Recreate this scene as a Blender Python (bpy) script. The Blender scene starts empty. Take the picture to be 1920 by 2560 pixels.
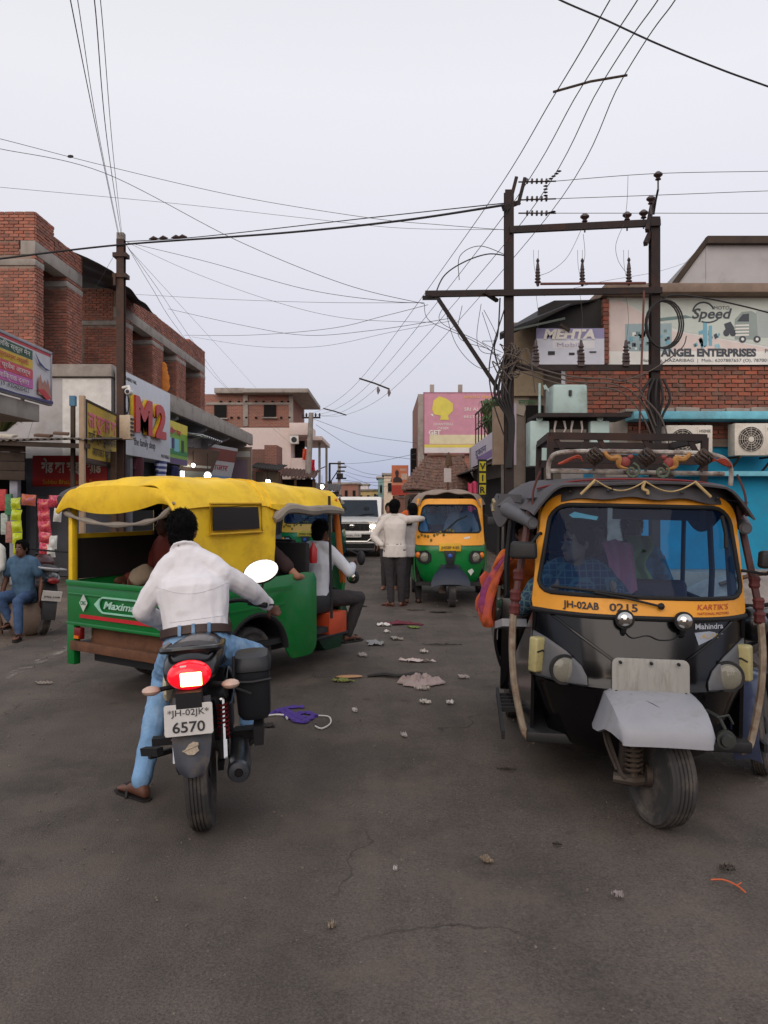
import bpy, bmesh, math, random
import numpy as np
from mathutils import Vector, Matrix, Euler, noise
R = math.radians
random.seed(7)
sc = bpy.context.scene
COL = sc.collection

# ------------------------------------------------------------------ camera
F, VH, CH = 1950.0, 1250.0, 1.68          # focal length in photo pixels, horizon row, camera height
cam = bpy.data.cameras.new('camera'); camo = bpy.data.objects.new('camera', cam); COL.objects.link(camo)
camo.location = (0, 0, CH); camo.rotation_euler = (R(90), 0, 0)
cam.sensor_fit = 'VERTICAL'; cam.sensor_height = 36; cam.lens = F/2560*36
cam.shift_y = -(1280-VH)/2560; cam.clip_start = .05; cam.clip_end = 2000
sc.camera = camo
# ------------------------------------------------------------------ world: clear dusk sky, sun just set behind the camera
SUN_EL, SUN_AZ = 24, 195
w = bpy.data.worlds.new('World'); sc.world = w; w.use_nodes = True
wn = w.node_tree; bg = wn.nodes['Background']
sky = wn.nodes.new('ShaderNodeTexSky'); sky.sky_type = 'NISHITA'; sky.sun_disc = False
sky.sun_elevation = R(2.5); sky.sun_rotation = R(SUN_AZ); sky.dust_density = 2; sky.ozone_density = 2
tc = wn.nodes.new('ShaderNodeTexCoord'); sx = wn.nodes.new('ShaderNodeSeparateXYZ')
rp = wn.nodes.new('ShaderNodeValToRGB'); mx = wn.nodes.new('ShaderNodeMix'); mx.data_type = 'RGBA'; mx.blend_type = 'ADD'
def lin(c):
    return tuple(((x/255)/12.92 if x/255 <= .04045 else ((x/255+.055)/1.055)**2.4) for x in c)
ramp = [(0, (168, 178, 208)), (.05, (182, 190, 215)), (.14, (208, 206, 219)), (.3, (225, 222, 230)), (.46, (235, 233, 238)), (.62, (227, 226, 230)), (1, (210, 213, 222))]
el = rp.color_ramp.elements
while len(el) < len(ramp): el.new(.5)
for e, (p, c) in zip(el, ramp):
    e.position = p; e.color = (*lin(c), 1)
wn.links.new(tc.outputs['Generated'], sx.inputs[0]); wn.links.new(sx.outputs['Z'], rp.inputs[0])
skm = wn.nodes.new('ShaderNodeMix'); skm.data_type = 'RGBA'; skm.blend_type = 'MULTIPLY'; skm.inputs[0].default_value = 1
skm.inputs[7].default_value = (.05, .05, .05, 1)
wn.links.new(sky.outputs[0], skm.inputs[6])
mx.inputs[0].default_value = 1
wn.links.new(rp.outputs[0], mx.inputs[6]); wn.links.new(skm.outputs[2], mx.inputs[7])
wn.links.new(mx.outputs[2], bg.inputs[0]); bg.inputs[1].default_value = 1.0
# ------------------------------------------------------------------ the last soft light from behind the camera
sl = bpy.data.lights.new('sun', 'SUN'); sl.energy = 1.5; sl.angle = R(60); sl.color = (1, .86, .74)
so = bpy.data.objects.new('sun', sl); COL.objects.link(so)
a_ = R(SUN_AZ); so.rotation_euler = Vector((-math.sin(a_)*math.cos(R(SUN_EL)), -math.cos(a_)*math.cos(R(SUN_EL)), -math.sin(R(SUN_EL)))).to_track_quat('-Z', 'Y').to_euler()
so.location = (0, -20, 20)
vs = sc.view_settings; vs.view_transform = 'Standard'; vs.look = 'None'; vs.exposure = 0; vs.gamma = 1; vs.use_curve_mapping = False
sc.cycles.use_denoising = True; sc.cycles.max_bounces = 8; sc.cycles.transparent_max_bounces = 12
sc.cycles.caustics_reflective = False; sc.cycles.caustics_refractive = False

# ------------------------------------------------------------------ helpers
def P(u, v, Y): return Vector(((u-960)/F*Y, Y, CH-(v-VH)/F*Y))
def G(u, v):
    Y = F*CH/(v-VH); return Vector(((u-960)/F*Y, Y, 0))
MATS = {}
def mat(name, col, rough=.7, metal=0, var=.18, vs=5, dirt=None, bump=.0, bs=60, coat=0, emit=0, spec=.5, stretch=None, srgb=True):
    """Principled material: colour broken up by two noises, optional dust/rust layer, fine relief"""
    if name in MATS: return MATS[name]
    m = bpy.data.materials.new(name); MATS[name] = m; m.use_nodes = True
    nt = m.node_tree; N = nt.nodes; L = nt.links; b = N['Principled BSDF']
    c = lin(col) if srgb else col
    t = N.new('ShaderNodeTexCoord'); src = t.outputs['Object']
    if stretch:
        mp = N.new('ShaderNodeMapping'); mp.inputs['Scale'].default_value = stretch; L.new(src, mp.inputs[0]); src = mp.outputs[0]
    def nz(scale, det=4, rough=.6):
        n = N.new('ShaderNodeTexNoise'); n.inputs['Scale'].default_value = scale; n.inputs['Detail'].default_value = det; n.inputs['Roughness'].default_value = rough
        L.new(src, n.inputs['Vector']); return n
    def mixc(fac, a, bb, blend='MIX'):
        x = N.new('ShaderNodeMix'); x.data_type = 'RGBA'; x.blend_type = blend
        for i, s in ((0, fac), (6, a), (7, bb)):
            if hasattr(s, 'node'): L.new(s, x.inputs[i])
            else: x.inputs[i].default_value = s
        return x.outputs[2]
    out = (*c, 1)
    if var:
        n = nz(vs); mr = N.new('ShaderNodeMapRange'); mr.inputs[1].default_value = .3; mr.inputs[2].default_value = .7
        mr.inputs[3].default_value = 1-var; mr.inputs[4].default_value = 1+var*.6; L.new(n.outputs[0], mr.inputs[0])
        cb = N.new('ShaderNodeCombineColor')
        for i in range(3): L.new(mr.outputs[0], cb.inputs[i])
        out = mixc(1.0, (*c, 1), cb.outputs[0], 'MULTIPLY')
    if dirt:
        dc, amt, ds = dirt
        n = nz(ds, 7, .65); mr = N.new('ShaderNodeMapRange'); mr.inputs[1].default_value = .62-.3*amt; mr.inputs[2].default_value = .75-.15*amt
        mr.inputs[3].default_value = 0; mr.inputs[4].default_value = min(1, .35+amt*.6); L.new(n.outputs[0], mr.inputs[0])
        out = mixc(mr.outputs[0], out, (*lin(dc), 1))
        r2 = N.new('ShaderNodeMapRange'); r2.inputs[3].default_value = rough; r2.inputs[4].default_value = .9; L.new(mr.outputs[0], r2.inputs[0]); L.new(r2.outputs[0], b.inputs['Roughness'])
    if hasattr(out, 'node'): L.new(out, b.inputs['Base Color'])
    else: b.inputs['Base Color'].default_value = out
    if not dirt: b.inputs['Roughness'].default_value = rough
    b.inputs['Metallic'].default_value = metal; b.inputs['Specular IOR Level'].default_value = spec
    if coat: b.inputs['Coat Weight'].default_value = coat; b.inputs['Coat Roughness'].default_value = .08
    if emit:
        b.inputs['Emission Color'].default_value = (*c, 1); b.inputs['Emission Strength'].default_value = emit
    if bump:
        n = nz(bs, 6); bp = N.new('ShaderNodeBump'); bp.inputs['Strength'].default_value = min(1, bump); bp.inputs['Distance'].default_value = .01
        L.new(n.outputs[0], bp.inputs['Height']); L.new(bp.outputs[0], b.inputs['Normal'])
    return m
def glassmat(name, tint, refl_rough=.03, opac=0.0, ocol=(60, 70, 80), ior=1.5):
    """thin pane: tinted transparency, fresnel reflection, an even diffuse veil"""
    if name in MATS: return MATS[name]
    m = bpy.data.materials.new(name); MATS[name] = m; m.use_nodes = True
    N = m.node_tree.nodes; L = m.node_tree.links; N.clear()
    o = N.new('ShaderNodeOutputMaterial'); tr = N.new('ShaderNodeBsdfTransparent'); tr.inputs[0].default_value = (*lin(tint), 1)
    gl = N.new('ShaderNodeBsdfGlossy'); gl.inputs['Roughness'].default_value = refl_rough
    df = N.new('ShaderNodeBsdfDiffuse'); df.inputs[0].default_value = (*lin(ocol), 1)
    fr = N.new('ShaderNodeFresnel'); gm = N.new('ShaderNodeNewGeometry'); ir = N.new('ShaderNodeMapRange'); ir.inputs[3].default_value = ior; ir.inputs[4].default_value = 1/ior; L.new(gm.outputs['Backfacing'], ir.inputs[0]); L.new(ir.outputs[0], fr.inputs[0])
    m0 = N.new('ShaderNodeMixShader'); m0.inputs[0].default_value = opac; L.new(tr.outputs[0], m0.inputs[1]); L.new(df.outputs[0], m0.inputs[2])
    m1 = N.new('ShaderNodeMixShader'); L.new(fr.outputs[0], m1.inputs[0]); L.new(m0.outputs[0], m1.inputs[1]); L.new(gl.outputs[0], m1.inputs[2])
    L.new(m1.outputs[0], o.inputs[0]); return m

class MB:
    def __init__(s): s.v = []; s.f = []; s.m = []; s.cur = 0; s.X = None; s.grp = None
    def at(s, M): s.X = M; return s
    def add(s, vs, fs):
        o = len(s.v)
        s.v += [tuple(s.X @ Vector(p)) if s.X is not None else tuple(p) for p in vs]
        s.f += [tuple(i+o for i in f) for f in fs]; s.m += [s.cur]*len(fs)
        if s.grp is not None: s.grp.append((o, len(s.v), len(s.f)-len(fs), len(s.f)))
        return s
    def box(s, c, d, rot=None, top=None):
        """box by centre and full size; rot Euler tuple or Matrix; top=(sx,sy) scales the top face"""
        x, y, z = d[0]/2, d[1]/2, d[2]/2; tx, ty = top or (1, 1)
        p = [(-x, -y, -z), (x, -y, -z), (x, y, -z), (-x, y, -z), (-x*tx, -y*ty, z), (x*tx, -y*ty, z), (x*tx, y*ty, z), (-x*tx, y*ty, z)]
        M = Matrix.Identity(3)
        if rot is not None: M = rot if isinstance(rot, Matrix) else Euler(rot).to_matrix()
        c = Vector(c)
        return s.add([c + M @ Vector(q) for q in p], [(0, 3, 2, 1), (4, 5, 6, 7), (0, 1, 5, 4), (1, 2, 6, 5), (2, 3, 7, 6), (3, 0, 4, 7)])
    def bar(s, a, b, w, h=None, up=(0, 0, 1)):
        """rectangular bar from a to b"""
        a, b = Vector(a), Vector(b); d = (b-a); l = d.length; d.normalize(); up = Vector(up)
        if abs(d.dot(up)) > .98: up = Vector((0, 1, 0))
        x = d.cross(up).normalized(); y = x.cross(d)
        M = Matrix((x, d, y)).transposed()
        return s.box((a+b)/2, (w, l, h or w), M)
    def tube(s, pts, r, n=8, closed=False, flat=1.0):
        pts = [Vector(p) for p in pts]; k = len(pts)
        rs = r if isinstance(r, (list, tuple)) else [r]*k
        rings = []; up = None
        for i, p in enumerate(pts):
            if closed: d = pts[(i+1) % k]-pts[i-1]
            else: d = pts[min(i+1, k-1)]-pts[max(i-1, 0)]
            if d.length < 1e-9: d = Vector((0, 0, 1))
            d.normalize()
            if up is None:
                up = Vector((0, 0, 1)) if abs(d.z) < .9 else Vector((0, 1, 0))
            x = d.cross(up)
            if x.length < 1e-6: x = d.orthogonal()
            x.normalize(); up = x.cross(d).normalized()
            rings.append([p + (x*math.cos(2*math.pi*j/n)+up*flat*math.sin(2*math.pi*j/n))*rs[i] for j in range(n)])
        return s.loft(rings, cap=not closed, wrap=closed)
    def loft(s, rings, cap=True, wrap=False, open_=False):
        n = len(rings[0]); k = len(rings); vs = [p for r in rings for p in r]; fs = []
        for i in range(k if wrap else k-1):
            a, b = i*n, ((i+1) % k)*n
            for j in range(n-1 if open_ else n):
                j2 = (j+1) % n; fs.append((a+j, a+j2, b+j2, b+j))
        if cap and not wrap:
            fs.append(tuple(reversed(range(n)))); fs.append(tuple((k-1)*n+j for j in range(n)))
        return s.add(vs, fs)
    def lathe(s, prof, o=(0, 0, 0), axis='z', n=20, arc=None):
        """prof: list of (radius, height)"""
        rings = []
        for r, h in prof:
            ring = []
            for j in range(n):
                a = 2*math.pi*j/n; c, q = r*math.cos(a), r*math.sin(a)
                ring.append(Vector(o)+Vector({'z': (c, q, h), 'x': (h, c, q), 'y': (q, h, c)}[axis]))
            rings.append(ring)
        return s.loft(rings)
    def prism(s, poly, t, M=None):
        """poly: list of (x,y) outline, extruded t along local z (centred)"""
        n = len(poly); M = M or Matrix.Identity(4)
        vs = [M @ Vector((x, y, -t/2)) for x, y in poly] + [M @ Vector((x, y, t/2)) for x, y in poly]
        fs = [tuple(reversed(range(n))), tuple(range(n, 2*n))] + [(i, (i+1) % n, n+(i+1) % n, n+i) for i in range(n)]
        return s.add(vs, fs)
    def grid(s, fn, nu, nv):
        vs = [fn(i/(nu-1), j/(nv-1)) for j in range(nv) for i in range(nu)]
        fs = [(j*nu+i, j*nu+i+1, (j+1)*nu+i+1, (j+1)*nu+i) for j in range(nv-1) for i in range(nu-1)]
        return s.add(vs, fs)
    def ell(s, c, r, n=12, rot=None):
        M = Matrix.Identity(3) if rot is None else (rot if isinstance(rot, Matrix) else Euler(rot).to_matrix())
        rings = []; k = max(5, n//2+1); c = Vector(c)
        for i in range(k):
            th = math.pi*(i+.02)/(k-1+.04); rr = math.sin(th)
            rings.append([c + M @ Vector((r[0]*rr*math.cos(2*math.pi*j/n), r[1]*rr*math.sin(2*math.pi*j/n), -r[2]*math.cos(th))) for j in range(n)])
        return s.loft(rings)
    def mesh(s, name):
        me = bpy.data.meshes.new(name); me.from_pydata(s.v, [], s.f); me.validate()
        return me
    def build(s, name, m=None, parent=None, bevel=0, smooth=35, solid=0, sub=0, seg=2, loc=None, rot=None):
        me = bpy.data.meshes.new(name); me.from_pydata(s.v, [], s.f)
        ms = m if isinstance(m, (list, tuple)) else [m]
        for x in ms: me.materials.append(x)
        if len(ms) > 1: me.polygons.foreach_set('material_index', s.m)
        bm = bmesh.new(); bm.from_mesh(me)
        bmesh.ops.remove_doubles(bm, verts=bm.verts, dist=1e-5)
        bmesh.ops.recalc_face_normals(bm, faces=bm.faces)
        if solid: bmesh.ops.solidify(bm, geom=bm.faces, thickness=solid)
        if bevel:
            es = [e for e in bm.edges if len(e.link_faces) == 2 and e.calc_face_angle(0) > R(30)]
            bmesh.ops.bevel(bm, geom=es, offset=bevel, segments=seg, affect='EDGES', profile=.5, clamp_overlap=True)
        for _ in range(sub): bmesh.ops.subdivide_edges(bm, edges=bm.edges, cuts=1, use_grid_fill=True, smooth=1)
        bm.to_mesh(me); bm.free()
        if smooth:
            me.polygons.foreach_set('use_smooth', [True]*len(me.polygons)); me.set_sharp_from_angle(angle=R(smooth))
        o = bpy.data.objects.new(name, me); COL.objects.link(o); par(o, parent)
        if loc is not None: o.location = loc
        if rot is not None: o.rotation_euler = rot
        return o
def tag(o, label, cat=None, group=None, kind=None):
    o['label'] = label
    if cat: o['category'] = cat
    if group: o['group'] = group
    if kind: o['kind'] = kind
    return o
def thing(name, label, cat, loc=(0, 0, 0), rot=(0, 0, 0), group=None):
    o = bpy.data.objects.new(name, None); COL.objects.link(o); o.empty_display_size = .1
    o.location = loc; o.rotation_euler = rot if not isinstance(rot, (int, float)) else (0, 0, rot)
    return tag(o, label, cat, group)
WROOT = {}
def thingw(name, label, cat, base, group=None):
    """a thing whose parts are written in world coordinates; its Empty stands at base"""
    o = thing(name, label, cat, base, group=group); WROOT[o.name] = Vector(base); return o
def par(o, p):
    o.parent = p
    if p is not None and p.name in WROOT: o.matrix_parent_inverse = Matrix.Translation(-WROOT[p.name])
def part(name, m, parent, fn, **k):
    b = MB(); fn(b); return b.build(name, m, parent, **k)
def parts(name, m, parent, fn, **k):
    """like part, but every shape that fn adds becomes a part of its own"""
    b = MB(); b.grp = []; fn(b); out = []
    for v0, v1, f0, f1 in b.grp:
        q = MB(); q.v = b.v[v0:v1]; q.f = [tuple(i-v0 for i in f) for f in b.f[f0:f1]]; q.m = [0]*len(q.f); out.append(q.build(name, m, parent, **k))
    return out
def bake(ob, name=None):
    """turn an object with modifiers or a text into a plain mesh object"""
    dg = bpy.context.evaluated_depsgraph_get(); dg.update()
    me = bpy.data.meshes.new_from_object(ob.evaluated_get(dg)); return me
def sheet_M(o, x, y):
    """matrix of a plane: origin, x direction, y direction"""
    x = Vector(x).normalized(); y = Vector(y).normalized(); z = x.cross(y).normalized(); y = z.cross(x)
    M = Matrix((x, y, z)).transposed().to_4x4(); M.translation = Vector(o); return M
def text(s, M, size, m, parent, w=None, bold=.0, ext=.002, align='LEFT', name='lettering', shear=0, sp=1.0):
    """flat lettering standing on the plane M (x along, y up, z outward); w fits its width"""
    cu = bpy.data.curves.new(name, 'FONT'); cu.body = s; cu.size = size; cu.extrude = ext; cu.offset = bold; cu.shear = shear; cu.resolution_u = 3; cu.space_character = sp
    t = bpy.data.objects.new(name, cu); COL.objects.link(t)
    me = bake(t); bpy.data.objects.remove(t); bpy.data.curves.remove(cu)
    if not len(me.vertices): return None
    xs = [v.co.x for v in me.vertices]; x0, x1 = min(xs), max(xs); k = (w/(x1-x0)) if w else 1
    dx = {'LEFT': 0, 'CENTER': (x1-x0)*k/2, 'RIGHT': (x1-x0)*k}[align]
    for v in me.vertices: v.co = Vector(((v.co.x-x0)*k-dx, v.co.y, v.co.z))
    me.transform(M); me.materials.clear(); me.materials.append(m)
    o = bpy.data.objects.new(name, me); COL.objects.link(o); par(o, parent); return o
def cr(pts, k=8, closed=False):
    """Catmull-Rom through points"""
    pts = [Vector(p) for p in pts]; n = len(pts); out = []
    for i in range(n if closed else n-1):
        g = (lambda j: pts[j % n]) if closed else (lambda j: pts[max(0, min(n-1, j))])
        p0, p1, p2, p3 = g(i-1), g(i), g(i+1), g(i+2)
        for q in range(k):
            t = q/k; out.append(.5*((2*p1)+(p2-p0)*t+(2*p0-5*p1+4*p2-p3)*t*t+(3*p1-p0-3*p2+p3)*t**3))
    if not closed: out.append(pts[-1])
    return out
def rrect(w, h, r, n=5, cx=0, cy=0):
    o = []
    for sx_, sy_, a0 in ((1, -1, -90), (1, 1, 0), (-1, 1, 90), (-1, -1, 180)):
        for i in range(n+1):
            a = R(a0+90*i/n); o.append((cx+sx_*(w/2-r)+r*math.cos(a), cy+sy_*(h/2-r)+r*math.sin(a)))
    return o
def rvec(a): return Vector((random.uniform(-a, a), random.uniform(-a, a), random.uniform(-a, a)))
def wheel(parent, c, rad, wid, axis='x', yaw=0, hub=None, spokes=False, name='wheel'):
    """tyre with tread grooves, rim and hub; axis along local x, turned by yaw about z"""
    e = bpy.data.objects.new(name, None); COL.objects.link(e); e.parent = parent; e.location = c; e.rotation_euler = (0, 0, yaw)
    hw = wid/2; t = rad*.26
    pr = [(rad-t, -hw*.75), (rad-t*.6, -hw), (rad-t*.25, -hw*.98), (rad-.012, -hw*.8)]
    for k in range(5):
        x = hw*(-.62+.31*k); pr += [(rad-.002*abs(k-2), x-hw*.11), (rad-.002*abs(k-2), x+hw*.08)]
        if k < 4: pr += [(rad-.009, x+hw*.1), (rad-.009, x+hw*.18)]
    pr += [(rad-.012, hw*.8), (rad-t*.25, hw*.98), (rad-t*.6, hw), (rad-t, hw*.75)]
    b = MB().lathe(pr, axis='x', n=40); b.build('tyre', mat('tyre_rubber', (62, 60, 60), .85, dirt=((120, 110, 100), .45, 7), bump=.3, bs=90), e, smooth=25)
    b = MB(); ri = rad-t
    if spokes:
        b.lathe([(ri+.004, -hw*.6), (ri-.02, -hw*.5), (ri-.026, 0), (ri-.02, hw*.5), (ri+.004, hw*.6), (ri+.004, hw*.55), (ri-.012, 0), (ri+.004, -hw*.55)], axis='x', n=32)
        for k in range(6):
            a = k*math.pi/3; b.bar((0, .03*math.cos(a), .03*math.sin(a)), (0, (ri-.01)*math.cos(a), (ri-.01)*math.sin(a)), .03, .016, up=(1, 0, 0))
        b.lathe([(.001, -hw*.9), (.05, -hw*.9), (.05, hw*.9), (.001, hw*.9)], axis='x', n=20)
    else:
        b.lathe([(ri+.004, -hw*.72), (ri-.015, -hw*.7), (ri-.03, -hw*.3), (ri*.5, -hw*.25), (ri*.45, -hw*.5), (.001, -hw*.5), (.001, hw*.5), (ri*.45, hw*.5), (ri*.5, hw*.25), (ri-.03, hw*.3), (ri-.015, hw*.7), (ri+.004, hw*.72)], axis='x', n=28)
        for sx_ in (-1, 1):
            for k in range(5):
                a = k*2*math.pi/5; b.lathe([(.012, 0), (.012, sx_*.02), (.001, sx_*.022)], (sx_*hw*.3, ri*.68*math.cos(a), ri*.68*math.sin(a)), 'x', 6)
    b.build('rim', hub or mat('rim_steel', (70, 68, 66), .6, .6, dirt=((90, 75, 60), .5, 9)), e)
    return e
# ------------------------------------------------------------------ ground, road
def roadmat(name, c1, c2, dust, dust_amt, agg=1.0):
    m = bpy.data.materials.new(name); m.use_nodes = True; N = m.node_tree.nodes; L = m.node_tree.links; b = N['Principled BSDF']
    t = N.new('ShaderNodeTexCoord')
    def nz(s, d=5, r=.6):
        n = N.new('ShaderNodeTexNoise'); n.inputs['Scale'].default_value = s; n.inputs['Detail'].default_value = d; n.inputs['Roughness'].default_value = r; L.new(t.outputs['Object'], n.inputs[0]); return n
    def mr(src, a, bb, c=0, d=1):
        x = N.new('ShaderNodeMapRange'); L.new(src, x.inputs[0])
        for i, q in enumerate((a, bb, c, d)): x.inputs[i+1].default_value = q
        return x.outputs[0]
    def mix(f, a, bb, bl='MIX'):
        x = N.new('ShaderNodeMix'); x.data_type = 'RGBA'; x.blend_type = bl
        for i, q in ((0, f), (6, a), (7, bb)):
            if hasattr(q, 'node'): L.new(q, x.inputs[i])
            else: x.inputs[i].default_value = q
        return x.outputs[2]
    v = N.new('ShaderNodeTexVoronoi'); v.inputs['Scale'].default_value = 130; L.new(t.outputs['Object'], v.inputs[0])
    base = mix(mr(nz(1.1).outputs[0], .35, .65), (*lin(c1), 1), (*lin(c2), 1))
    speck = mr(nz(95, 3).outputs[0], .3, .72, .62, 1.45)
    cb = N.new('ShaderNodeCombineColor')
    for i in range(3): L.new(speck, cb.inputs[i])
    base = mix(1.0, base, cb.outputs[0], 'MULTIPLY')
    base = mix(mr(nz(1.7, 8, .7).outputs[0], .5, .68, 0, dust_amt), base, (*lin(dust), 1))
    dk = mr(nz(.8, 7, .7).outputs[0], .56, .66, 0, .35); base = mix(dk, base, (*lin((46, 42, 40)), 1))
    stone = mr(v.outputs['Color'], .93, .97, 0, .5*agg); base = mix(stone, base, (*lin((150, 140, 130)), 1))
    mp = N.new('ShaderNodeMapping'); mp.inputs['Scale'].default_value = (2.2, .12, 1); L.new(t.outputs['Object'], mp.inputs[0])
    tk = N.new('ShaderNodeTexNoise'); tk.inputs['Scale'].default_value = 1.0; tk.inputs['Detail'].default_value = 5; L.new(mp.outputs[0], tk.inputs[0])
    base = mix(mr(tk.outputs[0], .5, .72, 0, .4), base, (*lin((62, 57, 53)), 1)); base = mix(mr(tk.outputs[0], .46, .3, 0, .35), base, (*lin((118, 107, 96)), 1))
    vo = N.new('ShaderNodeTexVoronoi'); vo.feature = 'DISTANCE_TO_EDGE'; vo.inputs['Scale'].default_value = .55
    dn = N.new('ShaderNodeTexNoise'); dn.inputs['Scale'].default_value = 2.2; dn.inputs['Detail'].default_value = 7; L.new(t.outputs['Object'], dn.inputs[0]); av = N.new('ShaderNodeMix'); av.data_type = 'RGBA'; av.blend_type = 'ADD'; av.inputs[0].default_value = .5; L.new(t.outputs['Object'], av.inputs[6]); L.new(dn.outputs['Color'], av.inputs[7]); L.new(av.outputs[2], vo.inputs[0])
    ck = N.new('ShaderNodeMath'); ck.operation = 'MULTIPLY'; L.new(mr(vo.outputs['Distance'], .0, .006, .75, 0), ck.inputs[0]); L.new(mr(nz(.5, 3).outputs[0], .5, .6), ck.inputs[1])
    base = mix(ck.outputs[0], base, (*lin((40, 36, 34)), 1))
    ob_ = mr(nz(2.4, 2).outputs[0], .69, .76, 0, .55); base = mix(ob_, base, (*lin((44, 40, 38)), 1))
    L.new(base, b.inputs['Base Color']); b.inputs['Roughness'].default_value = .88; b.inputs['Specular IOR Level'].default_value = .35
    bp = N.new('ShaderNodeBump'); bp.inputs['Strength'].default_value = .55; bp.inputs['Distance'].default_value = .004
    ad = N.new('ShaderNodeMath'); ad.operation = 'ADD'; L.new(mr(v.outputs['Distance'], 0, .6, 1, 0), ad.inputs[0]); L.new(nz(40, 6).outputs[0], ad.inputs[1])
    L.new(ad.outputs[0], bp.inputs['Height']); L.new(bp.outputs[0], b.inputs['Normal']); return m
M_road = roadmat('asphalt', (78, 71, 66), (98, 89, 82), (114, 101, 89), .5)
M_dirt = roadmat('roadside_dirt', (98, 87, 78), (112, 99, 88), (136, 120, 105), .7, .6)
g = MB().box((0, 300, -.5), (1600, 1400, .96)).build('ground', M_dirt, smooth=0); tag(g, 'dusty brown earth beyond the road edges', kind='structure')
# asphalt sheet with ragged edges
def edge(x0, sgn, y): return x0 + sgn*(.18*noise.noise(Vector((y*.6, x0, 0)))+.09*noise.noise(Vector((y*2.3, x0, 3))))
b = MB(); ys = [-8+i*.35 for i in range(200)] + [62+i*8 for i in range(14)]
def sidex(y, s):
    bend = -.0016*max(0, y-26)**2*.45 if y < 90 else -.0016*64**2*.45-(y-90)*.09
    return (edge(-4.35, 1, y) if s < 0 else edge(2.75, 1, y)) + bend
rings = [[Vector((sidex(y, -1), y, -.016)), Vector((sidex(y, -1)+.03, y, 0)), Vector((-1.5+sidex(y, -1)*.3+.9, y, .012)), Vector((sidex(y, 1)-.03, y, 0)), Vector((sidex(y, 1), y, -.016))] for y in ys]
b.loft(rings, cap=False, open_=True); r_ = b.build('road', M_road, smooth=60); tag(r_, 'worn grey brown asphalt street running away to the bazaar', kind='structure')
# faded edge lines
mp = bpy.data.materials.new('worn_line_paint'); mp.use_nodes = True; N = mp.node_tree.nodes; L = mp.node_tree.links
bs_ = N['Principled BSDF']; bs_.inputs['Base Color'].default_value = (*lin((170, 162, 152)), 1); bs_.inputs['Roughness'].default_value = .9
tr_ = N.new('ShaderNodeBsdfTransparent'); ms_ = N.new('ShaderNodeMixShader'); n_ = N.new('ShaderNodeTexNoise'); n_.inputs['Scale'].default_value = 5; n_.inputs['Detail'].default_value = 9; n_.inputs['Roughness'].default_value = .75
t_ = N.new('ShaderNodeTexCoord'); L.new(t_.outputs['Object'], n_.inputs[0]); q_ = N.new('ShaderNodeMapRange'); q_.inputs[1].default_value = .5; q_.inputs[2].default_value = .64; q_.inputs[4].default_value = .5
L.new(n_.outputs[0], q_.inputs[0]); L.new(q_.outputs[0], ms_.inputs[0]); L.new(tr_.outputs[0], ms_.inputs[1]); L.new(bs_.outputs[0], ms_.inputs[2]); L.new(ms_.outputs[0], N['Material Output'].inputs[0])
for x0, nm, lb in ((-3.56, 'road_line_left', 'faded white edge line along the left side of the street'), (2.2, 'road_line_right', 'faded white edge line beside the black three-wheeler')):
    b = MB(); b.grid(lambda i, j: Vector((x0+(i-.5)*.13, 2+j*26, .014+.002*i if x0 < 0 else .0165)), 2, 40); tag(b.build(nm, mp, smooth=0), lb, kind='structure')

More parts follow.
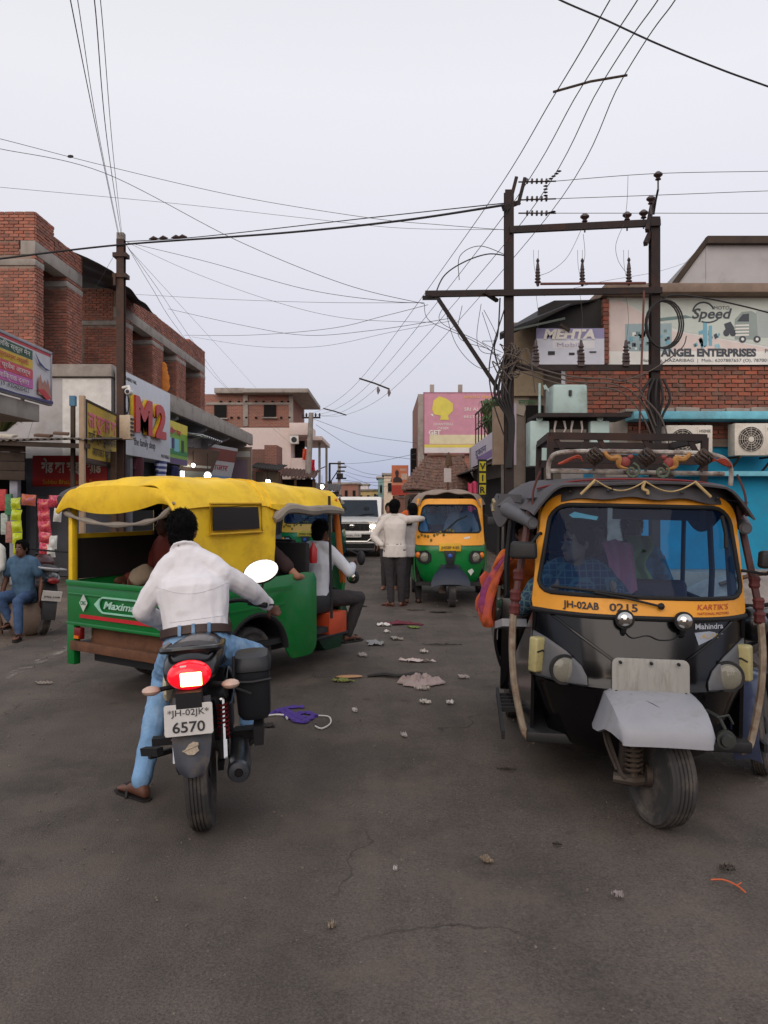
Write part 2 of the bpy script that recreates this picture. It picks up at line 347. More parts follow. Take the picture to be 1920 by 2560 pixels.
# ------------------------------------------------------------------ bricks
def brickmat(name, cols, mortar=None):
    m = bpy.data.materials.new(name); m.use_nodes = True; N = m.node_tree.nodes; L = m.node_tree.links; b = N['Principled BSDF']
    oi = N.new('ShaderNodeObjectInfo'); ge = N.new('ShaderNodeNewGeometry'); ad = N.new('ShaderNodeMath'); ad.operation = 'ADD'; fr = N.new('ShaderNodeMath'); fr.operation = 'FRACT'
    L.new(oi.outputs['Random'], ad.inputs[0]); L.new(ge.outputs['Random Per Island'], ad.inputs[1]); L.new(ad.outputs[0], fr.inputs[0])
    rp = N.new('ShaderNodeValToRGB'); L.new(fr.outputs[0], rp.inputs[0]); e = rp.color_ramp.elements
    while len(e) < len(cols): e.new(.5)
    for k, (x, c) in enumerate(zip(e, cols)): x.position = k/(len(cols)-1); x.color = (*lin(c), 1)
    tn = N.new('ShaderNodeNewGeometry'); n = N.new('ShaderNodeTexNoise'); n.inputs['Scale'].default_value = 9; n.inputs['Detail'].default_value = 7; L.new(tn.outputs['Position'], n.inputs[0])
    q = N.new('ShaderNodeMapRange'); q.inputs[1].default_value = .48; q.inputs[2].default_value = .7; q.inputs[4].default_value = .65; L.new(n.outputs[0], q.inputs[0])
    mx = N.new('ShaderNodeMix'); mx.data_type = 'RGBA'; L.new(q.outputs[0], mx.inputs[0]); L.new(rp.outputs[0], mx.inputs[6]); mx.inputs[7].default_value = (*lin((134, 112, 98)), 1)
    n3 = N.new('ShaderNodeTexNoise'); n3.inputs['Scale'].default_value = 1.3; n3.inputs['Detail'].default_value = 8; n3.inputs['Roughness'].default_value = .65; L.new(tn.outputs['Position'], n3.inputs[0])
    q3 = N.new('ShaderNodeMapRange'); q3.inputs[1].default_value = .46; q3.inputs[2].default_value = .68; q3.inputs[4].default_value = .62; L.new(n3.outputs[0], q3.inputs[0])
    m3 = N.new('ShaderNodeMix'); m3.data_type = 'RGBA'; L.new(q3.outputs[0], m3.inputs[0]); L.new(mx.outputs[2], m3.inputs[6]); m3.inputs[7].default_value = (*lin((104, 80, 70)), 1)
    L.new(m3.outputs[2], b.inputs['Base Color']); b.inputs['Roughness'].default_value = .92
    bp = N.new('ShaderNodeBump'); bp.inputs['Strength'].default_value = .5; bp.inputs['Distance'].default_value = .006; n2 = N.new('ShaderNodeTexNoise'); n2.inputs['Scale'].default_value = 45; L.new(tn.outputs['Position'], n2.inputs[0])
    L.new(n2.outputs[0], bp.inputs['Height']); L.new(bp.outputs[0], b.inputs['Normal']); return m
M_brick = brickmat('red_brick', [(160, 100, 82), (176, 112, 92), (146, 92, 78), (184, 120, 100), (136, 90, 78), (168, 102, 82)])
M_brick2 = brickmat('orange_brick', [(144, 84, 68), (162, 90, 70), (118, 78, 68), (174, 98, 74), (104, 74, 66), (154, 88, 70)])
M_mortar = mat('mortar', (150, 132, 120), .95, bump=.6, bs=40, dirt=((110, 90, 78), .5, 3))
M_conc = mat('raw_concrete', (160, 152, 144), .9, bump=.4, bs=25, dirt=((112, 104, 98), .5, 2.2), var=.15, vs=1.5)
M_conc2 = mat('pale_concrete', (176, 174, 174), .9, bump=.3, bs=25, dirt=((140, 134, 128), .35, 1.3), var=.1, vs=1.2)
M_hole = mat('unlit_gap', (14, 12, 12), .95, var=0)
BRK = {}
def bricks(root, o, du, W, H, out, skip=None, ch=.079, bl=.236, dep=.1):
    """running-bond courses on the plane through o (lower corner) along du, up z, facing out"""
    o, du, out = Vector(o), Vector(du).normalized(), Vector(out).normalized(); L = BRK.setdefault(root.name, [root, []])[1]
    for r in range(int(H/ch)):
        x = -(bl/2 if r % 2 else 0)
        while x < W-.02:
            a, c = max(0, x), min(W, x+bl); x += bl
            if c-a < .05: continue
            cz = (r+.5)*ch; cx = (a+c)/2
            if skip and skip(cx, cz): continue
            p = o+du*cx+Vector((0, 0, cz))+out*(random.uniform(-.006, .008)-dep/2+.012)+Vector((0, 0, random.uniform(-.003, .003)))
            Rm = Matrix((du, out, Vector((0, 0, 1)))).transposed() @ Euler((random.gauss(0, .012), random.gauss(0, .012), random.gauss(0, .012))).to_matrix()
            M = Rm.to_4x4() @ Matrix.Diagonal((c-a-random.uniform(.012, .024), dep, ch-random.uniform(.01, .018), 1)); M.translation = p
            L.append(M)
def flush_bricks(root, m):
    L = BRK[root.name][1]; cp = Vector((0, 0, CH))
    L.sort(key=lambda M: (M.translation-cp).length if 0 < 960+M.translation.x/M.translation.y*F < 1920 else 900)
    prot = []
    for k in range(5):
        b = MB(); b.box((0, 0, 0), (1, 1, 1)); b.v = [tuple(Vector(p)*random.uniform(.93, 1.0)) for p in b.v]; me = b.mesh('brick'); me.materials.append(m); prot.append(me)
    base = WROOT[root.name]
    for M in L[:300]:
        ob = bpy.data.objects.new('brick', random.choice(prot)); COL.objects.link(ob); ob.parent = root; ob.matrix_local = Matrix.Translation(-base) @ M
    if L[300:]:
        b = MB(); q = [(-.5, -.5, -.5), (.5, -.5, -.5), (.5, .5, -.5), (-.5, .5, -.5), (-.5, -.5, .5), (.5, -.5, .5), (.5, .5, .5), (-.5, .5, .5)]
        for M in L[300:]:
            b.add([M @ (Vector(p)*random.uniform(.93, 1)) for p in q], [(0, 3, 2, 1), (4, 5, 6, 7), (0, 1, 5, 4), (1, 2, 6, 5), (2, 3, 7, 6), (3, 0, 4, 7)])
        ob = b.build('brickwork', m, root, smooth=0); ob['kind'] = 'stuff'; ob['label'] = 'remaining bricks of the wall'

# ------------------------------------------------------------------ unfinished brick storey over the shops
XF = -8.5
bb = thingw('brick_building', 'unfinished red brick upper storey with concrete beams above the white shop row', 'building', (-9.7, 28, 4.8))
segs = [(19.0, 19.45), (20.9, 21.95), (25.5, 26.35), (28.6, 30.0), (31.9, 33.4), (36.1, 37.0)]
def cores(b):
    for y0, y1 in segs: b.box((-9.76, (y0+y1)/2, 6.3), (2.48, y1-y0-.02, 3.0))
    b.box((-11.1, 28, 6.5), (.2, 18, 3.4)); b.box((-11.6, 19.12, 6.6), (1.2, .2, 3.6))
    for y0, y1, zt in ((19, 20.1, 8.72), (20.1, 21.95, 8.5), (25.5, 27.4, 8.6), (27.4, 30.6, 8.56), (30.6, 34, 8.6), (34, 37, 8.68)):
        b.box((-8.64, (y0+y1)/2, (8+zt)/2), (.22, y1-y0-.02, zt-8-.02))
    b.box((-10.2, 19.12, 8.36), (3.2, .2, .66)); b.box((-10.4, 19.12, 7.86), (3.0, .2, .4)); b.box((-9.76, 25.62, 8.16), (2.46, .2, .9))
part('mortar_core', M_mortar, bb, cores, smooth=0)
def beams(b):
    b.box((-8.67, 20.47, 7.83), (.36, 2.97, .34)); b.box((-8.67, 31.25, 7.83), (.36, 11.52, .34))
    b.box((-10, 20.5, 7.955), (2.4, 2.7, .09)); b.box((-10, 31.2, 7.955), (2.4, 11.3, .09))
parts('ring_beam', M_conc, bb, beams, bevel=.01)
def bands(b):
    for y0, y1 in segs: b.box((-9.745, (y0+y1)/2, 7.47), (2.53, y1-y0+.05, .15))
    b.box((-11.4, 18.99, 7.56), (1.5, .05, .18))
parts('lintel_band', M_conc, bb, bands, bevel=.008)
def holes(cx, cz): return (round(cz, 2) in (1.3,) or abs(cz-1.30) < .03 or abs(cz-2.45) < .03) and (int(cx*10) % 8 == 3)
for k, (y0, y1) in enumerate(segs):
    xw = 2.4 if k == 0 else 1.3
    bricks(bb, (XF-xw, y0, 4.8), (1, 0, 0), xw, 2.6, (0, -1, 0), holes)
    if k in (1, 3): bricks(bb, (XF-.9, y0, 7.55), (1, 0, 0), .9, .3, (0, -1, 0))
    bricks(bb, (XF, y0, 4.8), (0, 1, 0), y1-y0, 2.85, (1, 0, 0))
bricks(bb, (XF-2.4, 19, 8.0), (1, 0, 0), 2.4, .74, (0, -1, 0)); bricks(bb, (XF-2.4, 19, 7.65), (1, 0, 0), 2.03, .36, (0, -1, 0)); bricks(bb, (XF-1.6, 25.5, 7.55), (1, 0, 0), 1.25, 1.06, (0, -1, 0))
for y0, y1, zt in ((19, 20.1, 8.76), (20.1, 21.95, 8.54), (25.5, 27.4, 8.62), (27.4, 30.6, 8.6), (30.6, 34, 8.62), (34, 37, 8.72)):
    bricks(bb, (XF, y0, 8.0), (0, 1, 0), y1-y0, zt-8, (1, 0, 0))
    bricks(bb, (XF-.24, y1 if False else y0, 8.0), (1, 0, 0), .24, zt-8, (0, -1, 0))
flush_bricks(bb, M_brick)
def tarpfn(i, j):
    y = 21.85+4.6*i; x = -10.4+2.7*j
    return Vector((x, y, 8.95-.1*i-.8*j*j-.12*i*j+.04*math.sin(i*19)*j))
tp = MB().grid(tarpfn, 24, 10).build('tin_sheet', mat('black_tin', (30, 30, 32), .6, .3, dirt=((60, 52, 46), .3, 3)), smooth=40, solid=.012); tag(tp, 'dark corrugated sheet roofing the gap in the brick storey', 'roof sheet')
fl = MB().tube(cr([P(409, 905, 29.9), P(406, 930, 29.9), P(411, 965, 29.9), P(405, 990, 29.9)], 6), [.04, .1, .15, .16, .2, .18, .22, .2, .24, .24, .2, .2, .22, .2, .16, .13, .1, .06, .02], 8, flat=.2).build('hanging_cloth', mat('saffron_cloth', (222, 140, 66), .9, bump=.5, bs=14)); tag(fl, 'faded orange cloth hanging from the brick storey beam', 'cloth')

# ------------------------------------------------------------------ white shop row under it
sr = thingw('shop_row', 'long white concrete shop row with flat canopy under the brick storey', 'building', (-9, 27, 0))
parts('wall', M_conc2, sr, lambda b: (b.box((-8.65, 18.12, 2.25), (4.7, .24, 4.5)), b.box((-7.6, 29.5, 2.2), (.2, 15, 4.4)), b.box((-9.3, 36.8, 2.2), (3.3, .2, 4.4)), b.box((-7.0, 22.1, 2.2), (1.3, .2, 4.4))), smooth=0)
part('white_panel', mat('white_paint', (214, 212, 208), .8, dirt=((176, 172, 166), .35, 1.2)), sr, lambda b: b.box((-6.85, 17.985, 2.55), (1.12, .02, 3.84)), smooth=0)
part('roof_slab', M_conc, sr, lambda b: (b.box((-8.7, 27.5, 4.66), (4.9, 19.2, .28)), b.box((-6.28, 27.6, 4.47), (.16, 18.6, .42))), bevel=.012)
def brk(b):
    for y in (24.2, 28.1, 32.2, 36.2):
        b.prism([(-7.5, 3.7), (-6.4, 4.2), (-6.4, 4.52), (-7.5, 4.52)], .3, Matrix.Translation((0, y, 0)) @ Euler((R(90), 0, 0)).to_matrix().to_4x4())
        b.box((-7.45, y, 1.9), (.3, .34, 3.8))
parts('bracket', M_conc2, sr, brk, bevel=.01)
M_shut = mat('grey_shutter', (92, 92, 100), .5, .3, stretch=(1, 1, 8), dirt=((70, 64, 60), .4, 4))
def shut(y0, y1, name='shutter', m=M_shut):
    b = MB(); n = 26
    for k in range(n): b.box((-7.46, (y0+y1)/2, .1+k*.105), (.05, y1-y0, .085))
    b.build(name, m, sr, bevel=.008, smooth=30)
shut(28.4, 31.9); shut(32.5, 36)
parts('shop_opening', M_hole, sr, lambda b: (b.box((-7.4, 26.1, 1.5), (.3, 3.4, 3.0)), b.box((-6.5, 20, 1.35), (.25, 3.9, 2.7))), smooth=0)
# M2 sign
ms2 = thingw('shop_sign', 'white signboard with raised red M2 letters on the shop front', 'sign', (-6.15, 20, 2.75))
part('board', mat('sign_white', (205, 208, 216), .5, var=.06, dirt=((180, 176, 170), .2, 1.5)), ms2, lambda b: b.box((-6.12, 20.08, 3.72), (.12, 4.06, 1.94)), bevel=.01)
part('frame', M_conc2, ms2, lambda b: b.box((-6.12, 18.03, 3.73), (.15, .05, 2.0)), smooth=0)
mred = mat('letter_red', (186, 28, 34), .45, var=.08); myel = mat('letter_yellow', (226, 186, 40), .5, var=.08); mblk = mat('letter_black', (36, 36, 42), .6, var=0); mwh = mat('letter_white', (225, 222, 215), .6, var=0)
mgrn = mat('letter_green', (40, 110, 60), .6, var=0); mpk = mat('letter_pink', (224, 110, 130), .6, var=0); mblu = mat('letter_blue', (40, 50, 110), .6, var=0)
def plY(x, y, z): return sheet_M((x, y, z), (0, 1, 0), (0, 0, 1))         # sign facing the street from the left side
def plX(x, y, z): return sheet_M((x, y, z), (1, 0, 0), (0, 0, 1))         # sign facing the camera
for off, m in ((0, myel), (.07, mred)):
    text('M', plY(-6.0+off*.6, 18.55+off, 3.37-off*.2), 1.15, m, ms2, w=1.35, bold=.05, ext=.035)
    text('2', plY(-6.0+off*.6, 20.22+off, 3.37-off*.2), 1.15, m, ms2, w=.95, bold=.05, ext=.035)
text('the family shop', plY(-6.055, 18.9, 3.02), .27, mblk, ms2, w=1.75)
text('9431183651', plY(-6.055, 21.2, 2.83), .14, mblk, ms2, w=.8)
text('PRABHU HAL', plY(-6.055, 18.2, 4.5), .12, mblk, ms2, w=.9)
parts('emblem', mblk, ms2, lambda b: (b.tube([(-6.055, 18.36+.13*math.cos(a*.5236), 3.95+.24*math.sin(a*.5236)) for a in range(12)], .02, 6, closed=True), b.box((-6.055, 18.36, 3.3), (.02, .1, .2))))
def sign(name, label, c0, c1, z0, z1, m, rows, frame=None, thick=.05, yflip=1, cat='sign', tilt=0):
    """flat board from ground-plan point c0 to c1 (read left to right), rows: (text, x frac, z frac, height, material, width frac)"""
    c0, c1 = Vector((*c0, 0)), Vector((*c1, 0)); d = c1-c0; W = d.length; d.normalize(); nrm = d.cross(Vector((0, 0, 1)))
    t = thingw(name, label, cat, ((c0+c1)/2+Vector((0, 0, z0))))
    up = (Vector((0, 0, 1))*math.cos(tilt)+nrm*math.sin(tilt)).normalized(); H = z1-z0
    M = sheet_M(c0+Vector((0, 0, z0)), d, up)
    b = MB().at(M); b.box((W/2, H/2, -thick/2), (W, H, thick)); b.build('board', m, t)
    if frame:
        b = MB().at(M)
        for x, y, a, q in ((W/2, 0, W+.06, .05), (W/2, H, W+.06, .05), (0, H/2, .05, H), (W, H/2, .05, H)): b.box((x, y, -thick/2), (a, q, thick+.03))
        b.build('frame', frame, t, bevel=.005)
    for ri, r in enumerate(rows):
        if r[0] == 'bar':
            _, x, y, ww, hh, mm = r; b = MB().at(M); b.box((x*W, y*H, .001+.0013*ri), (ww*W, hh*H, .002+.0026*ri)); b.build('band', mm, t, smooth=0)
        elif r[0] == 'poly':
            _, pts, mm, z = r; b = MB().at(M); b.prism([(x*W, y*H) for x, y in pts], .006, Matrix.Translation((0, 0, z+.0026*ri))); b.build('picture', mm, t, smooth=0)
        else:
            s, x, y, h, mm, ww = r[:6]; text(s, M @ Matrix.Translation((x*W, y*H, .009+.0026*ri)), h*H, mm, t, w=ww*W, bold=r[6] if len(r) > 6 else .0, ext=.001, shear=r[7] if len(r) > 7 else 0)
    return t
def flat(n, c, r=.6, v=.1): return mat('print_'+n, c, r, var=v, vs=3)
sign('signboard', 'green and yellow printed shop board next to the white M2 board', (-6.2, 22.18), (-6.2, 24.6), 2.75, 4.0, flat('lime', (120, 170, 60)),
     [('bar', .5, .88, 1, .24, flat('yel', (214, 196, 60))), ('bar', .5, .07, 1, .14, flat('purp', (84, 60, 110))), ('bar', .5, .28, 1, .12, flat('dgrn', (40, 130, 70))), ('फैशन', .1, .7, .16, mred, .55, .01), ('bar', .14, .47, .16, .26, flat('ltb', (170, 200, 215))), ('bar', .45, .45, .24, .3, flat('cyan', (120, 190, 200))), ('bar', .3, .48, .1, .24, flat('navy', (50, 56, 110))), ('bar', .75, .45, .1, .3, flat('dkg', (40, 70, 40)))])
sign('signboard', 'cream poster board with yellow foot on the far end of the shop row', (-7.3, 35.9), (-6.1, 35.9), 1.9, 4.1, flat('brown', (136, 116, 98)),
     [('bar', .5, .1, 1, .2, flat('ochre', (196, 172, 60))), ('bar', .5, .5, .7, .5, flat('mauve', (120, 100, 112))), ('bar', .5, .86, .9, .12, flat('cream', (190, 184, 176)))], frame=M_conc)
sign('signboard', 'slanted white and red printed board hanging under the canopy', (-6.5, 27.3), (-6.0, 30.2), 2.2, 3.7, flat('white2', (186, 186, 188)),
     [('bar', .5, .78, 1, .3, flat('marn', (130, 70, 62))), ('बाजार', .2, .4, .2, mred, .6), ('bar', .5, .14, 1, .24, flat('skyb', (120, 150, 190)))], tilt=R(14))
sign('signboard', 'tilted brown poster propped under the canopy by the lit bulb', (-6.9, 25.4), (-6.2, 27.2), 2.1, 3.5, flat('umber', (104, 84, 74)),
     [('bar', .5, .3, 1, .25, flat('ash', (150, 150, 140))), ('bar', .5, .55, .8, .06, flat('cream2', (196, 192, 180)))], tilt=R(24))
aw = MB().grid(lambda i, j: Vector((-7.4+1.7*j, 24.6+3.0*i, 3.95-.22*j+.03*math.sin(i*60))), 60, 4).build('awning_sheet', mat('zinc', (170, 174, 180), .4, .7, dirt=((120, 104, 90), .4, 3)), smooth=50, solid=.01); tag(aw, 'silver corrugated awning sheet over the lit shop', 'awning')
st = thingw('awning_props', 'thin grey props holding the silver awning sheet', 'props', (-6.5, 26, 0))
for q, (a, c) in enumerate((((-7.4, 25, 3.1), (-5.85, 25.2, 3.75)), ((-7.4, 27.2, 2.5), (-5.9, 27.3, 3.7)))): part('prop', M_conc2, st, lambda b: b.bar(a, c, .06))
# lit bulbs of the shops
mbulb = mat('lit_bulb', (255, 250, 235), .4, var=0, emit=14); mtube = mat('lit_tube', (240, 255, 240), .4, var=0, emit=5)
for (u, v, Y, r, lb) in ((519, 1189, 25.5, .11, 'bright round bulb hanging over the yellow roof by the posters'), (483, 1163, 25.6, .06, 'small bulb under the tilted posters'), (669, 1206, 38, .14, 'white lamp over the dark stalls past the shop row'), (754, 1206, 44, .12, 'lamp by the leaning concrete pole'), (805, 1217, 52, .13, 'greenish lamp at the far end of the stalls')):
    t = thing('hanging_bulb', lb, 'lamp', P(u, v, Y)); part('glass', mbulb, t, lambda b: b.ell((0, 0, 0), (r, r, r*1.1))); part('holder', mblk, t, lambda b: (b.lathe([(r*.4, r*.9), (r*.45, r*1.5), (r*.2, r*1.8), (.012, r*2), (.012, r*2+.5)], n=8)))
t = thing('tube_light', 'flat white lit tube light in the shop below the green board', 'lamp', P(456, 1186, 24)); part('tube', mtube, t, lambda b: b.box((0, 0, 0), (.06, .26, .2))); part('bracket', mblk, t, lambda b: b.box((-.1, 0, .12), (.2, .3, .04)))
# garments on the M2 shop
def garment(u, v, Y, wd, h, m, lb, name='hanging_shirt'):
    p = P(u, v, Y); b = MB(); k = [(0, .30), (.06, .48), (.2, .5), (.5, .44), (.8, .46), (1, .47)]
    b.loft([[p+Vector((math.cos(a*.3927)*wd*f*.5, math.sin(a*.3927)*wd*f+.03*math.sin(a*5), -t*h)) for a in range(16)] for t, f in k])
    b.tube([p+Vector((0, -wd*.4, -.06*h)), p+Vector((0, -wd*.6, -.4*h))], [.07, .05], 8); b.tube([p+Vector((0, wd*.4, -.06*h)), p+Vector((0, wd*.62, -.4*h))], [.07, .05], 8)
    o = b.build(name, m); return tag(o, lb, 'shirt')
mstr = bpy.data.materials.new('striped_cloth'); mstr.use_nodes = True; N = mstr.node_tree.nodes; L = mstr.node_tree.links
wv = N.new('ShaderNodeTexWave'); wv.inputs['Scale'].default_value = 2.2; wv.bands_direction = 'Z'; tc_ = N.new('ShaderNodeTexCoord'); L.new(tc_.outputs['Object'], wv.inputs[0]); rp_ = N.new('ShaderNodeValToRGB'); rp_.color_ramp.interpolation = 'CONSTANT'
rp_.color_ramp.elements[0].color = (*lin((52, 62, 120)), 1); rp_.color_ramp.elements[1].color = (*lin((196, 200, 220)), 1); rp_.color_ramp.elements[1].position = .55; L.new(wv.outputs[0], rp_.inputs[0]); L.new(rp_.outputs[0], N['Principled BSDF'].inputs['Base Color'])
garment(402, 1148, 21.6, .62, .8, mstr, 'blue and white striped shirt hanging below the white signboard')
garment(345, 1140, 19.6, .55, .9, mat('maroon_cloth', (76, 30, 40), .9), 'dark maroon shirt hanging just right of the brown pole')
garment(437, 1165, 23.2, .5, .8, mat('navy_cloth', (34, 36, 80), .9), 'navy shirt hanging below the green board')
garment(500, 1178, 27.4, .5, .8, mat('royal_cloth', (50, 50, 140), .9), 'royal blue cloth hanging beside the bright bulb')
# ------------------------------------------------------------------ roadside shack with tin roof (left edge)
M_wood = mat('old_wood', (96, 74, 58), .9, bump=.4, bs=30, stretch=(1, 1, 6), dirt=((60, 48, 40), .4, 3))
M_dkwood = mat('dark_plank', (70, 58, 50), .9, bump=.3, bs=30, dirt=((44, 38, 34), .4, 3))
M_tin = mat('old_tin', (120, 114, 108), .6, .5, dirt=((86, 62, 48), .6, 2.5))
M_gwall = mat('grey_blue_wall', (104, 106, 114), .85, dirt=((74, 72, 76), .5, 1.2), var=.2, vs=1.5)
sh = thingw('roadside_shack', 'low shack with a rusty tin roof, dark fascia and grey wall at the left', 'shack', (-7.3, 16.6, 0))
part('wall', M_gwall, sh, lambda b: b.box((-7.2, 17.3, 1.3), (3.2, .16, 2.6)), smooth=0)
part('post', mat('pale_post', (150, 152, 162), .8, dirt=((110, 106, 104), .4, 3)), sh, lambda b: b.box((-7.35, 15.55, 1.35), (.16, .16, 2.7)), bevel=.01)
part('post', M_wood, sh, lambda b: b.box((-5.85, 16.9, 1.35), (.12, .12, 2.75)), bevel=.01)
def planks(b, y=15.4):
    pass
for k in range(4): part('plank', M_dkwood, sh, lambda b: b.box((-8.1, 15.38, 2.18+k*.185), (2.05, .05, .175), (0, R(1.2), 0)), bevel=.004)
part('roof', M_tin, sh, lambda b: b.grid(lambda i, j: Vector((-9.6+4.0*i, 15.0+2.6*j, 2.92+.22*j-.12*i+.018*math.sin(i*190)-.05*math.sin(i*5))), 150, 3), smooth=50, solid=.012)
part('roof_beam', M_dkwood, sh, lambda b: b.bar((-9.6, 15.1, 2.86), (-5.7, 15.1, 2.72), .09))
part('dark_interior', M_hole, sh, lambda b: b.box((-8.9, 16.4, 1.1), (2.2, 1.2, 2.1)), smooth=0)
for k, (x, z, w_, c) in enumerate(((-8.6, 3.0, .5, (190, 180, 168)), (-7.55, 2.92, .55, (206, 196, 180)), (-6.7, 2.92, .3, (110, 84, 70)), (-6.35, 2.96, .28, (120, 96, 84)))):
    o = MB().box((x, 15.35, z+.03), (w_, .3, .05), (R(8), R(3), R(6*k))).build('plank', mat('scrap%d' % k, c, .9, bump=.4), bevel=.006); tag(o, ['pale board lying on the tin roof near the plant', 'long pale board lying on the tin roof edge', 'brown clod of scrap on the tin roof', 'brick lump on the tin roof beside the sign post'][k], 'scrap')
# dry bush on roof
def blades(name, label, c, n, h, spread, cols, leaf=.05, up=1.0, cat='plant'):
    t = thing(name, label, cat, c); b = MB(); rr = random.Random(n)
    for k in range(n):
        a = rr.uniform(0, 6.283); r = spread*math.sqrt(rr.random()); p0 = Vector((math.cos(a)*r*.3, math.sin(a)*r*.3, 0)); p1 = Vector((math.cos(a)*r, math.sin(a)*r, h*rr.uniform(.4, 1)*up)); p2 = p1+Vector((math.cos(a)*r*.3, math.sin(a)*r*.3, -h*.12))
        d = Vector((-math.sin(a), math.cos(a), 0))*leaf*rr.uniform(.5, 1)
        b.cur = k % len(cols); b.add([p0-d*.3, p0+d*.3, p1+d, p1-d, p2], [(0, 1, 2, 3), (3, 2, 4)])
    o = b.build('foliage', cols, t, smooth=0)
    part('stem', mat('twig', (96, 78, 58), .9), t, lambda q: [q.tube([(0, 0, -.02), (math.cos(k)*spread*.4, math.sin(k)*spread*.4, h*.6)], [.012, .005], 5) for k in range(5)])
    return t
gl = [mat('leaf%d' % i, c, .7, var=.25, vs=9) for i, c in enumerate(((96, 104, 62), (122, 116, 74), (78, 92, 54), (130, 112, 82)))]
blades('dry_bush', 'dry tufted plant growing on the shack roof at the left edge', (-7.95, 16.1, 3.1), 320, .55, .5, gl, .03)
# shutter and packets inside shack
sign('signboard', 'red shop sign with white Hindi lettering on the shack wall', (-7.75, 17.2), (-6.1, 17.2), 1.98, 2.66, flat('red', (178, 40, 44)),
     [('bar', .5, .16, 1, .26, flat('red2', (196, 48, 40))), ('रोड का साइड साडे', .12, .45, .5, mwh, .8, .012), ('Sabbu Bhai, Ashok Bazar', .14, .08, .2, myel, .8)], thick=.04)
ys_ = sign('signboard', 'yellow board with pink and black Hindi lettering before the brown pole', (-5.8, 15.2), (-6.15, 18.2), 2.42, 3.62, flat('mustard', (200, 166, 40)),
     [('bar', .5, .02, 1, .1, flat('dkbrown', (70, 44, 40))), ('ता दुकान को', .04, .6, .34, mpk, .86, .012), ('यहाँ एक दुकानों से', .04, .36, .22, mblk, .8), ('आपका यूनिक', .14, .13, .2, mblk, .6)], frame=M_dkwood)
pp = thingw('sign_post', 'bare pale post at the near end of the yellow board', 'post', (-5.82, 15.15, 0)); part('pole', mat('bare_wood', (176, 150, 124), .8, bump=.3), pp, lambda b: b.box((-5.84, 15.1, 1.85), (.1, .1, 3.7)), bevel=.01)
pq = thingw('sign_post', 'dark iron post with a blue cap behind the yellow board', 'post', (-6.1, 15.9, 0)); part('pole', M_dkwood, pq, lambda b: b.box((-6.22, 15.6, 1.85), (.08, .08, 3.7)), bevel=.01); part('cap', mat('blue_cap', (70, 120, 150), .6), pq, lambda b: b.box((-6.22, 15.6, 3.66), (.11, .11, .2)))
# large striped board top left
t = sign('billboard', 'large board with green yellow and pink text bands at the top left edge', (-6.0, 11.4), (-6.0, 14.05), 3.4, 4.32, flat('bwhite', (204, 202, 206)),
     [('bar', .5, .97, 1, .1, flat('bred', (196, 60, 70))), ('bar', .36, .81, .72, .17, flat('bgrn', (44, 86, 62))), ('bar', .36, .63, .72, .17, flat('byel', (216, 180, 50))), ('bar', .36, .45, .72, .17, flat('bcor', (206, 76, 90))), ('bar', .36, .27, .72, .17, flat('bmag', (196, 100, 170))),
      ('शिशु पब्लिक स्कूल मेन', .05, .77, .12, mwh, .62), ('नामांकन प्रारम्भ नर्सरी', .05, .59, .12, mred, .6), ('कक्षा में प्रवेश आरम्भ', .05, .41, .12, mwh, .62), ('अनुभवी शिक्षक द्वारा', .05, .23, .12, mwh, .6), ('9801071719  9304020452', .05, .09, .1, mblk, .6),
      ('poly', [(.74, .86), (.8, .68), (.9, .62), (.97, .64), (.88, .66), (.8, .74)], mblu, .006), ('poly', [(.78, .12), (.97, .1), (.95, .3), (.92, .46), (.9, .3), (.87, .42), (.84, .3), (.81, .5), (.78, .36)], flat('fig', (176, 120, 104)), .006), ('poly', [(.76, .2), (.9, .05), (.97, .1), (.86, .24)], flat('fig2', (190, 50, 56)), .008), ('poly', [(.0, .04), (.5, .02), (1, .06), (1, 0), (0, 0)], flat('nvy', (60, 56, 110)), .006)], frame=mat('frame_grey', (150, 150, 158), .5, .4))
part('bracket_block', M_conc, t, lambda b: (b.box((-6.5, 12.6, 3.2), (.9, 2.2, .3)), b.box((-6.8, 12.6, 1.6), (.2, .2, 3.2))), bevel=.01)
parts('support_rod', M_dkwood, t, lambda b: [b.bar((-6.4, y, 3.3), (-6.06, y, 4.25), .05) for y in (11.7, 13.7)])
# brown steel pole with camera and boxes
M_pole = mat('rusty_pole', (74, 58, 52), .75, .3, dirt=((96, 66, 50), .5, 5), var=.25)
PX, PY = -5.73, 17.0
pl = thingw('utility_pole', 'tall dark brown steel utility pole in front of the white signboard', 'pole', (PX, PY, 0))
def ibeam(b, x, y, z0, z1, w_=.16, d=.14):
    b.box((x, y-d/2, (z0+z1)/2), (w_, .016, z1-z0)); b.box((x, y+d/2, (z0+z1)/2), (w_, .016, z1-z0)); b.box((x, y, (z0+z1)/2), (.016, d-.016, z1-z0))
part('shaft', M_pole, pl, lambda b: (ibeam(b, PX, PY, 0, 7.35), b.box((PX, PY, .2), (.35, .35, .4))))
parts('clamp', M_pole, pl, lambda b: (b.box((PX, PY, 7.0), (.3, .24, .09)), b.box((PX, PY, 6.55), (.3, .24, .09)), b.box((PX-.1, PY-.12, 6.45), (.05, .05, .25))))
part('cap', M_conc, pl, lambda b: b.box((PX, PY, 7.42), (.15, .15, .14)))
jb = thingw('meter_box', 'cream junction box with black louvres on the brown pole', 'box', (PX+.2, PY-.1, 3.0)); part('case', mat('cream_plastic', (206, 186, 158), .6, dirt=((150, 130, 108), .3, 5)), jb, lambda b: b.box((PX+.18, PY-.2, 3.24), (.24, .2, .52)), bevel=.015)
for k in range(5): part('louvre', mblk, jb, lambda b: b.box((PX+.31, PY-.2, 3.08+k*.085), (.03, .2, .035)))
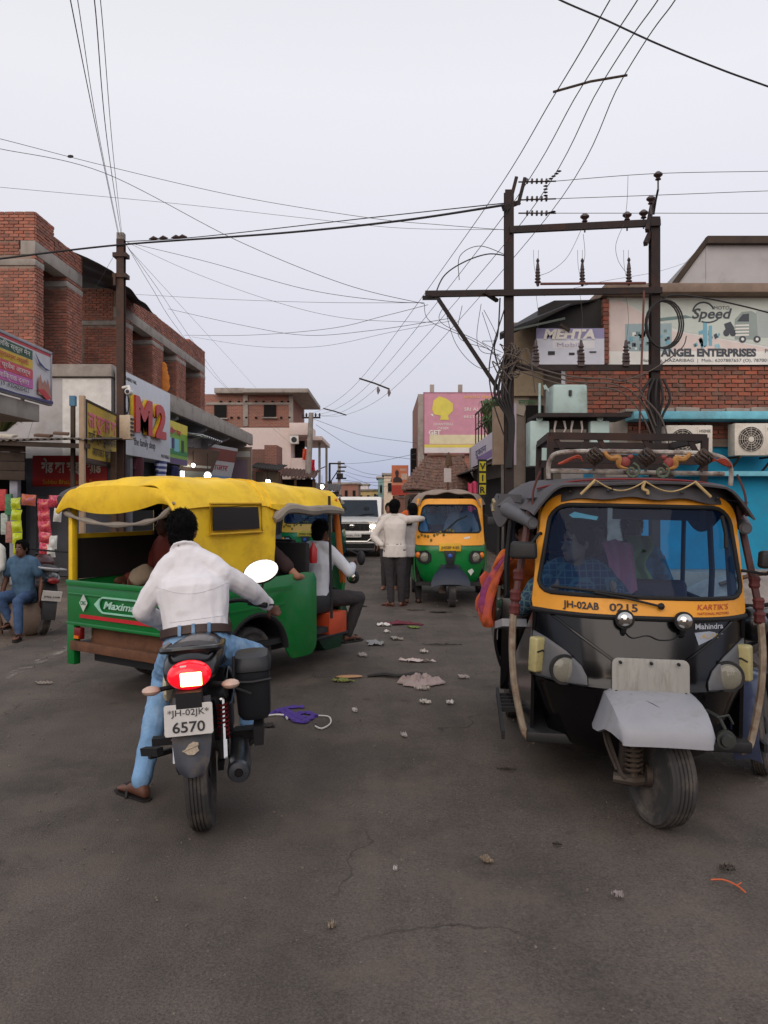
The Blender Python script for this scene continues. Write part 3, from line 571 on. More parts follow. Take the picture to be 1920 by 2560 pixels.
cc = thingw('security_camera', 'small white security camera mounted on the brown pole', 'camera', (PX+.1, PY, 3.95)); part('housing', mat('white_plastic', (220, 216, 210), .5, var=.05), cc, lambda b: b.lathe([(.04, 0), (.065, .02), (.065, .2), (.045, .24)], (PX+.25, PY-.35, 4.0), 'y', 14), rot=None)
part('bracket', MATS['white_plastic'], cc, lambda b: b.tube([(PX+.05, PY-.05, 4.12), (PX+.2, PY-.1, 4.14), (PX+.25, PY-.2, 4.05)], .035, 8)); part('lens', mblk, cc, lambda b: b.ell((PX+.25, PY-.35, 4.0), (.042, .02, .042), 10))

# ------------------------------------------------------------------ two-storey brick and white house past the shop row
Yh = 45.0
def brick_tex(name, c1, c2, mort, scale):
    m = bpy.data.materials.new(name); m.use_nodes = True; N = m.node_tree.nodes; L = m.node_tree.links; t = N.new('ShaderNodeTexCoord'); mp = N.new('ShaderNodeMapping'); mp.inputs['Rotation'].default_value = (R(90), 0, 0)
    bt = N.new('ShaderNodeTexBrick'); bt.inputs['Scale'].default_value = scale; bt.inputs['Color1'].default_value = (*lin(c1), 1); bt.inputs['Color2'].default_value = (*lin(c2), 1); bt.inputs['Mortar'].default_value = (*lin(mort), 1); bt.inputs['Mortar Size'].default_value = .03; bt.inputs['Brick Width'].default_value = .5; bt.inputs['Row Height'].default_value = .18
    L.new(t.outputs['Object'], mp.inputs[0]); L.new(mp.outputs[0], bt.inputs[0]); n = N.new('ShaderNodeTexNoise'); n.inputs['Scale'].default_value = 1.5; n.inputs['Detail'].default_value = 6; L.new(t.outputs['Object'], n.inputs[0])
    mx = N.new('ShaderNodeMix'); mx.data_type = 'RGBA'; q = N.new('ShaderNodeMapRange'); q.inputs[1].default_value = .45; q.inputs[2].default_value = .7; q.inputs[4].default_value = .6; L.new(n.outputs[0], q.inputs[0]); L.new(q.outputs[0], mx.inputs[0]); L.new(bt.outputs[0], mx.inputs[6]); mx.inputs[7].default_value = (*lin((128, 106, 94)), 1)
    L.new(mx.outputs[2], N['Principled BSDF'].inputs['Base Color']); N['Principled BSDF'].inputs['Roughness'].default_value = .95; return m
M_fb = brick_tex('far_brick', (160, 96, 78), (138, 82, 70), (150, 128, 116), 2.2)
M_cream = mat('cream_wall', (222, 204, 196), .9, dirt=((190, 168, 158), .3, .5), var=.06)
def hx(u, Y=Yh): return (u-960)/F*Y
def hz(v, Y=Yh): return CH-(v-VH)/F*Y
hs = thingw('brick_house', 'two-storey house with bare brick upper floor over a cream ground floor', 'house', (-8, 48, 0))
part('lower_wall', M_cream, hs, lambda b: (b.box(((hx(500)+hx(727))/2, Yh+4, hz(1069)/2), (hx(727)-hx(500), 8, hz(1069)))), smooth=0)
part('upper_wall', M_fb, hs, lambda b: (b.box(((hx(505)+hx(727))/2, Yh+4, (hz(1069)+hz(985))/2+.02), (hx(727)-hx(505)-.06, 7.9, hz(985)-hz(1069)-.04))), smooth=0)
def cols(b):
    for u0, u1 in ((608, 620), (722, 733)): b.box(((hx(u0)+hx(u1))/2, Yh+.03, (hz(1066)+hz(985))/2), (hx(u1)-hx(u0), .14, hz(985)-hz(1066)))
    b.box(((hx(515)+hx(733))/2, Yh+.03, hz(1009)), (hx(733)-hx(515), .1, .14))
parts('concrete_frame', M_conc, hs, cols, bevel=.01)
parts('roof', M_conc, hs, lambda b: (b.box(((hx(615)+hx(775))/2, Yh+3.2, hz(982)), (hx(775)-hx(615), 8.4, .24)), b.box(((hx(540)+hx(615))/2, Yh+3, hz(979)), (hx(615)-hx(540), 7, .3))), bevel=.02)
for u0, u1, v0, v1 in ((536, 566, 1013, 1045), (660, 690, 1012, 1043)):
    wdw = part('window', M_hole, hs, lambda b: b.box(((hx(u0)+hx(u1))/2, Yh-.01, (hz(v0)+hz(v1))/2), (hx(u1)-hx(u0), .1, hz(v0)-hz(v1))), smooth=0)
    part('sill', M_conc, wdw, lambda b: b.box(((hx(u0)+hx(u1))/2-0, Yh-.06, hz(v1)-.04), (hx(u1)-hx(u0)+.2, .2, .07)))
for u in range(555, 740, 21): parts('putlog_hole', M_hole, hs, lambda b: [b.box((hx(u+random.uniform(-3, 3)), Yh+.0, hz(v)), (.13, .12, .09)) for v in (1004, 1044)], smooth=0)
parts('balcony_slab', M_cream, hs, lambda b: (b.box(((hx(726)+hx(772))/2, Yh+2, hz(1074)), (hx(772)-hx(726), 5, .7)), b.box((hx(765), Yh+5, hz(1090)), (1.6, 7, .25))), bevel=.02)
part('balcony_wall', M_cream, hs, lambda b: b.box(((hx(730)+hx(765))/2, Yh+1, hz(1170)), (hx(765)-hx(730), 3, 1.1)), smooth=0)
part('balcony_gap', M_hole, hs, lambda b: b.box(((hx(728)+hx(752))/2, Yh+2.2, hz(1118)), (hx(752)-hx(728), .3, 1.3)), smooth=0)
parts('post', M_conc, hs, lambda b: [b.box((x, Yh+3+3*k, 2.6), (.14, .14, 5.2)) for k, x in enumerate((hx(788), hx(797)))])
ac0 = thingw('outdoor_unit', 'small white air conditioner box beside the far balcony', 'air conditioner', P(736, 1099, Yh-.3)); part('case', MATS['white_plastic'], ac0, lambda b: b.box(P(736, 1099, Yh-.3), (.5, .3, .5)), bevel=.02); part('grille', mblk, ac0, lambda b: b.lathe([(.001, 0), (.16, 0), (.16, .02), (.001, .02)], P(735, 1099, Yh-.47), 'y', 14))
for u, v, c, lb in ((762, 1136, (226, 100, 70), 'orange cloth drying on the far balcony'), (782, 1163, (226, 60, 84), 'red cloth drying beside the concrete pole')):
    o = MB().grid(lambda i, j: P(u-5+10*i, v-14+28*j, Yh-1)+Vector((0, .1*math.sin(i*9+j*4), 0)), 8, 8).build('drying_cloth', mat('cl%d' % u, c, .9), solid=.02); tag(o, lb, 'cloth')
# small brick room and tiled stalls before the house
wl = thingw('brick_wall', 'low unplastered brick room in front of the cream house', 'wall', P(660, 1160, 40) - Vector((0, 0, 3)))
parts('wall', M_fb, wl, lambda b: (b.box((hx(643, 40), 41, (hz(1123, 40))/2), (hx(662, 40)-hx(625, 40), 2, hz(1123, 40))), b.box((hx(677, 40), 41, hz(1113, 40)/2), (hx(692, 40)-hx(661, 40), 2.2, hz(1113, 40)))), smooth=0)
def stall(u0, u1, v0, v1, Y, label, wallm, roofm, dep=3):
    t = thingw('market_stall', label, 'stall', ((hx(u0, Y)+hx(u1, Y))/2 and Vector(((hx(u0, Y)+hx(u1, Y))/2, Y, 0))))
    zt = hz(v0, Y); zb = hz(v1, Y)
    part('roof', roofm, t, lambda b: b.grid(lambda i, j: Vector((hx(u0, Y)+(hx(u1, Y)-hx(u0, Y))*i+.05*math.sin(j*8), Y-.6+dep*j, zb-.15*i+(zt-zb)*j+.04*math.sin(i*70))), 80, 4), smooth=50, solid=.03)
    part('front', wallm, t, lambda b: b.box(((hx(u0, Y)+hx(u1, Y))/2, Y+.8, (zb-.2)/2), (hx(u1, Y)-hx(u0, Y)-.2, .2, zb-.2)), smooth=0)
    parts('post', M_wood, t, lambda b: [b.box((hx(u0, Y)+.1+k*(hx(u1, Y)-hx(u0, Y)-.2), Y-.3, zb/2-.1), (.12, .12, zb-.2)) for k in (0, .5, 1)])
    return t
stall(628, 700, 1150, 1168, 38, 'dark stall with a tarpaper roof past the white shop row', M_dkwood, mat('tar_roof', (54, 48, 46), .9))
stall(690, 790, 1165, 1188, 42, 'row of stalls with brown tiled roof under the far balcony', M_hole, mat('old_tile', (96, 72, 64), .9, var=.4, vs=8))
stall(780, 850, 1205, 1222, 55, 'low stall with teal front far down the left side', mat('teal_paint', (70, 110, 120), .8), mat('old_tin2', (90, 84, 84), .8))
# far buildings along the street
def blockb(u0, u1, v0, Y, dep, m, label, wins=0, roof=None, name='building'):
    t = thingw(name, label, 'building', Vector(((hx(u0, Y)+hx(u1, Y))/2, Y+dep/2, 0))); zt = hz(v0, Y); W = hx(u1, Y)-hx(u0, Y)
    part('wall', m, t, lambda b: b.box((hx(u0, Y)+W/2, Y+dep/2, zt/2), (W, dep, zt)), smooth=0)
    part('roof', roof or M_conc, t, lambda b: b.box((hx(u0, Y)+W/2, Y+dep/2, zt+.1), (W+.4, dep+.4, .2)), bevel=.02)
    for k in range(wins):
        x = hx(u0, Y)+W*(k+.5)/wins; wd = part('window', M_hole, t, lambda b: b.box((x, Y-.01, zt*.72), (W/wins*.35, .08, zt*.2)), smooth=0); part('frame', M_conc, wd, lambda b: b.box((x, Y-.05, zt*.61), (W/wins*.45, .12, .06)))
    return t
blockb(836, 895, 1211, 75, 8, M_fb, 'bare brick house at the far end of the street', 3)
blockb(893, 948, 1227, 85, 6, mat('far_yellow', (226, 198, 140), .9), 'pale yellow house behind the white car at the street end', 3)
blockb(897, 920, 1213, 95, 6, mat('far_white', (214, 208, 208), .9), 'small white house peeping over the far yellow one', 1)
blockb(945, 975, 1196, 80, 8, mat('far_teal', (130, 160, 156), .9), 'pale green house left of the orange poster', 2)
blockb(960, 990, 1188, 70, 6, mat('far_cream', (220, 200, 176), .9), 'cream house just behind the orange poster', 1)
blockb(560, 860, 1236, 130, 10, mat('far_grey', (150, 140, 144), .9), 'long low grey house at the far end', 6)
blockb(930, 1200, 1232, 140, 10, mat('far_grey2', (160, 140, 136), .9), 'long low brownish house at the far right end', 6)
po = sign('billboard', 'orange street poster with a dark figure above the far stalls', (hx(979, 50), 50), (hx(1021, 50), 50), hz(1238, 50), hz(1163, 50), flat('porange', (214, 128, 92)),
     [('bar', .5, .17, 1, .32, flat('pred', (190, 70, 56))), ('bar', .5, .38, 1, .08, flat('psal', (226, 150, 120))), ('poly', [(.08, .42), (.1, .55), (.25, .62), (.2, .78), (.32, .86), (.44, .78), (.4, .62), (.6, .55), (.66, .42)], flat('pfig', (62, 46, 46)), .008), ('भारत', .5, .8, .13, mwh, .4), ('bar', .75, .62, .36, .2, flat('pcream', (214, 190, 170)))], thick=.15)
parts('support', M_dkwood, po, lambda b: [b.box((hx(u, 50), 50.1, hz(1240, 50)/2), (.12, .12, hz(1240, 50))) for u in (984, 1016)])
blockb(985, 1060, 1200, 56, 6, M_fb, 'low brick house behind the orange poster', 2)
# ------------------------------------------------------------------ billboard house right of the gap
Yb = 40.0
bh = thingw('billboard_house', 'tall brick house carrying the pink billboard', 'building', Vector((hx(1160, Yb), Yb+4, 0)))
part('wall', M_fb, bh, lambda b: b.box(((hx(1046, Yb)+hx(1260, Yb))/2, Yb+4.3, hz(984, Yb)/2), (hx(1260, Yb)-hx(1046, Yb), 8, hz(984, Yb))), smooth=0)
parts('column', M_conc, bh, lambda b: [b.box((hx(u, Yb), Yb+.24, hz(984, Yb)/2), (.32, .16, hz(984, Yb))) for u in (1053, 1135, 1215)])
parts('roof_stub', M_conc, bh, lambda b: [b.box((hx(u, Yb), Yb+2, hz(972, Yb)), (.22, .22, 1.0)) for u in (1086, 1160)])
part('window', M_hole, bh, lambda b: b.box((hx(1044, Yb)-.1, Yb+3, hz(1150, Yb)), (.3, 1.5, 1.5)), smooth=0)
sign('billboard', 'large pink billboard with a yellow tree-shaped blob and white lettering', (hx(1060, Yb), Yb+.1), (hx(1262, Yb), Yb+.1), hz(1133, Yb), hz(981, Yb), flat('pink', (196, 138, 156)),
     [('bar', .5, .05, 1, .1, flat('bw', (214, 208, 206))), ('bar', .5, .12, 1, .05, flat('by', (216, 200, 90))), ('bar', .52, .23, .9, .15, flat('bcr', (216, 206, 170))),
      ('poly', [(.1, .72), (.12, .87), (.19, .94), (.28, .9), (.36, .82), (.36, .7), (.3, .62), (.31, .55), (.2, .55), (.21, .62), (.13, .64)], flat('blob', (214, 200, 84)), .012),
      ('DHANTERAS', .12, .46, .06, mwh, .24), ('OFFER', .17, .39, .06, mwh, .14), ('GET', .06, .31, .1, mwh, .15, .01), ('SRI ALANKAR', .5, .7, .08, mwh, .42), ('BEST RATE', .5, .58, .06, mwh, .3), ('LIMITED PERIOD', .5, .91, .05, myel, .4), ('poly', [(.08, .64), (.12, .6), (.11, .65)], mwh, .012)], frame=flat('pkf', (150, 100, 116)), thick=.12)
# tiled hut
hut = thingw('tiled_hut', 'low hut with sagging brown clay-tile roof below the pink billboard', 'hut', Vector((hx(1100, 30), 31, 0)))
M_tile = brickmat('clay_tile', [(104, 76, 64), (126, 92, 76), (86, 64, 56), (116, 80, 64), (96, 78, 70)])
for r in range(11):
    b = MB(); y = 29.2+r*.26; z = hz(1226, 30)+r*.125
    ua, ub = 1004+r*6.5+random.uniform(-2, 2), 1192-r*2.5; n = int((ub-ua)/4.6)
    for k in range(n):
        x = hx(ua, 30)+(k+.5)*(hx(ub, 30)-hx(ua, 30))/n; zz = z+.05*math.sin(k*.25+r*.3)+random.uniform(-.012, .012)
        b.tube([(x, y-.02+random.uniform(-.03, .03), zz), (x+random.uniform(-.015, .015), y+.3, zz+.14)], [.056, .046], 6, flat=.6)
    b.build('tile_course', M_tile, hut)
part('ridge_tile', M_tile, hut, lambda b: [b.tube([(hx(1076, 30)+.3*k, 32.1, hz(1226, 30)+1.46+.03*math.sin(k)), (hx(1076, 30)+.3*k+.33, 32.1, hz(1226, 30)+1.46+.03*math.sin(k+1))], .09, 8) for k in range(5)])
part('roof_base', M_dkwood, hut, lambda b: b.add([(hx(1006, 30), 29.2, hz(1226, 30)-.06), (hx(1192, 30), 29.2, hz(1226, 30)-.06), (hx(1166, 30), 32.1, hz(1226, 30)+1.3), (hx(1076, 30), 32.1, hz(1226, 30)+1.3)], [(0, 1, 2, 3)]), solid=.04, smooth=0)
part('wall', mat('mud_wall', (120, 106, 96), .95), hut, lambda b: b.box((hx(1098, 30), 30.6, .9), (hx(1180, 30)-hx(1015, 30), .2, 2.0)), smooth=0)
part('door', mat('cyan_door', (60, 150, 180), .7), hut, lambda b: b.box((hx(1072, 30), 30.45, 1.0), (.42, .08, 2.0)))
parts('door_jamb', M_wood, hut, lambda b: [b.box((hx(1072, 30)+s*.26, 30.44, 1.0), (.08, .12, 2.05)) for s in (-1, 1)])
sn = thingw('small_sign', 'small pale board on a post before the tiled hut', 'sign', Vector((hx(1118, 28), 28, 0))); part('board', flat('pale', (196, 186, 184)), sn, lambda b: b.box((hx(1119, 28), 28, hz(1188, 28)), (.26, .04, .5))); part('post', M_wood, sn, lambda b: (b.box((hx(1120, 28), 28.06, 1.6), (.06, .06, 3.2)), b.lathe([(.14, 2.9), (.1, 3.2), (.02, 3.4)], (hx(1122, 28), 28.06, 0), n=8)))
# narrow shop building on the right, seen end-on, with balcony plants and slanting sign
rb = thingw('corner_shop', 'narrow plastered shop building with rooftop railing past the transformer', 'building', (4.2, 27, 0))
part('wall', mat('plaster_grey', (170, 162, 158), .9, dirt=((130, 120, 114), .4, 1.2)), rb, lambda b: b.box((5.2, 26.5, 1.9), (3.4, 11, 3.8)), smooth=0)
part('awning', M_dkwood, rb, lambda b: b.grid(lambda i, j: Vector((3.5-.7*j, 21.2+9.6*i, 2.85-.2*j+.02*math.sin(i*90))), 60, 3), smooth=50, solid=.03)
part('opening', M_hole, rb, lambda b: b.box((3.48, 26, 1.2), (.1, 8.6, 2.3)), smooth=0)
part('railing', mat('iron', (58, 48, 46), .7, .4), rb, lambda b: ([b.bar((3.55, 21.2+k*.9, 3.8), (3.55, 21.2+k*.9, 5.0), .04) for k in range(11)], [b.bar((3.55, 21.1, z), (3.55, 30.3, z), .045) for z in (4.4, 5.0)]))
sign('signboard', 'white and violet shop board slanting along the corner shop', (3.42, 30.6), (3.25, 21.8), 2.95, 3.75, flat('wviol', (196, 188, 200)), [('bar', .62, .2, .7, .3, flat('viol', (120, 96, 150))), ('दुकान', .2, .4, .4, mblu, .4)], thick=.06)
t = thingw('signboard', 'tall narrow black sign with yellow letters VIR past the black three-wheeler', 'sign', P(1206, 1235, 18)-Vector((0, 0, 1.8)))
part('board', mat('sign_black', (36, 34, 30), .6), t, lambda b: b.box((P(1206, 1195, 18)), (.2, .05, .86)))
for k, ch in enumerate('VIR'):
    p = P(1206, 1195, 18); part('panel', flat('lemon', (206, 190, 40)), t, lambda b: b.box(p+Vector((0, -.03, .27-.27*k)), (.15, .02, .22))); text(ch, plX(p.x, p.y-.045, p.z+.2-.27*k), .2, mblk, t, align='CENTER', bold=.006)
parts('post', M_wood, t, lambda b: b.box((P(1206, 1240, 18).x, 18.05, .8), (.06, .06, 1.7)))
for k, (u, v, lb) in enumerate(((1188, 1090, 'leafy green plant on the corner shop roof'), (1200, 1060, 'taller green plant by the corner shop railing'), (1180, 1110, 'small green plant at the near end of the corner shop roof'))):
    p = P(u, v, 25.2); p.z = 3.8; p.x = 3.9; p.y = 24+k*1.7; blades('potted_plant', lb, p, 260, 1.0+.2*k, .55, gl[:3]+[mat('leafg', (60, 96, 48), .7)], .07)
pc = MB().grid(lambda i, j: P(1170+24*i, 1206, 17)+Vector((0, .04*math.sin(i*14)*(.4+j), -.62*j-.03*math.sin(i*7))), 20, 10).build('pink_cloth_bundle', mat('pinkcl', (206, 76, 110), .9, bump=.4, bs=12), solid=.01, smooth=70); tag(pc, 'pink cloth hanging below the black and yellow sign', 'cloth')
# ------------------------------------------------------------------ blue shop with brick parapet and signboards (right)
YW = 14.5
def wx(u, Y=YW): return (u-960)/F*Y
def wz(v, Y=YW): return CH-(v-VH)/F*Y
M_blue = mat('bright_blue_wall', (26, 148, 188), .85, dirt=((58, 118, 142), .5, .9), var=.12, vs=1.2, bump=.12, bs=14)
M_ltblue = mat('light_blue_trim', (120, 196, 216), .8, dirt=((110, 130, 140), .4, 1.6))
rbk = thingw('blue_shop', 'bright blue shop building with raw brick parapet behind the transformer', 'building', (6.2, 17, 0))
x0, x1 = wx(1565), 9.6
part('wall', M_blue, rbk, lambda b: b.box(((x0+x1)/2, YW+1.6, 1.62), (x1-x0, 3, 3.24)), smooth=0)
part('grey_pier', M_conc, rbk, lambda b: b.box((wx(1540), YW+.4, 1.6), (wx(1567)-wx(1512), .9, 3.2)), bevel=.01)
part('canopy_slab', M_ltblue, rbk, lambda b: b.box(((wx(1560)+x1)/2, YW-.22, wz(1046)), (x1-wx(1560), .72, .14)), bevel=.012)
parts('slab_top', M_conc, rbk, lambda b: [b.box((wx(1570)+.45*k, YW-.2, wz(1038)+.03), (.42, .7, .05+.03*(k % 3)), (0, R(random.uniform(-1.5, 1.5)), 0)) for k in range(13)], bevel=.008)
part('ledge', M_ltblue, rbk, lambda b: b.box(((wx(1610)+x1)/2, YW-.08, wz(1185)), (x1-wx(1610), .36, .09)), bevel=.01)
part('plinth', M_conc, rbk, lambda b: b.box((7.2, YW-.3, .2), (5, .6, .4)), bevel=.02)
z0, z1 = wz(1036), wz(914); xl = wx(1416)
part('parapet_core', M_mortar, rbk, lambda b: b.box(((xl+x1)/2, YW+.16, (z0+z1)/2-.3), (x1-xl, .26, z1-z0+.6)), smooth=0)
rnd = random.Random(3); hol = {(rnd.randrange(8, 40), rnd.randrange(4, 12)) for _ in range(9)}
bricks(rbk, (xl, YW, z0-.45), (1, 0, 0), x1-xl, z1-z0+.5, (0, -1, 0), lambda cx, cz: (int(cx/.24), int(cz/.079)) in hol, ch=.079, bl=.245)
flush_bricks(rbk, M_brick2)
part('roof_slab', mat('slab_brown', (140, 122, 108), .9, bump=.4, dirt=((100, 86, 76), .4, 2)), rbk, lambda b: b.box(((wx(1500)+x1)/2, YW+.8, wz(733)), (x1-wx(1500), 2.4, .17)), bevel=.02)
part('upper_wall', M_conc, rbk, lambda b: b.box(((wx(1516)+x1)/2, YW+.5, (wz(914)+wz(740))/2), (x1-wx(1516), .4, wz(740)-wz(914))), smooth=0)
parts('pilaster', M_brick2, rbk, lambda b: [b.box((wx(1511), YW-.02, wz(912)+.04+.08*k), (.1+.012*(k % 2), .2, .07)) for k in range(15)])
# big white banner
M_ban = flat('banner', (222, 226, 222))
bn = sign('signboard', 'long white banner reading ANGEL ENTERPRISES with a truck picture', (wx(1516), YW-.06), (9.4, YW-.06), wz(913), wz(746), M_ban, [], thick=.04)
BW = 9.4-wx(1516); BH = wz(746)-wz(913)
def BP(u, v): return ((wx(u)-wx(1516)), wz(v)-wz(913))
Mb = sheet_M((wx(1516), YW-.06, wz(913)), (1, 0, 0), (0, 0, 1))
def bpoly(pts, m, z=.006, name='picture'):
    b = MB().at(Mb); b.prism([BP(u, v) for u, v in pts], .004, Matrix.Translation((0, 0, z))); b.build(name, m, bn, smooth=0)
def btext(s, u, v, h, m, w_, **k): text(s, Mb @ Matrix.Translation((*BP(u, v), .012)), h/F*YW*1.35, m, bn, w=w_/F*YW, ext=.001, **k)
gt = flat('tealgrey', (112, 140, 138)); gp = flat('pinkish', (222, 208, 202)); gw = flat('paper', (234, 234, 228)); gd = flat('slate', (72, 78, 86)); gb = flat('aqua', (120, 176, 196)); gv = flat('sage', (204, 214, 206))
bpoly([(1520, 912), (1520, 760), (1545, 752), (1680, 830), (1990, 885), (1990, 912)], gp, .003)
bpoly([(1545, 752), (1990, 748), (1990, 880), (1700, 830)], gv, .003)
bpoly([(1520, 880), (2000, 880), (2000, 913), (1520, 913)], gw, .0045)
bpoly([(1640, 798), (1710, 790), (1730, 796), (1640, 806)], gt)
bpoly([(1560, 812), (1676, 810), (1676, 880), (1560, 880)], flat('shelf', (160, 182, 186)), .006)
rq = random.Random(5)
for k in range(34):
    u = 1566+rq.random()*100; v = 820+rq.random()*52; q = 4+rq.random()*7; bpoly([(u, v), (u+q, v), (u+q, v+q), (u, v+q)], rq.choice((gb, gt, gd, gw, flat('lb', (150, 200, 212)))), .009)
for k in range(30):
    u = 1722+rq.random()*70; v = 828+rq.random()*42; q = 3+rq.random()*8; bpoly([(u, v), (u+q*.6, v-q*.4), (u+q, v+q*.5), (u+q*.3, v+q)], rq.choice((gb, gt, gd, gb, flat('lb', (150, 200, 212)))), .009)
bpoly([(1754, 806), (1764, 806), (1764, 866), (1754, 866)], gb, .01); bpoly([(1768, 816), (1776, 816), (1776, 866), (1768, 866)], gb, .01)
# truck
bpoly([(1833, 850), (1833, 800), (1850, 782), (1875, 780), (1886, 786), (1890, 850)], flat('cab', (150, 164, 160)), .009)
bpoly([(1838, 806), (1852, 788), (1868, 786), (1868, 806)], gd, .011)
for v in (814, 822, 830, 838): bpoly([(1834, v), (1868, v-1), (1868, v+3), (1834, v+4)], gw, .011)
bpoly([(1886, 780), (1990, 768), (1990, 840), (1890, 846)], flat('tank', (176, 186, 184)), .009)
for u in (1852, 1888, 1935): bpoly([(u+9*math.cos(a), 850+8.5*math.sin(a)) for a in [i*.524 for i in range(12)]], gd, .013); bpoly([(u+4*math.cos(a), 850+4*math.sin(a)) for a in [i*.785 for i in range(8)]], gw, .0145)
# motorbike picture and clock mark
for u in (1812, 1828): bpoly([(u+8*math.cos(a), 834+9*math.sin(a)) for a in [i*.524 for i in range(12)]], gd, .009)
bpoly([(1806, 812), (1822, 806), (1832, 822), (1826, 836), (1812, 832)], gd, .01)
b = MB().at(Mb); b.tube([(*(Vector(BP(1755+26*math.cos(a), 782-24*math.sin(a)))), .008) for a in [.3+i*.28 for i in range(11)]], .016, 6); b.build('clock_mark', gd, bn)
b = MB().at(Mb); b.tube([(*(Vector(BP(1765+30*math.cos(a), 790-18*math.sin(a)))), .008) for a in [4.2+i*.2 for i in range(9)]], .014, 6); b.build('clock_mark', gd, bn)
btext('Speed', 1726, 798, 26, gd, 100, bold=.006, shear=.25); btext('MOTO', 1781, 776, 9, gd, 38)
btext('ANGEL ENTERPRISES', 1648, 892, 19, gd, 238, bold=.01); btext('Hazaribag, HAZARIBAG  |  Mob.: 6207887657 (O), 7870016', 1600, 906, 8, gd, 325)
btext('Prop.', 1908, 884, 10, gd, 30)
# MEHTA board
mh = sign('signboard', 'violet and white board reading MEHTA under the tin lean-to', (wx(1337), YW-.15), (wx(1505), YW-.15), wz(917), wz(825), flat('mviolet', (150, 146, 184)),
     [('bar', .5, .36, 1, .72, flat('mwhite', (206, 210, 222))), ('bar', .55, .56, .62, .2, flat('mw2', (222, 222, 226))), ('MEHTA', .1, .72, .34, mwh, .76, .012, .2), ('Mobile', .3, .5, .16, flat('faint', (170, 168, 190)), .4), ('bar', .22, .33, .1, .1, mblk), ('bar', .52, .31, .08, .06, mblk), ('bar', .62, .35, .04, .1, mblk), ('bar', .83, .36, .1, .03, mblk)], thick=.05)
rbt = thingw('tin_lean_to', 'black tin lean-to roof above the violet board', 'lean-to', (2.9, 15.2, 5))
M_blk = mat('sooty_tin', (44, 42, 42), .75, .2, dirt=((70, 60, 54), .3, 3))
part('roof_sheet', M_blk, rbt, lambda b: b.add([P(1249, 832, 13.9), P(1249, 846, 13.9), P(1425, 760, 14.2), P(1515, 742, 14.6), P(1515, 752, 16.5), P(1380, 756, 17)], [(0, 1, 2, 5), (2, 3, 4, 5)]), solid=.03)
part('edge_pipe', mat('pipe_green', (96, 104, 98), .6, .3), rbt, lambda b: b.bar(P(1252, 832, 13.85), P(1412, 796, 14), .035))
part('side_wall', M_blk, rbt, lambda b: b.add([P(1345, 770, 14.55), P(1385, 752, 14.55), P(1512, 750, 14.55), P(1512, 830, 14.55), P(1338, 830, 14.55)], [(0, 1, 2, 3, 4)]), solid=.03)
part('brace', M_dkwood, rbt, lambda b: b.bar(P(1400, 812, 14.3), P(1424, 826, 14.3), .05))
part('back_wall', mat('plaster_tan', (150, 134, 110), .9), rbt, lambda b: b.box(P(1310, 900, 15), (.7, .2, 1.4)), smooth=0)  # tan plaster wall below the lean-to roof
lw = thingw('poster_wall', 'old plaster wall with torn green lettered posters behind the transformer', 'wall', (wx(1300), 15.0, 0))
part('wall', mat('poster_plaster', (128, 118, 108), .9, dirt=((96, 88, 80), .5, 2)), lw, lambda b: b.box((wx(1345), 15.2, wz(915)/2), (wx(1420)-wx(1270), .3, wz(915))), smooth=0)
part('dark_door', M_hole, lw, lambda b: b.box((wx(1350), 15.03, 2.7), (.34, .08, 1.6)), smooth=0)
part('poster', flat('oldp', (160, 150, 136)), lw, lambda b: b.box(P(1302, 1000, 15)+Vector((0, .03, 0)), (.3, .02, .55), (0, R(18), 0)))
for k in range(3): text('सर्कस', plX(P(1288, 1000, 15).x+.03*k, 15.0, wz(955+28*k, 15)), .13, mgrn, lw)
part('white_board', flat('wb', (206, 206, 214)), lw, lambda b: b.box(P(1430, 945, 14.6), (.4, .03, .5)))
part('side_board', flat('lilacb', (190, 176, 190)), lw, lambda b: b.box((P(1279, 1085, 13.9)), (.16, .06, 1.1)))
part('pillar', mat('beige_pillar', (150, 130, 112), .9), lw, lambda b: b.box((P(1246, 1090, 14.9)), (.2, .3, 1.1)))
bgb = thingw('grey_house', 'plain grey plastered house with a gabled top behind the banner', 'house', (10, 24, 0))
Yg = 22.0; part('wall', M_conc2, bgb, lambda b: b.add([(hx(1765, Yg), Yg, 0), (hx(2100, Yg), Yg, 0), (hx(2100, Yg), Yg, hz(600, Yg)), (hx(1765, Yg), Yg, hz(600, Yg)), (hx(1765, Yg), Yg+5, 0), (hx(1765, Yg), Yg+5, hz(600, Yg)-.6), (hx(2100, Yg), Yg+5, 0), (hx(2100, Yg), Yg+5, hz(600, Yg))], [(0, 1, 2, 3), (4, 0, 3, 5), (3, 2, 7, 5), (1, 6, 7, 2)]), smooth=0)
part('sloped_wall', M_conc2, bgb, lambda b: b.add([P(1680, 720, Yg+.6), P(1766, 720, Yg+.1), P(1766, 606, Yg+.1), P(1760, 609, Yg+.2)], [(0, 1, 2, 3)]), solid=.1, smooth=0)
parts('roof_edge', M_dkwood, bgb, lambda b: (b.bar(P(1678, 722, Yg+.5), P(1768, 602, Yg), .14), b.bar(P(1766, 601, Yg-.1), P(2100, 601, Yg-.1), .2)))
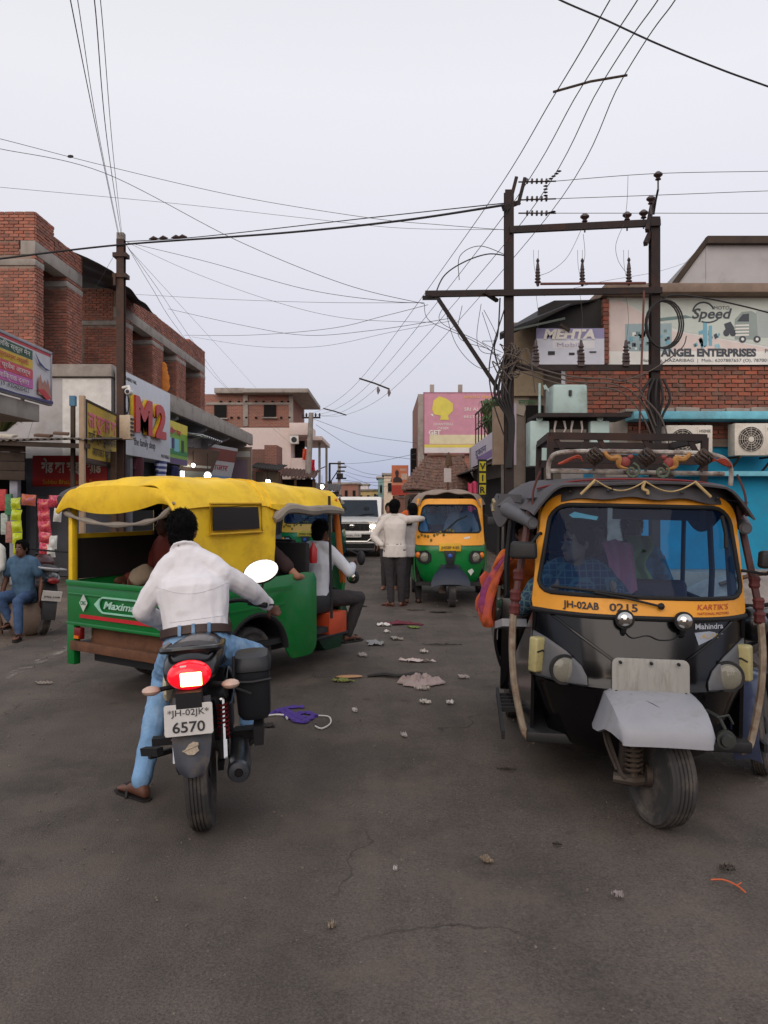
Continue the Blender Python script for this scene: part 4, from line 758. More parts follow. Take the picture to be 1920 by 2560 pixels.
# outdoor air conditioners
def ac(u, v, lb, logo):
    p = P(u, v, YW-.42); t = thing('outdoor_unit', lb, 'air conditioner', p-Vector((0, 0, .29)))
    wb = mat('ac_white', (214, 208, 196), .5, var=.06, dirt=((160, 146, 128), .35, 5))
    part('case', wb, t, lambda b: b.box((0, 0, .29), (.83, .3, .58)), bevel=.02)
    part('fan_recess', mat('fan_dark', (44, 40, 38), .8), t, lambda b: b.lathe([(.001, -.152), (.225, -.152), (.225, -.14), (.001, -.14)], (-.13, 0, .29), 'y', 28))
    parts('fan_blade', mat('fan_blade', (80, 70, 64), .6), t, lambda b: [b.box((-.13+.11*math.cos(a), -.157, .29+.11*math.sin(a)), (.19, .006, .075), (R(20)*0, -a, 0)) for a in (.3, 1.57, 2.83, 4.08, 5.34)])
    gr = part('grille', wb, t, lambda b: ([b.tube([(-.13+r*math.cos(i*.2618), -.168, .29+r*math.sin(i*.2618)) for i in range(24)], .0035, 5, closed=True) for r in (.08, .12, .16, .2, .225)], [b.bar((-.13, -.168, .29), (-.13+.22*math.cos(a*.5236), -.168, .29+.22*math.sin(a*.5236)), .005) for a in range(12)]))
    part('fan_hub', wb, t, lambda b: b.lathe([(.001, -.18), (.05, -.175), (.05, -.15)], (-.13, 0, .29), 'y', 16))
    part('side_panel', wb, t, lambda b: b.box((.27, -.153, .29), (.26, .01, .54)), bevel=.003)
    text(logo, sheet_M((.17, -.162, .45), (1, 0, 0), (0, 0, 1)), .07, mblk, t, w=.2)
    part('rating_label', mat('label_tan', (176, 164, 140), .7), t, lambda b: b.box((.27, -.16, .27), (.07, .004, .16)))
    parts('bracket', M_dkwood, t, lambda b: [(b.bar((s*.3, -.13, -.02), (s*.3, .4, -.02), .035), b.bar((s*.3, -.1, -.02), (s*.3, .38, -.3), .03)) for s in (-1, 1)])
ac(1716, 1105, 'outdoor air conditioner on the blue wall nearer the transformer pole', 'HISENSE'); ac(1885, 1100, 'outdoor air conditioner on the blue wall at the right edge', 'HISENSE')
# white lump and rubble at the foot of the wall
rk = MB().ell((0, 0, 0), (1.0, .7, .5), 18); rk.v = [tuple(Vector(p)*(1+.22*noise.noise(Vector(p)*2.1))) for p in rk.v]
o = rk.build('boulder', mat('pale_rock', (152, 144, 138), .95, bump=.6, bs=10, dirt=((90, 84, 80), .4, 3)), loc=P(1905, 1480, 9.0)*1.0, smooth=80); o.location.z = .35; tag(o, 'pale lumpy heap beside the blue wall behind the three-wheeler', 'rock')
rbm = MB()
for k in range(40):
    rbm.box((3.7+random.uniform(-.5, 1.6), 7.6+random.uniform(-.7, 1.3), random.uniform(.02, .12)), (random.uniform(.1, .32), random.uniform(.1, .24), random.uniform(.08, .18)), tuple(rvec(1.5)))
tag(rbm.build('rubble', mat('dark_rubble', (70, 64, 62), .95, bump=.5), smooth=0), 'dark rubble strewn at the foot of the pale heap', kind='stuff')
lo = thing('wood_log', 'dry branch lying on the pale heap by the blue wall', 'branch', (4.2, 8.6, .75)); part('stem', M_wood, lo, lambda b: (b.tube(cr([(-.5, 0, 0), (0, 0, .12), (.6, .1, .05)]), .025, 6), b.tube([(0, 0, .1), (.3, -.1, .35)], .012, 5), b.tube([(-.2, 0, .08), (-.1, .1, .3)], .01, 5)))

# ------------------------------------------------------------------ transformer structure on two steel poles
YP = 13.0
def px(u): return (u-960)/F*YP
def pz(v): return CH-(v-VH)/F*YP
M_steel = mat('rusty_steel', (46, 38, 37), .75, .25, dirt=((84, 56, 46), .35, 4), var=.25)
dp = thingw('transformer_poles', 'rusty two-pole steel frame carrying the transformer and switch arms', 'pole structure', ((px(1272)+px(1635))/2, YP, 0))
part('pole', M_steel, dp, lambda b: ibeam(b, px(1272), YP, 0, pz(478), .145, .14)); part('pole', M_steel, dp, lambda b: ibeam(b, px(1636), YP, 0, pz(545), .145, .14))
def chan(b, a, c, h=.11, w_=.07): b.bar(a, c, w_, h)
part('cross_arm', M_steel, dp, lambda b: chan(b, (px(1272), YP-.1, pz(580)), (px(1645), YP-.1, pz(562))))
part('cross_arm', M_steel, dp, lambda b: chan(b, (px(1062), YP-.12, pz(740)), (px(1648), YP-.12, pz(731)), .1))
part('cross_arm', M_steel, dp, lambda b: chan(b, (px(1272), YP-.1, pz(922)), (px(1650), YP-.1, pz(922)), .1))
part('switch_bar', mat('red_oxide', (104, 62, 54), .7), dp, lambda b: b.tube([(px(1345), YP-.2, pz(718)), (px(1604), YP-.2, pz(716))], .022, 8))
part('operating_rod', MATS['red_oxide'], dp, lambda b: b.tube([(px(1600), YP-.2, pz(735)), (px(1588), YP-.2, pz(1100))], .018, 8))
parts('top_bracket', M_steel, dp, lambda b: (b.bar((px(1266), YP-.05, pz(540)), (px(1289), YP-.1, pz(448)), .035, .05), b.bar((px(1294), YP-.05, pz(515)), (px(1310), YP-.1, pz(450)), .035, .05), b.bar((px(1255), YP-.15, pz(530)), (px(1300), YP+.1, pz(500)), .06, .08)))
parts('slant_arm', M_steel, dp, lambda b: (b.bar((px(1605), YP-.25, pz(590)), (px(1644), YP+.2, pz(485)), .06, .07), b.bar((px(1598), YP-.3, pz(625)), (px(1652), YP+.3, pz(540)), .06, .07)))
parts('brace', M_steel, dp, lambda b: (b.bar((px(1095), YP-.1, pz(752)), (px(1245), YP-.05, pz(975)), .05, .06), b.bar((px(1058), YP-.4, pz(760)), (px(1098), YP+.3, pz(733)), .07, .07), b.bar((px(1205), YP-.2, pz(738)), (px(1243), YP, pz(752)), .06, .05)))
def insul(b, u, v, h, n=4, r=.055, base=True):
    x, z = px(u), pz(v); pr = [(.018, 0), (.03, .04)]
    for k in range(n):
        zz = .05+k*(h-.12)/n; pr += [(.03, zz), (r*(1-.08*k), zz+.015), (r*.9*(1-.08*k), zz+.03), (.03, zz+.045)]
    pr += [(.028, h-.05), (.02, h)]
    b.lathe(pr, (x, YP-.15, z), n=12)
M_ins = mat('brown_porcelain', (62, 46, 44), .35, var=.2)
for u, v in ((1340, 722), (1450, 722), (1565, 720)): part('insulator', M_ins, dp, lambda b: (insul(b, u, v, .38, 5), b.lathe([(.012, .38), (.03, .42), (.012, .46)], (px(u), YP-.15, pz(v)), n=8)))
for u, v in ((1335, 918), (1447, 918), (1558, 918)): part('insulator', M_ins, dp, lambda b: (insul(b, u, v, .42, 5, .07), b.box((px(u), YP-.15, pz(v)+.1), (.1, .06, .22))))
for u, v in ((1458, 574), (1563, 570), (1640, 470), (1622, 530), (1604, 565)): part('pin_insulator', M_ins, dp, lambda b: (b.lathe([(.014, -.08), (.014, .08), (.05, .1), (.03, .13), (.075, .17), (.075, .19), (.03, .23), (.001, .24)], (px(u), YP-.1, pz(v)), n=12)))
part('pin_stalk', M_steel, dp, lambda b: b.tube([(px(1640), YP-.1, pz(470)-.06), (px(1642), YP+.05, pz(498)), (px(1640), YP+.12, pz(530))], .018, 6))
part('transformer_shelf', M_steel, dp, lambda b: b.box((px(1440), YP-.1, pz(1046)), (px(1540)-px(1315), .9, .06)))
parts('knotted_cable', mat('cable_grey', (92, 82, 77), .8), dp, lambda b: [b.tube(cr([Vector((px(1268), YP-.1, pz(905)))+Vector((random.uniform(-.16, .2), random.uniform(-.2, .02), random.uniform(-.3, .3))) for _ in range(5)], 5), .009, 5) for k in range(10)])
parts('cable_bundle', mat('cable_black', (36, 33, 34), .7), dp, lambda b: ([b.tube(cr([Vector((px(1272)+.05*k, YP-.14, pz(900))), Vector((px(1250)+.06*k, YP-.2, pz(985))), Vector((px(1275)+.02*k, YP-.14, pz(1060))), Vector((px(1268)+.02*k, YP-.14, pz(1170)))], 6), .022, 6) for k in range(-2, 3)],
     [b.tube(cr([Vector((px(1635)+.05*k, YP-.14, pz(950))), Vector((px(1628)+.12*k, YP-.2, pz(1000))), Vector((px(1635)+.03*k, YP-.14, pz(1060))), Vector((px(1640)+.02*k, YP-.14, pz(1180)))], 6), .022, 6) for k in range(-2, 3)]))
parts('cable_coil', MATS['cable_black'], dp, lambda b: [b.tube([Vector((px(1645)+.02*q+(.28+.01*q)*math.cos(i*.2618), YP-.2-.012*q, pz(818)+(.38+.01*q)*math.sin(i*.2618))) for i in range(24)], .014, 6, closed=True) for q in range(3)])
tf = thingw('transformer', 'pale green transformer tank with two side cabinets between the steel poles', 'transformer', (px(1410), YP, pz(1165)))
M_tf = mat('pale_green_enamel', (166, 188, 184), .5, var=.08, dirt=((128, 130, 122), .3, 3))
part('tank', M_tf, tf, lambda b: b.box(((px(1367)+px(1453))/2, YP-.15, (pz(968)+pz(1046))/2), (px(1453)-px(1367), .6, pz(968)-pz(1046)-.03), top=(.97, .97)), bevel=.04, seg=3)
part('gauge', mblk, tf, lambda b: b.box((px(1409), YP-.46, pz(992)), (.045, .03, .09)))
parts('pipe', M_tf, tf, lambda b: (b.tube([(px(1340), YP-.3, pz(965)), (px(1340), YP-.3, pz(1046))], .022, 8), b.tube(cr([(px(1362), YP-.3, pz(985)), (px(1352), YP-.3, pz(970)), (px(1354), YP-.3, pz(980))]), .02, 8)))
for u0, u1 in ((1314, 1361), (1460, 1507)):
    c_ = part('cabinet', M_tf, tf, lambda b: b.box(((px(u0)+px(u1))/2, YP-.2, (pz(1058)+pz(1168))/2), (px(u1)-px(u0), .4, pz(1058)-pz(1168))), bevel=.02)
    part('lamp_boss', M_tf, c_, lambda b: b.lathe([(.001, -.03), (.05, -.03), (.05, .03), (.001, .03)], ((px(u0)+px(u1))/2, YP-.38, pz(1053)), 'y', 12))
part('dark_core', mat('core_dark', (40, 36, 34), .9), tf, lambda b: b.box((px(1410), YP, (pz(1050)+pz(1168))/2), (px(1460)-px(1361), .5, pz(1050)-pz(1168)-.04)), smooth=0)
parts('lead', mat('lead_white', (190, 180, 172), .6), tf, lambda b: [b.tube([(px(u), YP-.32, pz(1058)), (px(u)+random.uniform(-.03, .02), YP-.35, pz(1076)), (px(u)+random.uniform(-.06, .03), YP-.33, pz(1098))], [.022, .016, .01], 8) for u in (1379, 1399, 1420, 1441)])
part('lower_panel', mat('grey_panel', (120, 112, 106), .8), tf, lambda b: b.box((px(1410), YP-.28, pz(1100)), (px(1455)-px(1367), .05, .3)))
# ------------------------------------------------------------------ far poles
cp = thingw('concrete_pole', 'grey concrete pole with a short cross arm in front of the far balcony', 'pole', Vector((hx(768, 43), 43, 0)))
part('shaft', M_conc, cp, lambda b: b.tube([(hx(764, 43), 43, 0), (hx(778, 43), 43, hz(1032, 43))], [.2, .13], 8))
part('cross_arm', M_steel, cp, lambda b: b.bar((hx(755, 43), 43, hz(1044, 43)), (hx(801, 43), 43, hz(1044, 43)), .09))
parts('pin', M_ins, cp, lambda b: [b.lathe([(.03, 0), (.06, .1), (.04, .2), (.001, .22)], (hx(u, 43), 43, hz(1044, 43)+.04), n=8) for u in (757, 766, 789, 799)])
fp = thingw('pole_frame', 'far two-pole frame tangled with wires above the street end', 'pole structure', Vector((hx(838, 62), 62, 0)))
Y6 = 62
part('pole', M_steel, fp, lambda b: b.box((hx(824, Y6), Y6, hz(1158, Y6)/2), (.16, .16, hz(1158, Y6)))); part('pole', M_conc, fp, lambda b: b.box((hx(848, Y6), Y6, hz(1153, Y6)/2), (.24, .24, hz(1153, Y6))))
parts('cross_arm', M_steel, fp, lambda b: [b.bar((hx(u0, Y6), Y6-.1, hz(v, Y6)), (hx(u1, Y6), Y6-.1, hz(v, Y6)), .12) for u0, u1, v in ((823, 862, 1159), (842, 862, 1178), (840, 866, 1196), (846, 866, 1168))])
parts('brace', M_steel, fp, lambda b: (b.bar((hx(826, Y6), Y6, hz(1205, Y6)), (hx(846, Y6), Y6, hz(1175, Y6)), .08), b.bar((hx(800, Y6), Y6, hz(1172, Y6)), (hx(815, Y6), Y6, hz(1166, Y6)), .07)))
parts('box', M_steel, fp, lambda b: (b.box((hx(850, Y6), Y6-.2, hz(1190, Y6)), (.5, .3, .4)), b.box((hx(824, Y6), Y6-.2, hz(1208, Y6)), (.4, .3, .3))))
# ------------------------------------------------------------------ overhead wires
M_wire = mat('wire', (64, 60, 62), .7, var=0); M_cab = MATS['cable_black']
def wire(label, pts, r=.008, m=None, k=10, name='overhead_wire', grp='overhead wires', sag=0):
    p = cr([P(*q) for q in pts], k)
    o = MB().tube(p, r*(.62 if r < .012 else .8), 5).build(name, m or M_wire); return tag(o, label, 'wire', grp)
LT = (300, 588, 17)
for q, (u0, um, ut) in enumerate(((176, 238, 296), (194, 246, 298), (236, 268, 303), (251, 282, 305))):
    wire(['leftmost wire dropping from the top edge to the brown pole', 'second wire dropping from the top edge to the brown pole', 'third wire dropping from the top edge to the brown pole', 'fourth wire dropping from the top edge to the brown pole'][q], [(u0-30, -160, 5.2), (u0, 0, 6.2), (um, 310+q*22, 9.5), (ut, 588, 17)], .006 if q % 2 else .008)
wire('thick black cable from the left edge past the brown pole to the transformer frame', [(-900, 760, 12.5), (-60, 656, 15), (0, 647, 15.5), (300, 612, 16.9), (700, 583, 15.2), (1000, 552, 14), (1265, 512, 13)], .026, M_cab)
wire('thin stay wire beside the thick cable to the transformer frame', [(314, 604, 17), (500, 592, 16), (920, 545, 14.4), (1262, 508, 13)], .012, M_cab)
lk = thingw('strain_insulator', 'small link insulators on the stay wire near the brown pole', 'insulator', P(410, 597, 16.5)); parts('disc', M_ins, lk, lambda b: [b.tube([P(u-12, 597-(u-400)*.06, 16.4)+Vector((0, 0, .0)), P(u, 594-(u-400)*.06, 16.4), P(u+12, 596-(u-400)*.06, 16.4)], [.01, .045, .01], 8) for u in (384, 408, 440, 456)])
wire('upper wire sagging from the left edge across the sky to the right', [(-900, 130, 11.5), (-80, 330, 13), (0, 347, 13), (265, 415, 14.5), (600, 492, 15), (925, 545, 14.5), (1100, 562, 14), (1265, 575, 13)])
bd = MB().ell(P(176, 391, 14), (.06, .02, .03), 8).build('wire_knot', M_cab); tag(bd, 'dark knot on the upper sky wire near the left edge', 'knot')
wire('wire crossing from the left edge down to the side arm of the frame', [(-900, 190, 10.5), (-80, 355, 12), (0, 372, 12), (260, 432, 12.5), (590, 600, 13), (860, 710, 13.2), (1062, 760, 13)])
wire('lower nearly level wire from the left edge to the frame', [(-900, 400, 12.5), (-80, 462, 14), (0, 468, 14), (430, 508, 15), (760, 545, 15), (1000, 570, 14.5), (1268, 574, 13)], .006)
wire('wire from the brown pole dipping to the side arm', [(318, 606, 17), (520, 655, 16), (760, 722, 14.5), (960, 752, 13.5), (1060, 757, 13)])
wire('second wire from the brown pole dipping to the side arm', [(318, 606, 17), (480, 680, 17), (680, 752, 16), (860, 795, 15), (1080, 806, 13.5)], .006)
wire('level wire between the brick storey and the side arm', [(340, 736, 19), (560, 748, 17), (800, 756, 15), (1060, 757, 13)], .006)
wire('sagging wire just below the level wire', [(420, 772, 22), (600, 812, 19), (760, 838, 17), (930, 826, 15), (1130, 795, 13)], .008)
wire('lowest sagging wire across the street', [(460, 838, 24), (620, 838, 20), (820, 822, 16), (960, 790, 14.5), (1070, 762, 13.2)], .008)
wire('wire sagging below the others towards the diagonal brace', [(480, 842, 25), (640, 866, 21), (800, 866, 18), (980, 830, 15), (1140, 800, 13)], .006)
wire('wire running from the brown pole down to the far roofs', [(320, 618, 17), (400, 730, 19), (480, 850, 26), (570, 970, 40), (700, 1075, 44)], .008)
wire('second wire running from the brown pole to the far roofs', [(322, 622, 17), (430, 740, 20), (540, 860, 28), (640, 970, 42)], .006)
wire('third wire running from the brown pole to the far house', [(316, 612, 17), (380, 720, 18), (450, 830, 22), (560, 965, 38), (740, 1120, 45)], .008)
wire('wire from the pole down to the shop row roof', [(296, 620, 17), (240, 720, 18), (205, 800, 19), (140, 870, 19.2), (70, 1095, 17.4)], .006)
top4 = [(1525, 1392), (1594, 1456), (1645, 1506), (1688, 1560)]; pins = (757, 766, 789, 799)
for q, ((ut, us), pu) in enumerate(zip(top4, pins)):
    vs_ = (228, 214, 206, 190)[q]
    wire(['leftmost of four line wires slanting over the street', 'second of four line wires slanting over the street', 'third of four line wires slanting over the street', 'rightmost of four line wires slanting over the street'][q], [(ut+60, -100, 5.6), (ut, 0, 6.2), (us, vs_, 7.6), ((1168, 1222, 1270, 1330)[q], (585, 590, 600, 590)[q], 12.5), ((900, 925, 950, 980)[q], (949, 958, 962, 974)[q], 26), ((812, 832, 850, 868)[q], (1020, 1026, 1032, 1036)[q], 34), (pu, 1040, 43)], .009)
def stick(name, label, a, c, r, m=M_dkwood): o = MB().tube([a, (Vector(a)+Vector(c))/2+Vector((0, 0, .02)), c], r, 6).build(name, m); return tag(o, label, 'spacer')
stick('wire_spacer', 'wooden spacer stick across the four line wires near the top', P(1383, 230, 7.58), P(1568, 188, 7.6), .012)
stick('wire_spacer', 'spacer stick with rags across the line wires over the far street', P(898, 946, 26), P(974, 973, 26), .03)
stick('wire_spacer', 'farthest spacer stick across the line wires', P(808, 1021, 34), P(866, 1038, 34), .03)
for u, v, lb in ((945, 968, 'rag hanging from the far spacer stick, left one'), (972, 974, 'rag hanging from the far spacer stick, right one')): o = MB().tube([P(u, v, 26), P(u+1, v+8, 26), P(u, v+18, 26)], [.03, .06, .01], 6).build('rag', mat('rag', (120, 108, 110), .9)); tag(o, lb, 'rag')
wire('thick cable crossing the top right corner of the sky', [(1000, -160, 9), (1330, -40, 9), (1400, 0, 9), (1510, 48, 9), (1640, 108, 9), (1780, 165, 9), (1925, 218, 9), (2500, 420, 9)], .014, M_cab)
for q, (v0, v1, v2) in enumerate(((453, 434, 428), (497, 488, 477), (533, 533, 533))):
    wire(['top wire running right from the frame to the picture edge', 'middle wire running right from the frame to the picture edge', 'bottom wire running right from the frame to the picture edge'][q], [(1388, v0, 13), (1640, v1, 13), (1930, v2, 13.6), (2100, v2-4, 14)], .009)
    si = thingw('strain_insulator', ['upper disc insulator string on the frame', 'middle disc insulator string on the frame', 'lower disc insulator string on the frame'][q], 'insulator', P(1345, v0, 13))
    part('rod', M_steel, si, lambda b: b.tube([P(1296, v0+(2, 3, 0)[q], 12.95), P(1390, v0, 12.95)], .012, 6)); parts('disc', M_ins, si, lambda b: [b.lathe([(.01, -.02), (.045, -.012), (.045, .012), (.01, .02)], P(u, v0, 12.95), 'x', 12) for u in (1318, 1330, 1342, 1354, 1366)])
    parts('upright_disc', M_ins, si, lambda b: [b.lathe([(.01, -.015), (.04, 0), (.01, .015)], P(1370+(28, 0, 14)[q]*k/4-(0, 6, 0)[q], v0-(25, 32, 4)[q]*k/4, 12.95), n=10) for k in range(5)])
wire('jumper lead dropping from the upper wire to the cross arm', [(1570, 440, 13), (1568, 500, 12.9), (1563, 545, 12.8)], .006); wire('lead dropping from the cross arm to the middle switch', [(1458, 585, 12.8), (1462, 640, 12.8), (1450, 685, 12.8)], .006); wire('lead curving from the cross arm to the left switch', [(1455, 570, 12.8), (1420, 640, 12.8), (1380, 676, 12.8), (1345, 690, 12.8)], .006); wire('lead curving from the cross arm to the right switch', [(1560, 560, 12.8), (1540, 610, 12.8), (1545, 650, 12.8), (1564, 680, 12.8)], .006)
for q, u in enumerate((1340, 1450, 1565)):
    for s in (-1, 1): wire('%s stub wire standing on the %s switch insulator' % ('left-hand' if s < 0 else 'right-hand', ('left', 'middle', 'right')[q]), [(u, 690, 12.8), (u+s*5, 660, 12.8), (u+s*6, 625, 12.8)], .005)
    wire('lead hanging below the %s switch' % ('left', 'middle', 'right')[q], [(u, 735, 12.85), (u+6, 800, 12.85), (u-2, 872, 12.85)], .005)
wire('loop of black cable left of the frame pole', [(1268, 640, 13), (1220, 635, 12.9), (1160, 655, 12.9), (1110, 690, 12.9), (1085, 745, 12.9)], .014, M_cab); wire('upper arched cable left of the frame pole', [(1270, 640, 13), (1200, 615, 12.9), (1150, 640, 12.9), (1148, 700, 12.9)], .01, M_cab)
wire('cable hanging from the side arm towards the pole foot', [(1110, 760, 13), (1140, 860, 12.9), (1200, 920, 12.9), (1262, 905, 12.9)], .008, M_cab); wire('cable swinging from the frame pole into the street', [(1265, 760, 13), (1225, 900, 12.8), (1232, 1000, 12.7), (1270, 1115, 12.8)], .014, M_cab); wire('second cable beside the left frame pole', [(1250, 745, 13), (1245, 830, 12.9), (1236, 880, 12.9), (1262, 960, 12.9)], .016, M_cab)
for q, (a, c, e) in enumerate(((905, 950, 975), (915, 962, 1000), (925, 975, 1030))):
    wire(['upper', 'middle', 'lower'][q]+' grey cable drooping across the transformer frame', [(1290, a, 12.8), (1420, c-10, 12.6), (1540, c, 12.6), (1600, e, 12.7), (1640, e+90, 12.8)], .016, MATS['cable_grey'])
rw = random.Random(21)
for q in range(6):
    u0 = 1262-rw.random()*20; v0 = 880+rw.random()*50; u1 = 1060+rw.random()*150; v1 = 745+rw.random()*40
    wire(['thin loose lead hanging from the side arm beside the diagonal brace', 'loose lead looping from the side arm end', 'loose lead crossing the diagonal brace', 'slack grey lead below the side arm', 'kinked lead between side arm and knot', 'long slack lead left of the knot', 'thin lead beside the frame pole', 'curled lead under the side arm', 'short lead by the brace foot'][q], [(u1, v1, 12.9), (u1+rw.uniform(-20, 40), v1+rw.uniform(40, 90), 12.8), ((u0+u1)/2+rw.uniform(-30, 30), (v0+v1)/2+rw.uniform(10, 60), 12.75), (u0, v0, 12.8)], .008, M_cab)
for q in range(5):
    a_ = [(1270+rw.uniform(-16, 16), 940+rw.random()*60, 12.8), (1270+rw.uniform(-70, 70), 905+rw.uniform(-50, 30), 12.7), (1270+rw.uniform(-80, 80), 935+rw.uniform(-60, 60), 12.7)]
    wire(['frayed cable end sticking left from the knot', 'frayed cable end sticking up from the knot', 'frayed cable end sticking right from the knot', 'bent cable end over the knot', 'stray cable end under the knot'][q], a_, .014, MATS['cable_grey'])
wire('pale cable rising from the frame to the right pole', [(1540, 955, 12.6), (1620, 930, 12.6), (1700, 875, 12.6), (1716, 840, 12.6)], .012, MATS['cable_grey'])
wire('black service cable from the right pole along the banner', [(1640, 760, 13), (1680, 738, 13), (1760, 745, 13.2), (1860, 766, 13.5), (1990, 800, 13.8)], .018, M_cab)
wire('grey cable drooping down the right pole', [(1600, 985, 12.7), (1650, 1040, 12.7), (1672, 1110, 12.7), (1668, 1150, 12.8)], .018, MATS['cable_grey'])
wire('faint wire rising behind the frame to the grey house', [(1360, 740, 15), (1500, 705, 16), (1640, 680, 18), (1720, 655, 22)], .006)
for q, (v0, v1) in enumerate(((1048, 1108), (1062, 1150), (1160, 1134), (1162, 1190), (1178, 1196), (1200, 1204), (1186, 1215))):
    wire('far wire over the street end, number %s from the top' % ('one', 'two', 'three', 'four', 'five', 'six', 'seven')[q] if False else ['far wire sloping from the concrete pole to the billboard house', 'lower far wire from the concrete pole to the dark window', 'far wire rising from the pole frame to the billboard house', 'far wire from the pole frame towards the orange poster', 'far wire with a dark lump towards the orange poster', 'lowest far wire towards the orange poster', 'far wire just above the lowest one'][q],
         [((785, 790, 858, 860, 860, 858, 862)[q], v0, (43, 43, 62, 62, 62, 62, 62)[q]), ((900, 900, 940, 915, 920, 915, 930)[q], v0+(v1-v0)*(.6, .7, .35, .65, .7, .7, .8)[q]+3, 50), ((1044, 1044, 1042, 985, 985, 985, 985)[q], v1, (41, 41, 41, 52, 52, 52, 52)[q])], .014)
# ------------------------------------------------------------------ shared vehicle materials
M_blackp = mat('black_paint', (8, 8, 11), .16, spec=.4, coat=.1, var=.2)
M_matblk = mat('black_plastic', (30, 30, 32), .6, var=.15, dirt=((72, 66, 60), .25, 6))
M_yelp = mat('taxi_yellow', (232, 158, 40), .45, var=.08, dirt=((168, 112, 46), .25, 5))
M_grnp = mat('rickshaw_green', (0, 116, 48), .35, var=.12, coat=.25, dirt=((46, 98, 58), .3, 5))
M_canyel = mat('yellow_canvas', (250, 206, 34), .6, var=.16, vs=2.5, dirt=((204, 156, 46), .5, 4), bump=.35, bs=11)
M_canblk = mat('faded_black_canvas', (74, 72, 76), .75, var=.2, vs=3, dirt=((104, 92, 84), .3, 3), bump=.2, bs=22)
M_rust = mat('rusty_white', (150, 136, 118), .75, .1, dirt=((104, 66, 46), .55, 14), var=.3, vs=18)
M_grey = mat('grey_plastic', (92, 94, 98), .6, var=.1, dirt=((120, 112, 104), .3, 5))
M_silver = mat('silver_paint', (168, 168, 172), .5, .2, var=.08, dirt=((126, 120, 112), .4, 4))
M_chrome = mat('chrome', (210, 208, 204), .12, 1.0, var=.1, vs=30)
M_lens = mat('lamp_glass', (206, 204, 190), .08, .6, var=.25, vs=30, coat=.8)
M_amber = mat('amber_lens', (226, 120, 30), .3, var=.1)
M_head = mat('lit_headlamp', (255, 226, 190), .3, var=0, emit=7); M_rubber = mat('black_rubber', (22, 22, 24), .75, var=.1)
G_wind = glassmat('windscreen_glass', (166, 206, 238), .02, .09, (16, 64, 130), 1.25); G_dark = glassmat('dark_window', (60, 66, 70), .04, .25, (50, 52, 56))
M_refl = mat('lamp_reflector', (226, 220, 204), .12, 1.0, var=.25, vs=25); G_lamp = glassmat('lamp_lens_glass', (240, 238, 228), .05, .32, (204, 200, 182))
def circ(c, r, n=24, ax='y'):
    c = Vector(c); return [c+Vector({'y': (r*math.cos(i*2*math.pi/n), 0, r*math.sin(i*2*math.pi/n)), 'x': (0, r*math.cos(i*2*math.pi/n), r*math.sin(i*2*math.pi/n)), 'z': (r*math.cos(i*2*math.pi/n), r*math.sin(i*2*math.pi/n), 0)}[ax]) for i in range(n)]
def interp(tab, z):
    for (a, *p), (b_, *q) in zip(tab, tab[1:]):
        if z <= b_: t = max(0, (z-a)/(b_-a)); return [x+(y-x)*t for x, y in zip(p, q)]
    return tab[-1][1:]
def lamp(parent, c, r, m=None, fwd=-1, name='headlight', rim=M_matblk, tilt=0):
    e = bpy.data.objects.new(name, None); COL.objects.link(e); e.parent = parent; e.location = c; e.rotation_euler = (0, 0, tilt)
    MB().lathe([(r, .03*-fwd), (r*1.1, 0), (r*1.08, .012*fwd), (r, .012*fwd)], axis='y', n=24).build('ring', rim, e)
    if m: MB().lathe([(r*.99, .0), (r*.97, .008*fwd), (r*.8, .02*fwd), (r*.45, .03*fwd), (.001, .033*fwd)], axis='y', n=24).build('lens', m, e)
    else:
        MB().lathe([(r*.98, .004*fwd), (r*.86, -.02*fwd), (r*.6, -.045*fwd), (r*.3, -.06*fwd), (.001, -.064*fwd)], axis='y', n=24).build('reflector', M_refl, e)
        MB().lathe([(r*.99, .004*fwd), (r*.8, .018*fwd), (r*.45, .028*fwd), (.001, .031*fwd)], axis='y', n=24).build('lens', G_lamp, e)
    MB().ell((0, -.012*fwd, 0), (r*.22, r*.3, r*.22), 10).build('bulb', M_lens, e)
    return e

# ------------------------------------------------------------------ black three-wheeler taxi, front right
RK = thing('auto_rickshaw', 'black and yellow three-wheeler taxi with decorated roof rack facing the camera', 'three-wheeler', (1.39, 4.05, 0), (0, R(1.2), R(-6)))
FT = [(.24, .42, .30, .2), (.3, .47, .24, .22), (.42, .525, .19, .26), (.56, .565, .16, .29), (.645, .59, .135, .31), (.66, .605, .115, .33), (.685, .60, .13, .32), (.75, .60, .14, .32), (1.05, .595, .215, .26)]
def fpt(s, z, off=0):
    hw, yc, cu = interp(FT, z); a = abs(s)
    return Vector((hw*s*(1+.0), yc+cu*a**3.2-off, z))
def cowl(b):
    zs = [.24, .27, .3, .36, .42, .5, .56, .62, .645, .66, .672, .685, .72, .75, .8, .86, .92, .98, 1.05]
    b.loft([[fpt(-1+2*i/40, z) for i in range(41)] for z in zs], cap=False, open_=True)
part('front_cowl', M_blackp, RK, cowl, smooth=28)
# raised V panel on the bonnet
def vline(pts, r=.007): return lambda b: b.tube(cr([fpt(s, z, .002) for s, z in pts], 6), r, 6)
parts('bonnet_crease', M_blackp, RK, lambda b: (b.tube([fpt(s, z, .001) for s, z in [(-.86+.6*t, 1.03-.24*t) for t in [i/14 for i in range(15)]]], .008, 6), b.tube([fpt(-s, z, .001) for s, z in [(-.86+.6*t, 1.03-.24*t) for t in [i/14 for i in range(15)]]], .008, 6), b.tube([fpt(s/10, .79, .001) for s in range(-3, 4)], .008, 6)))
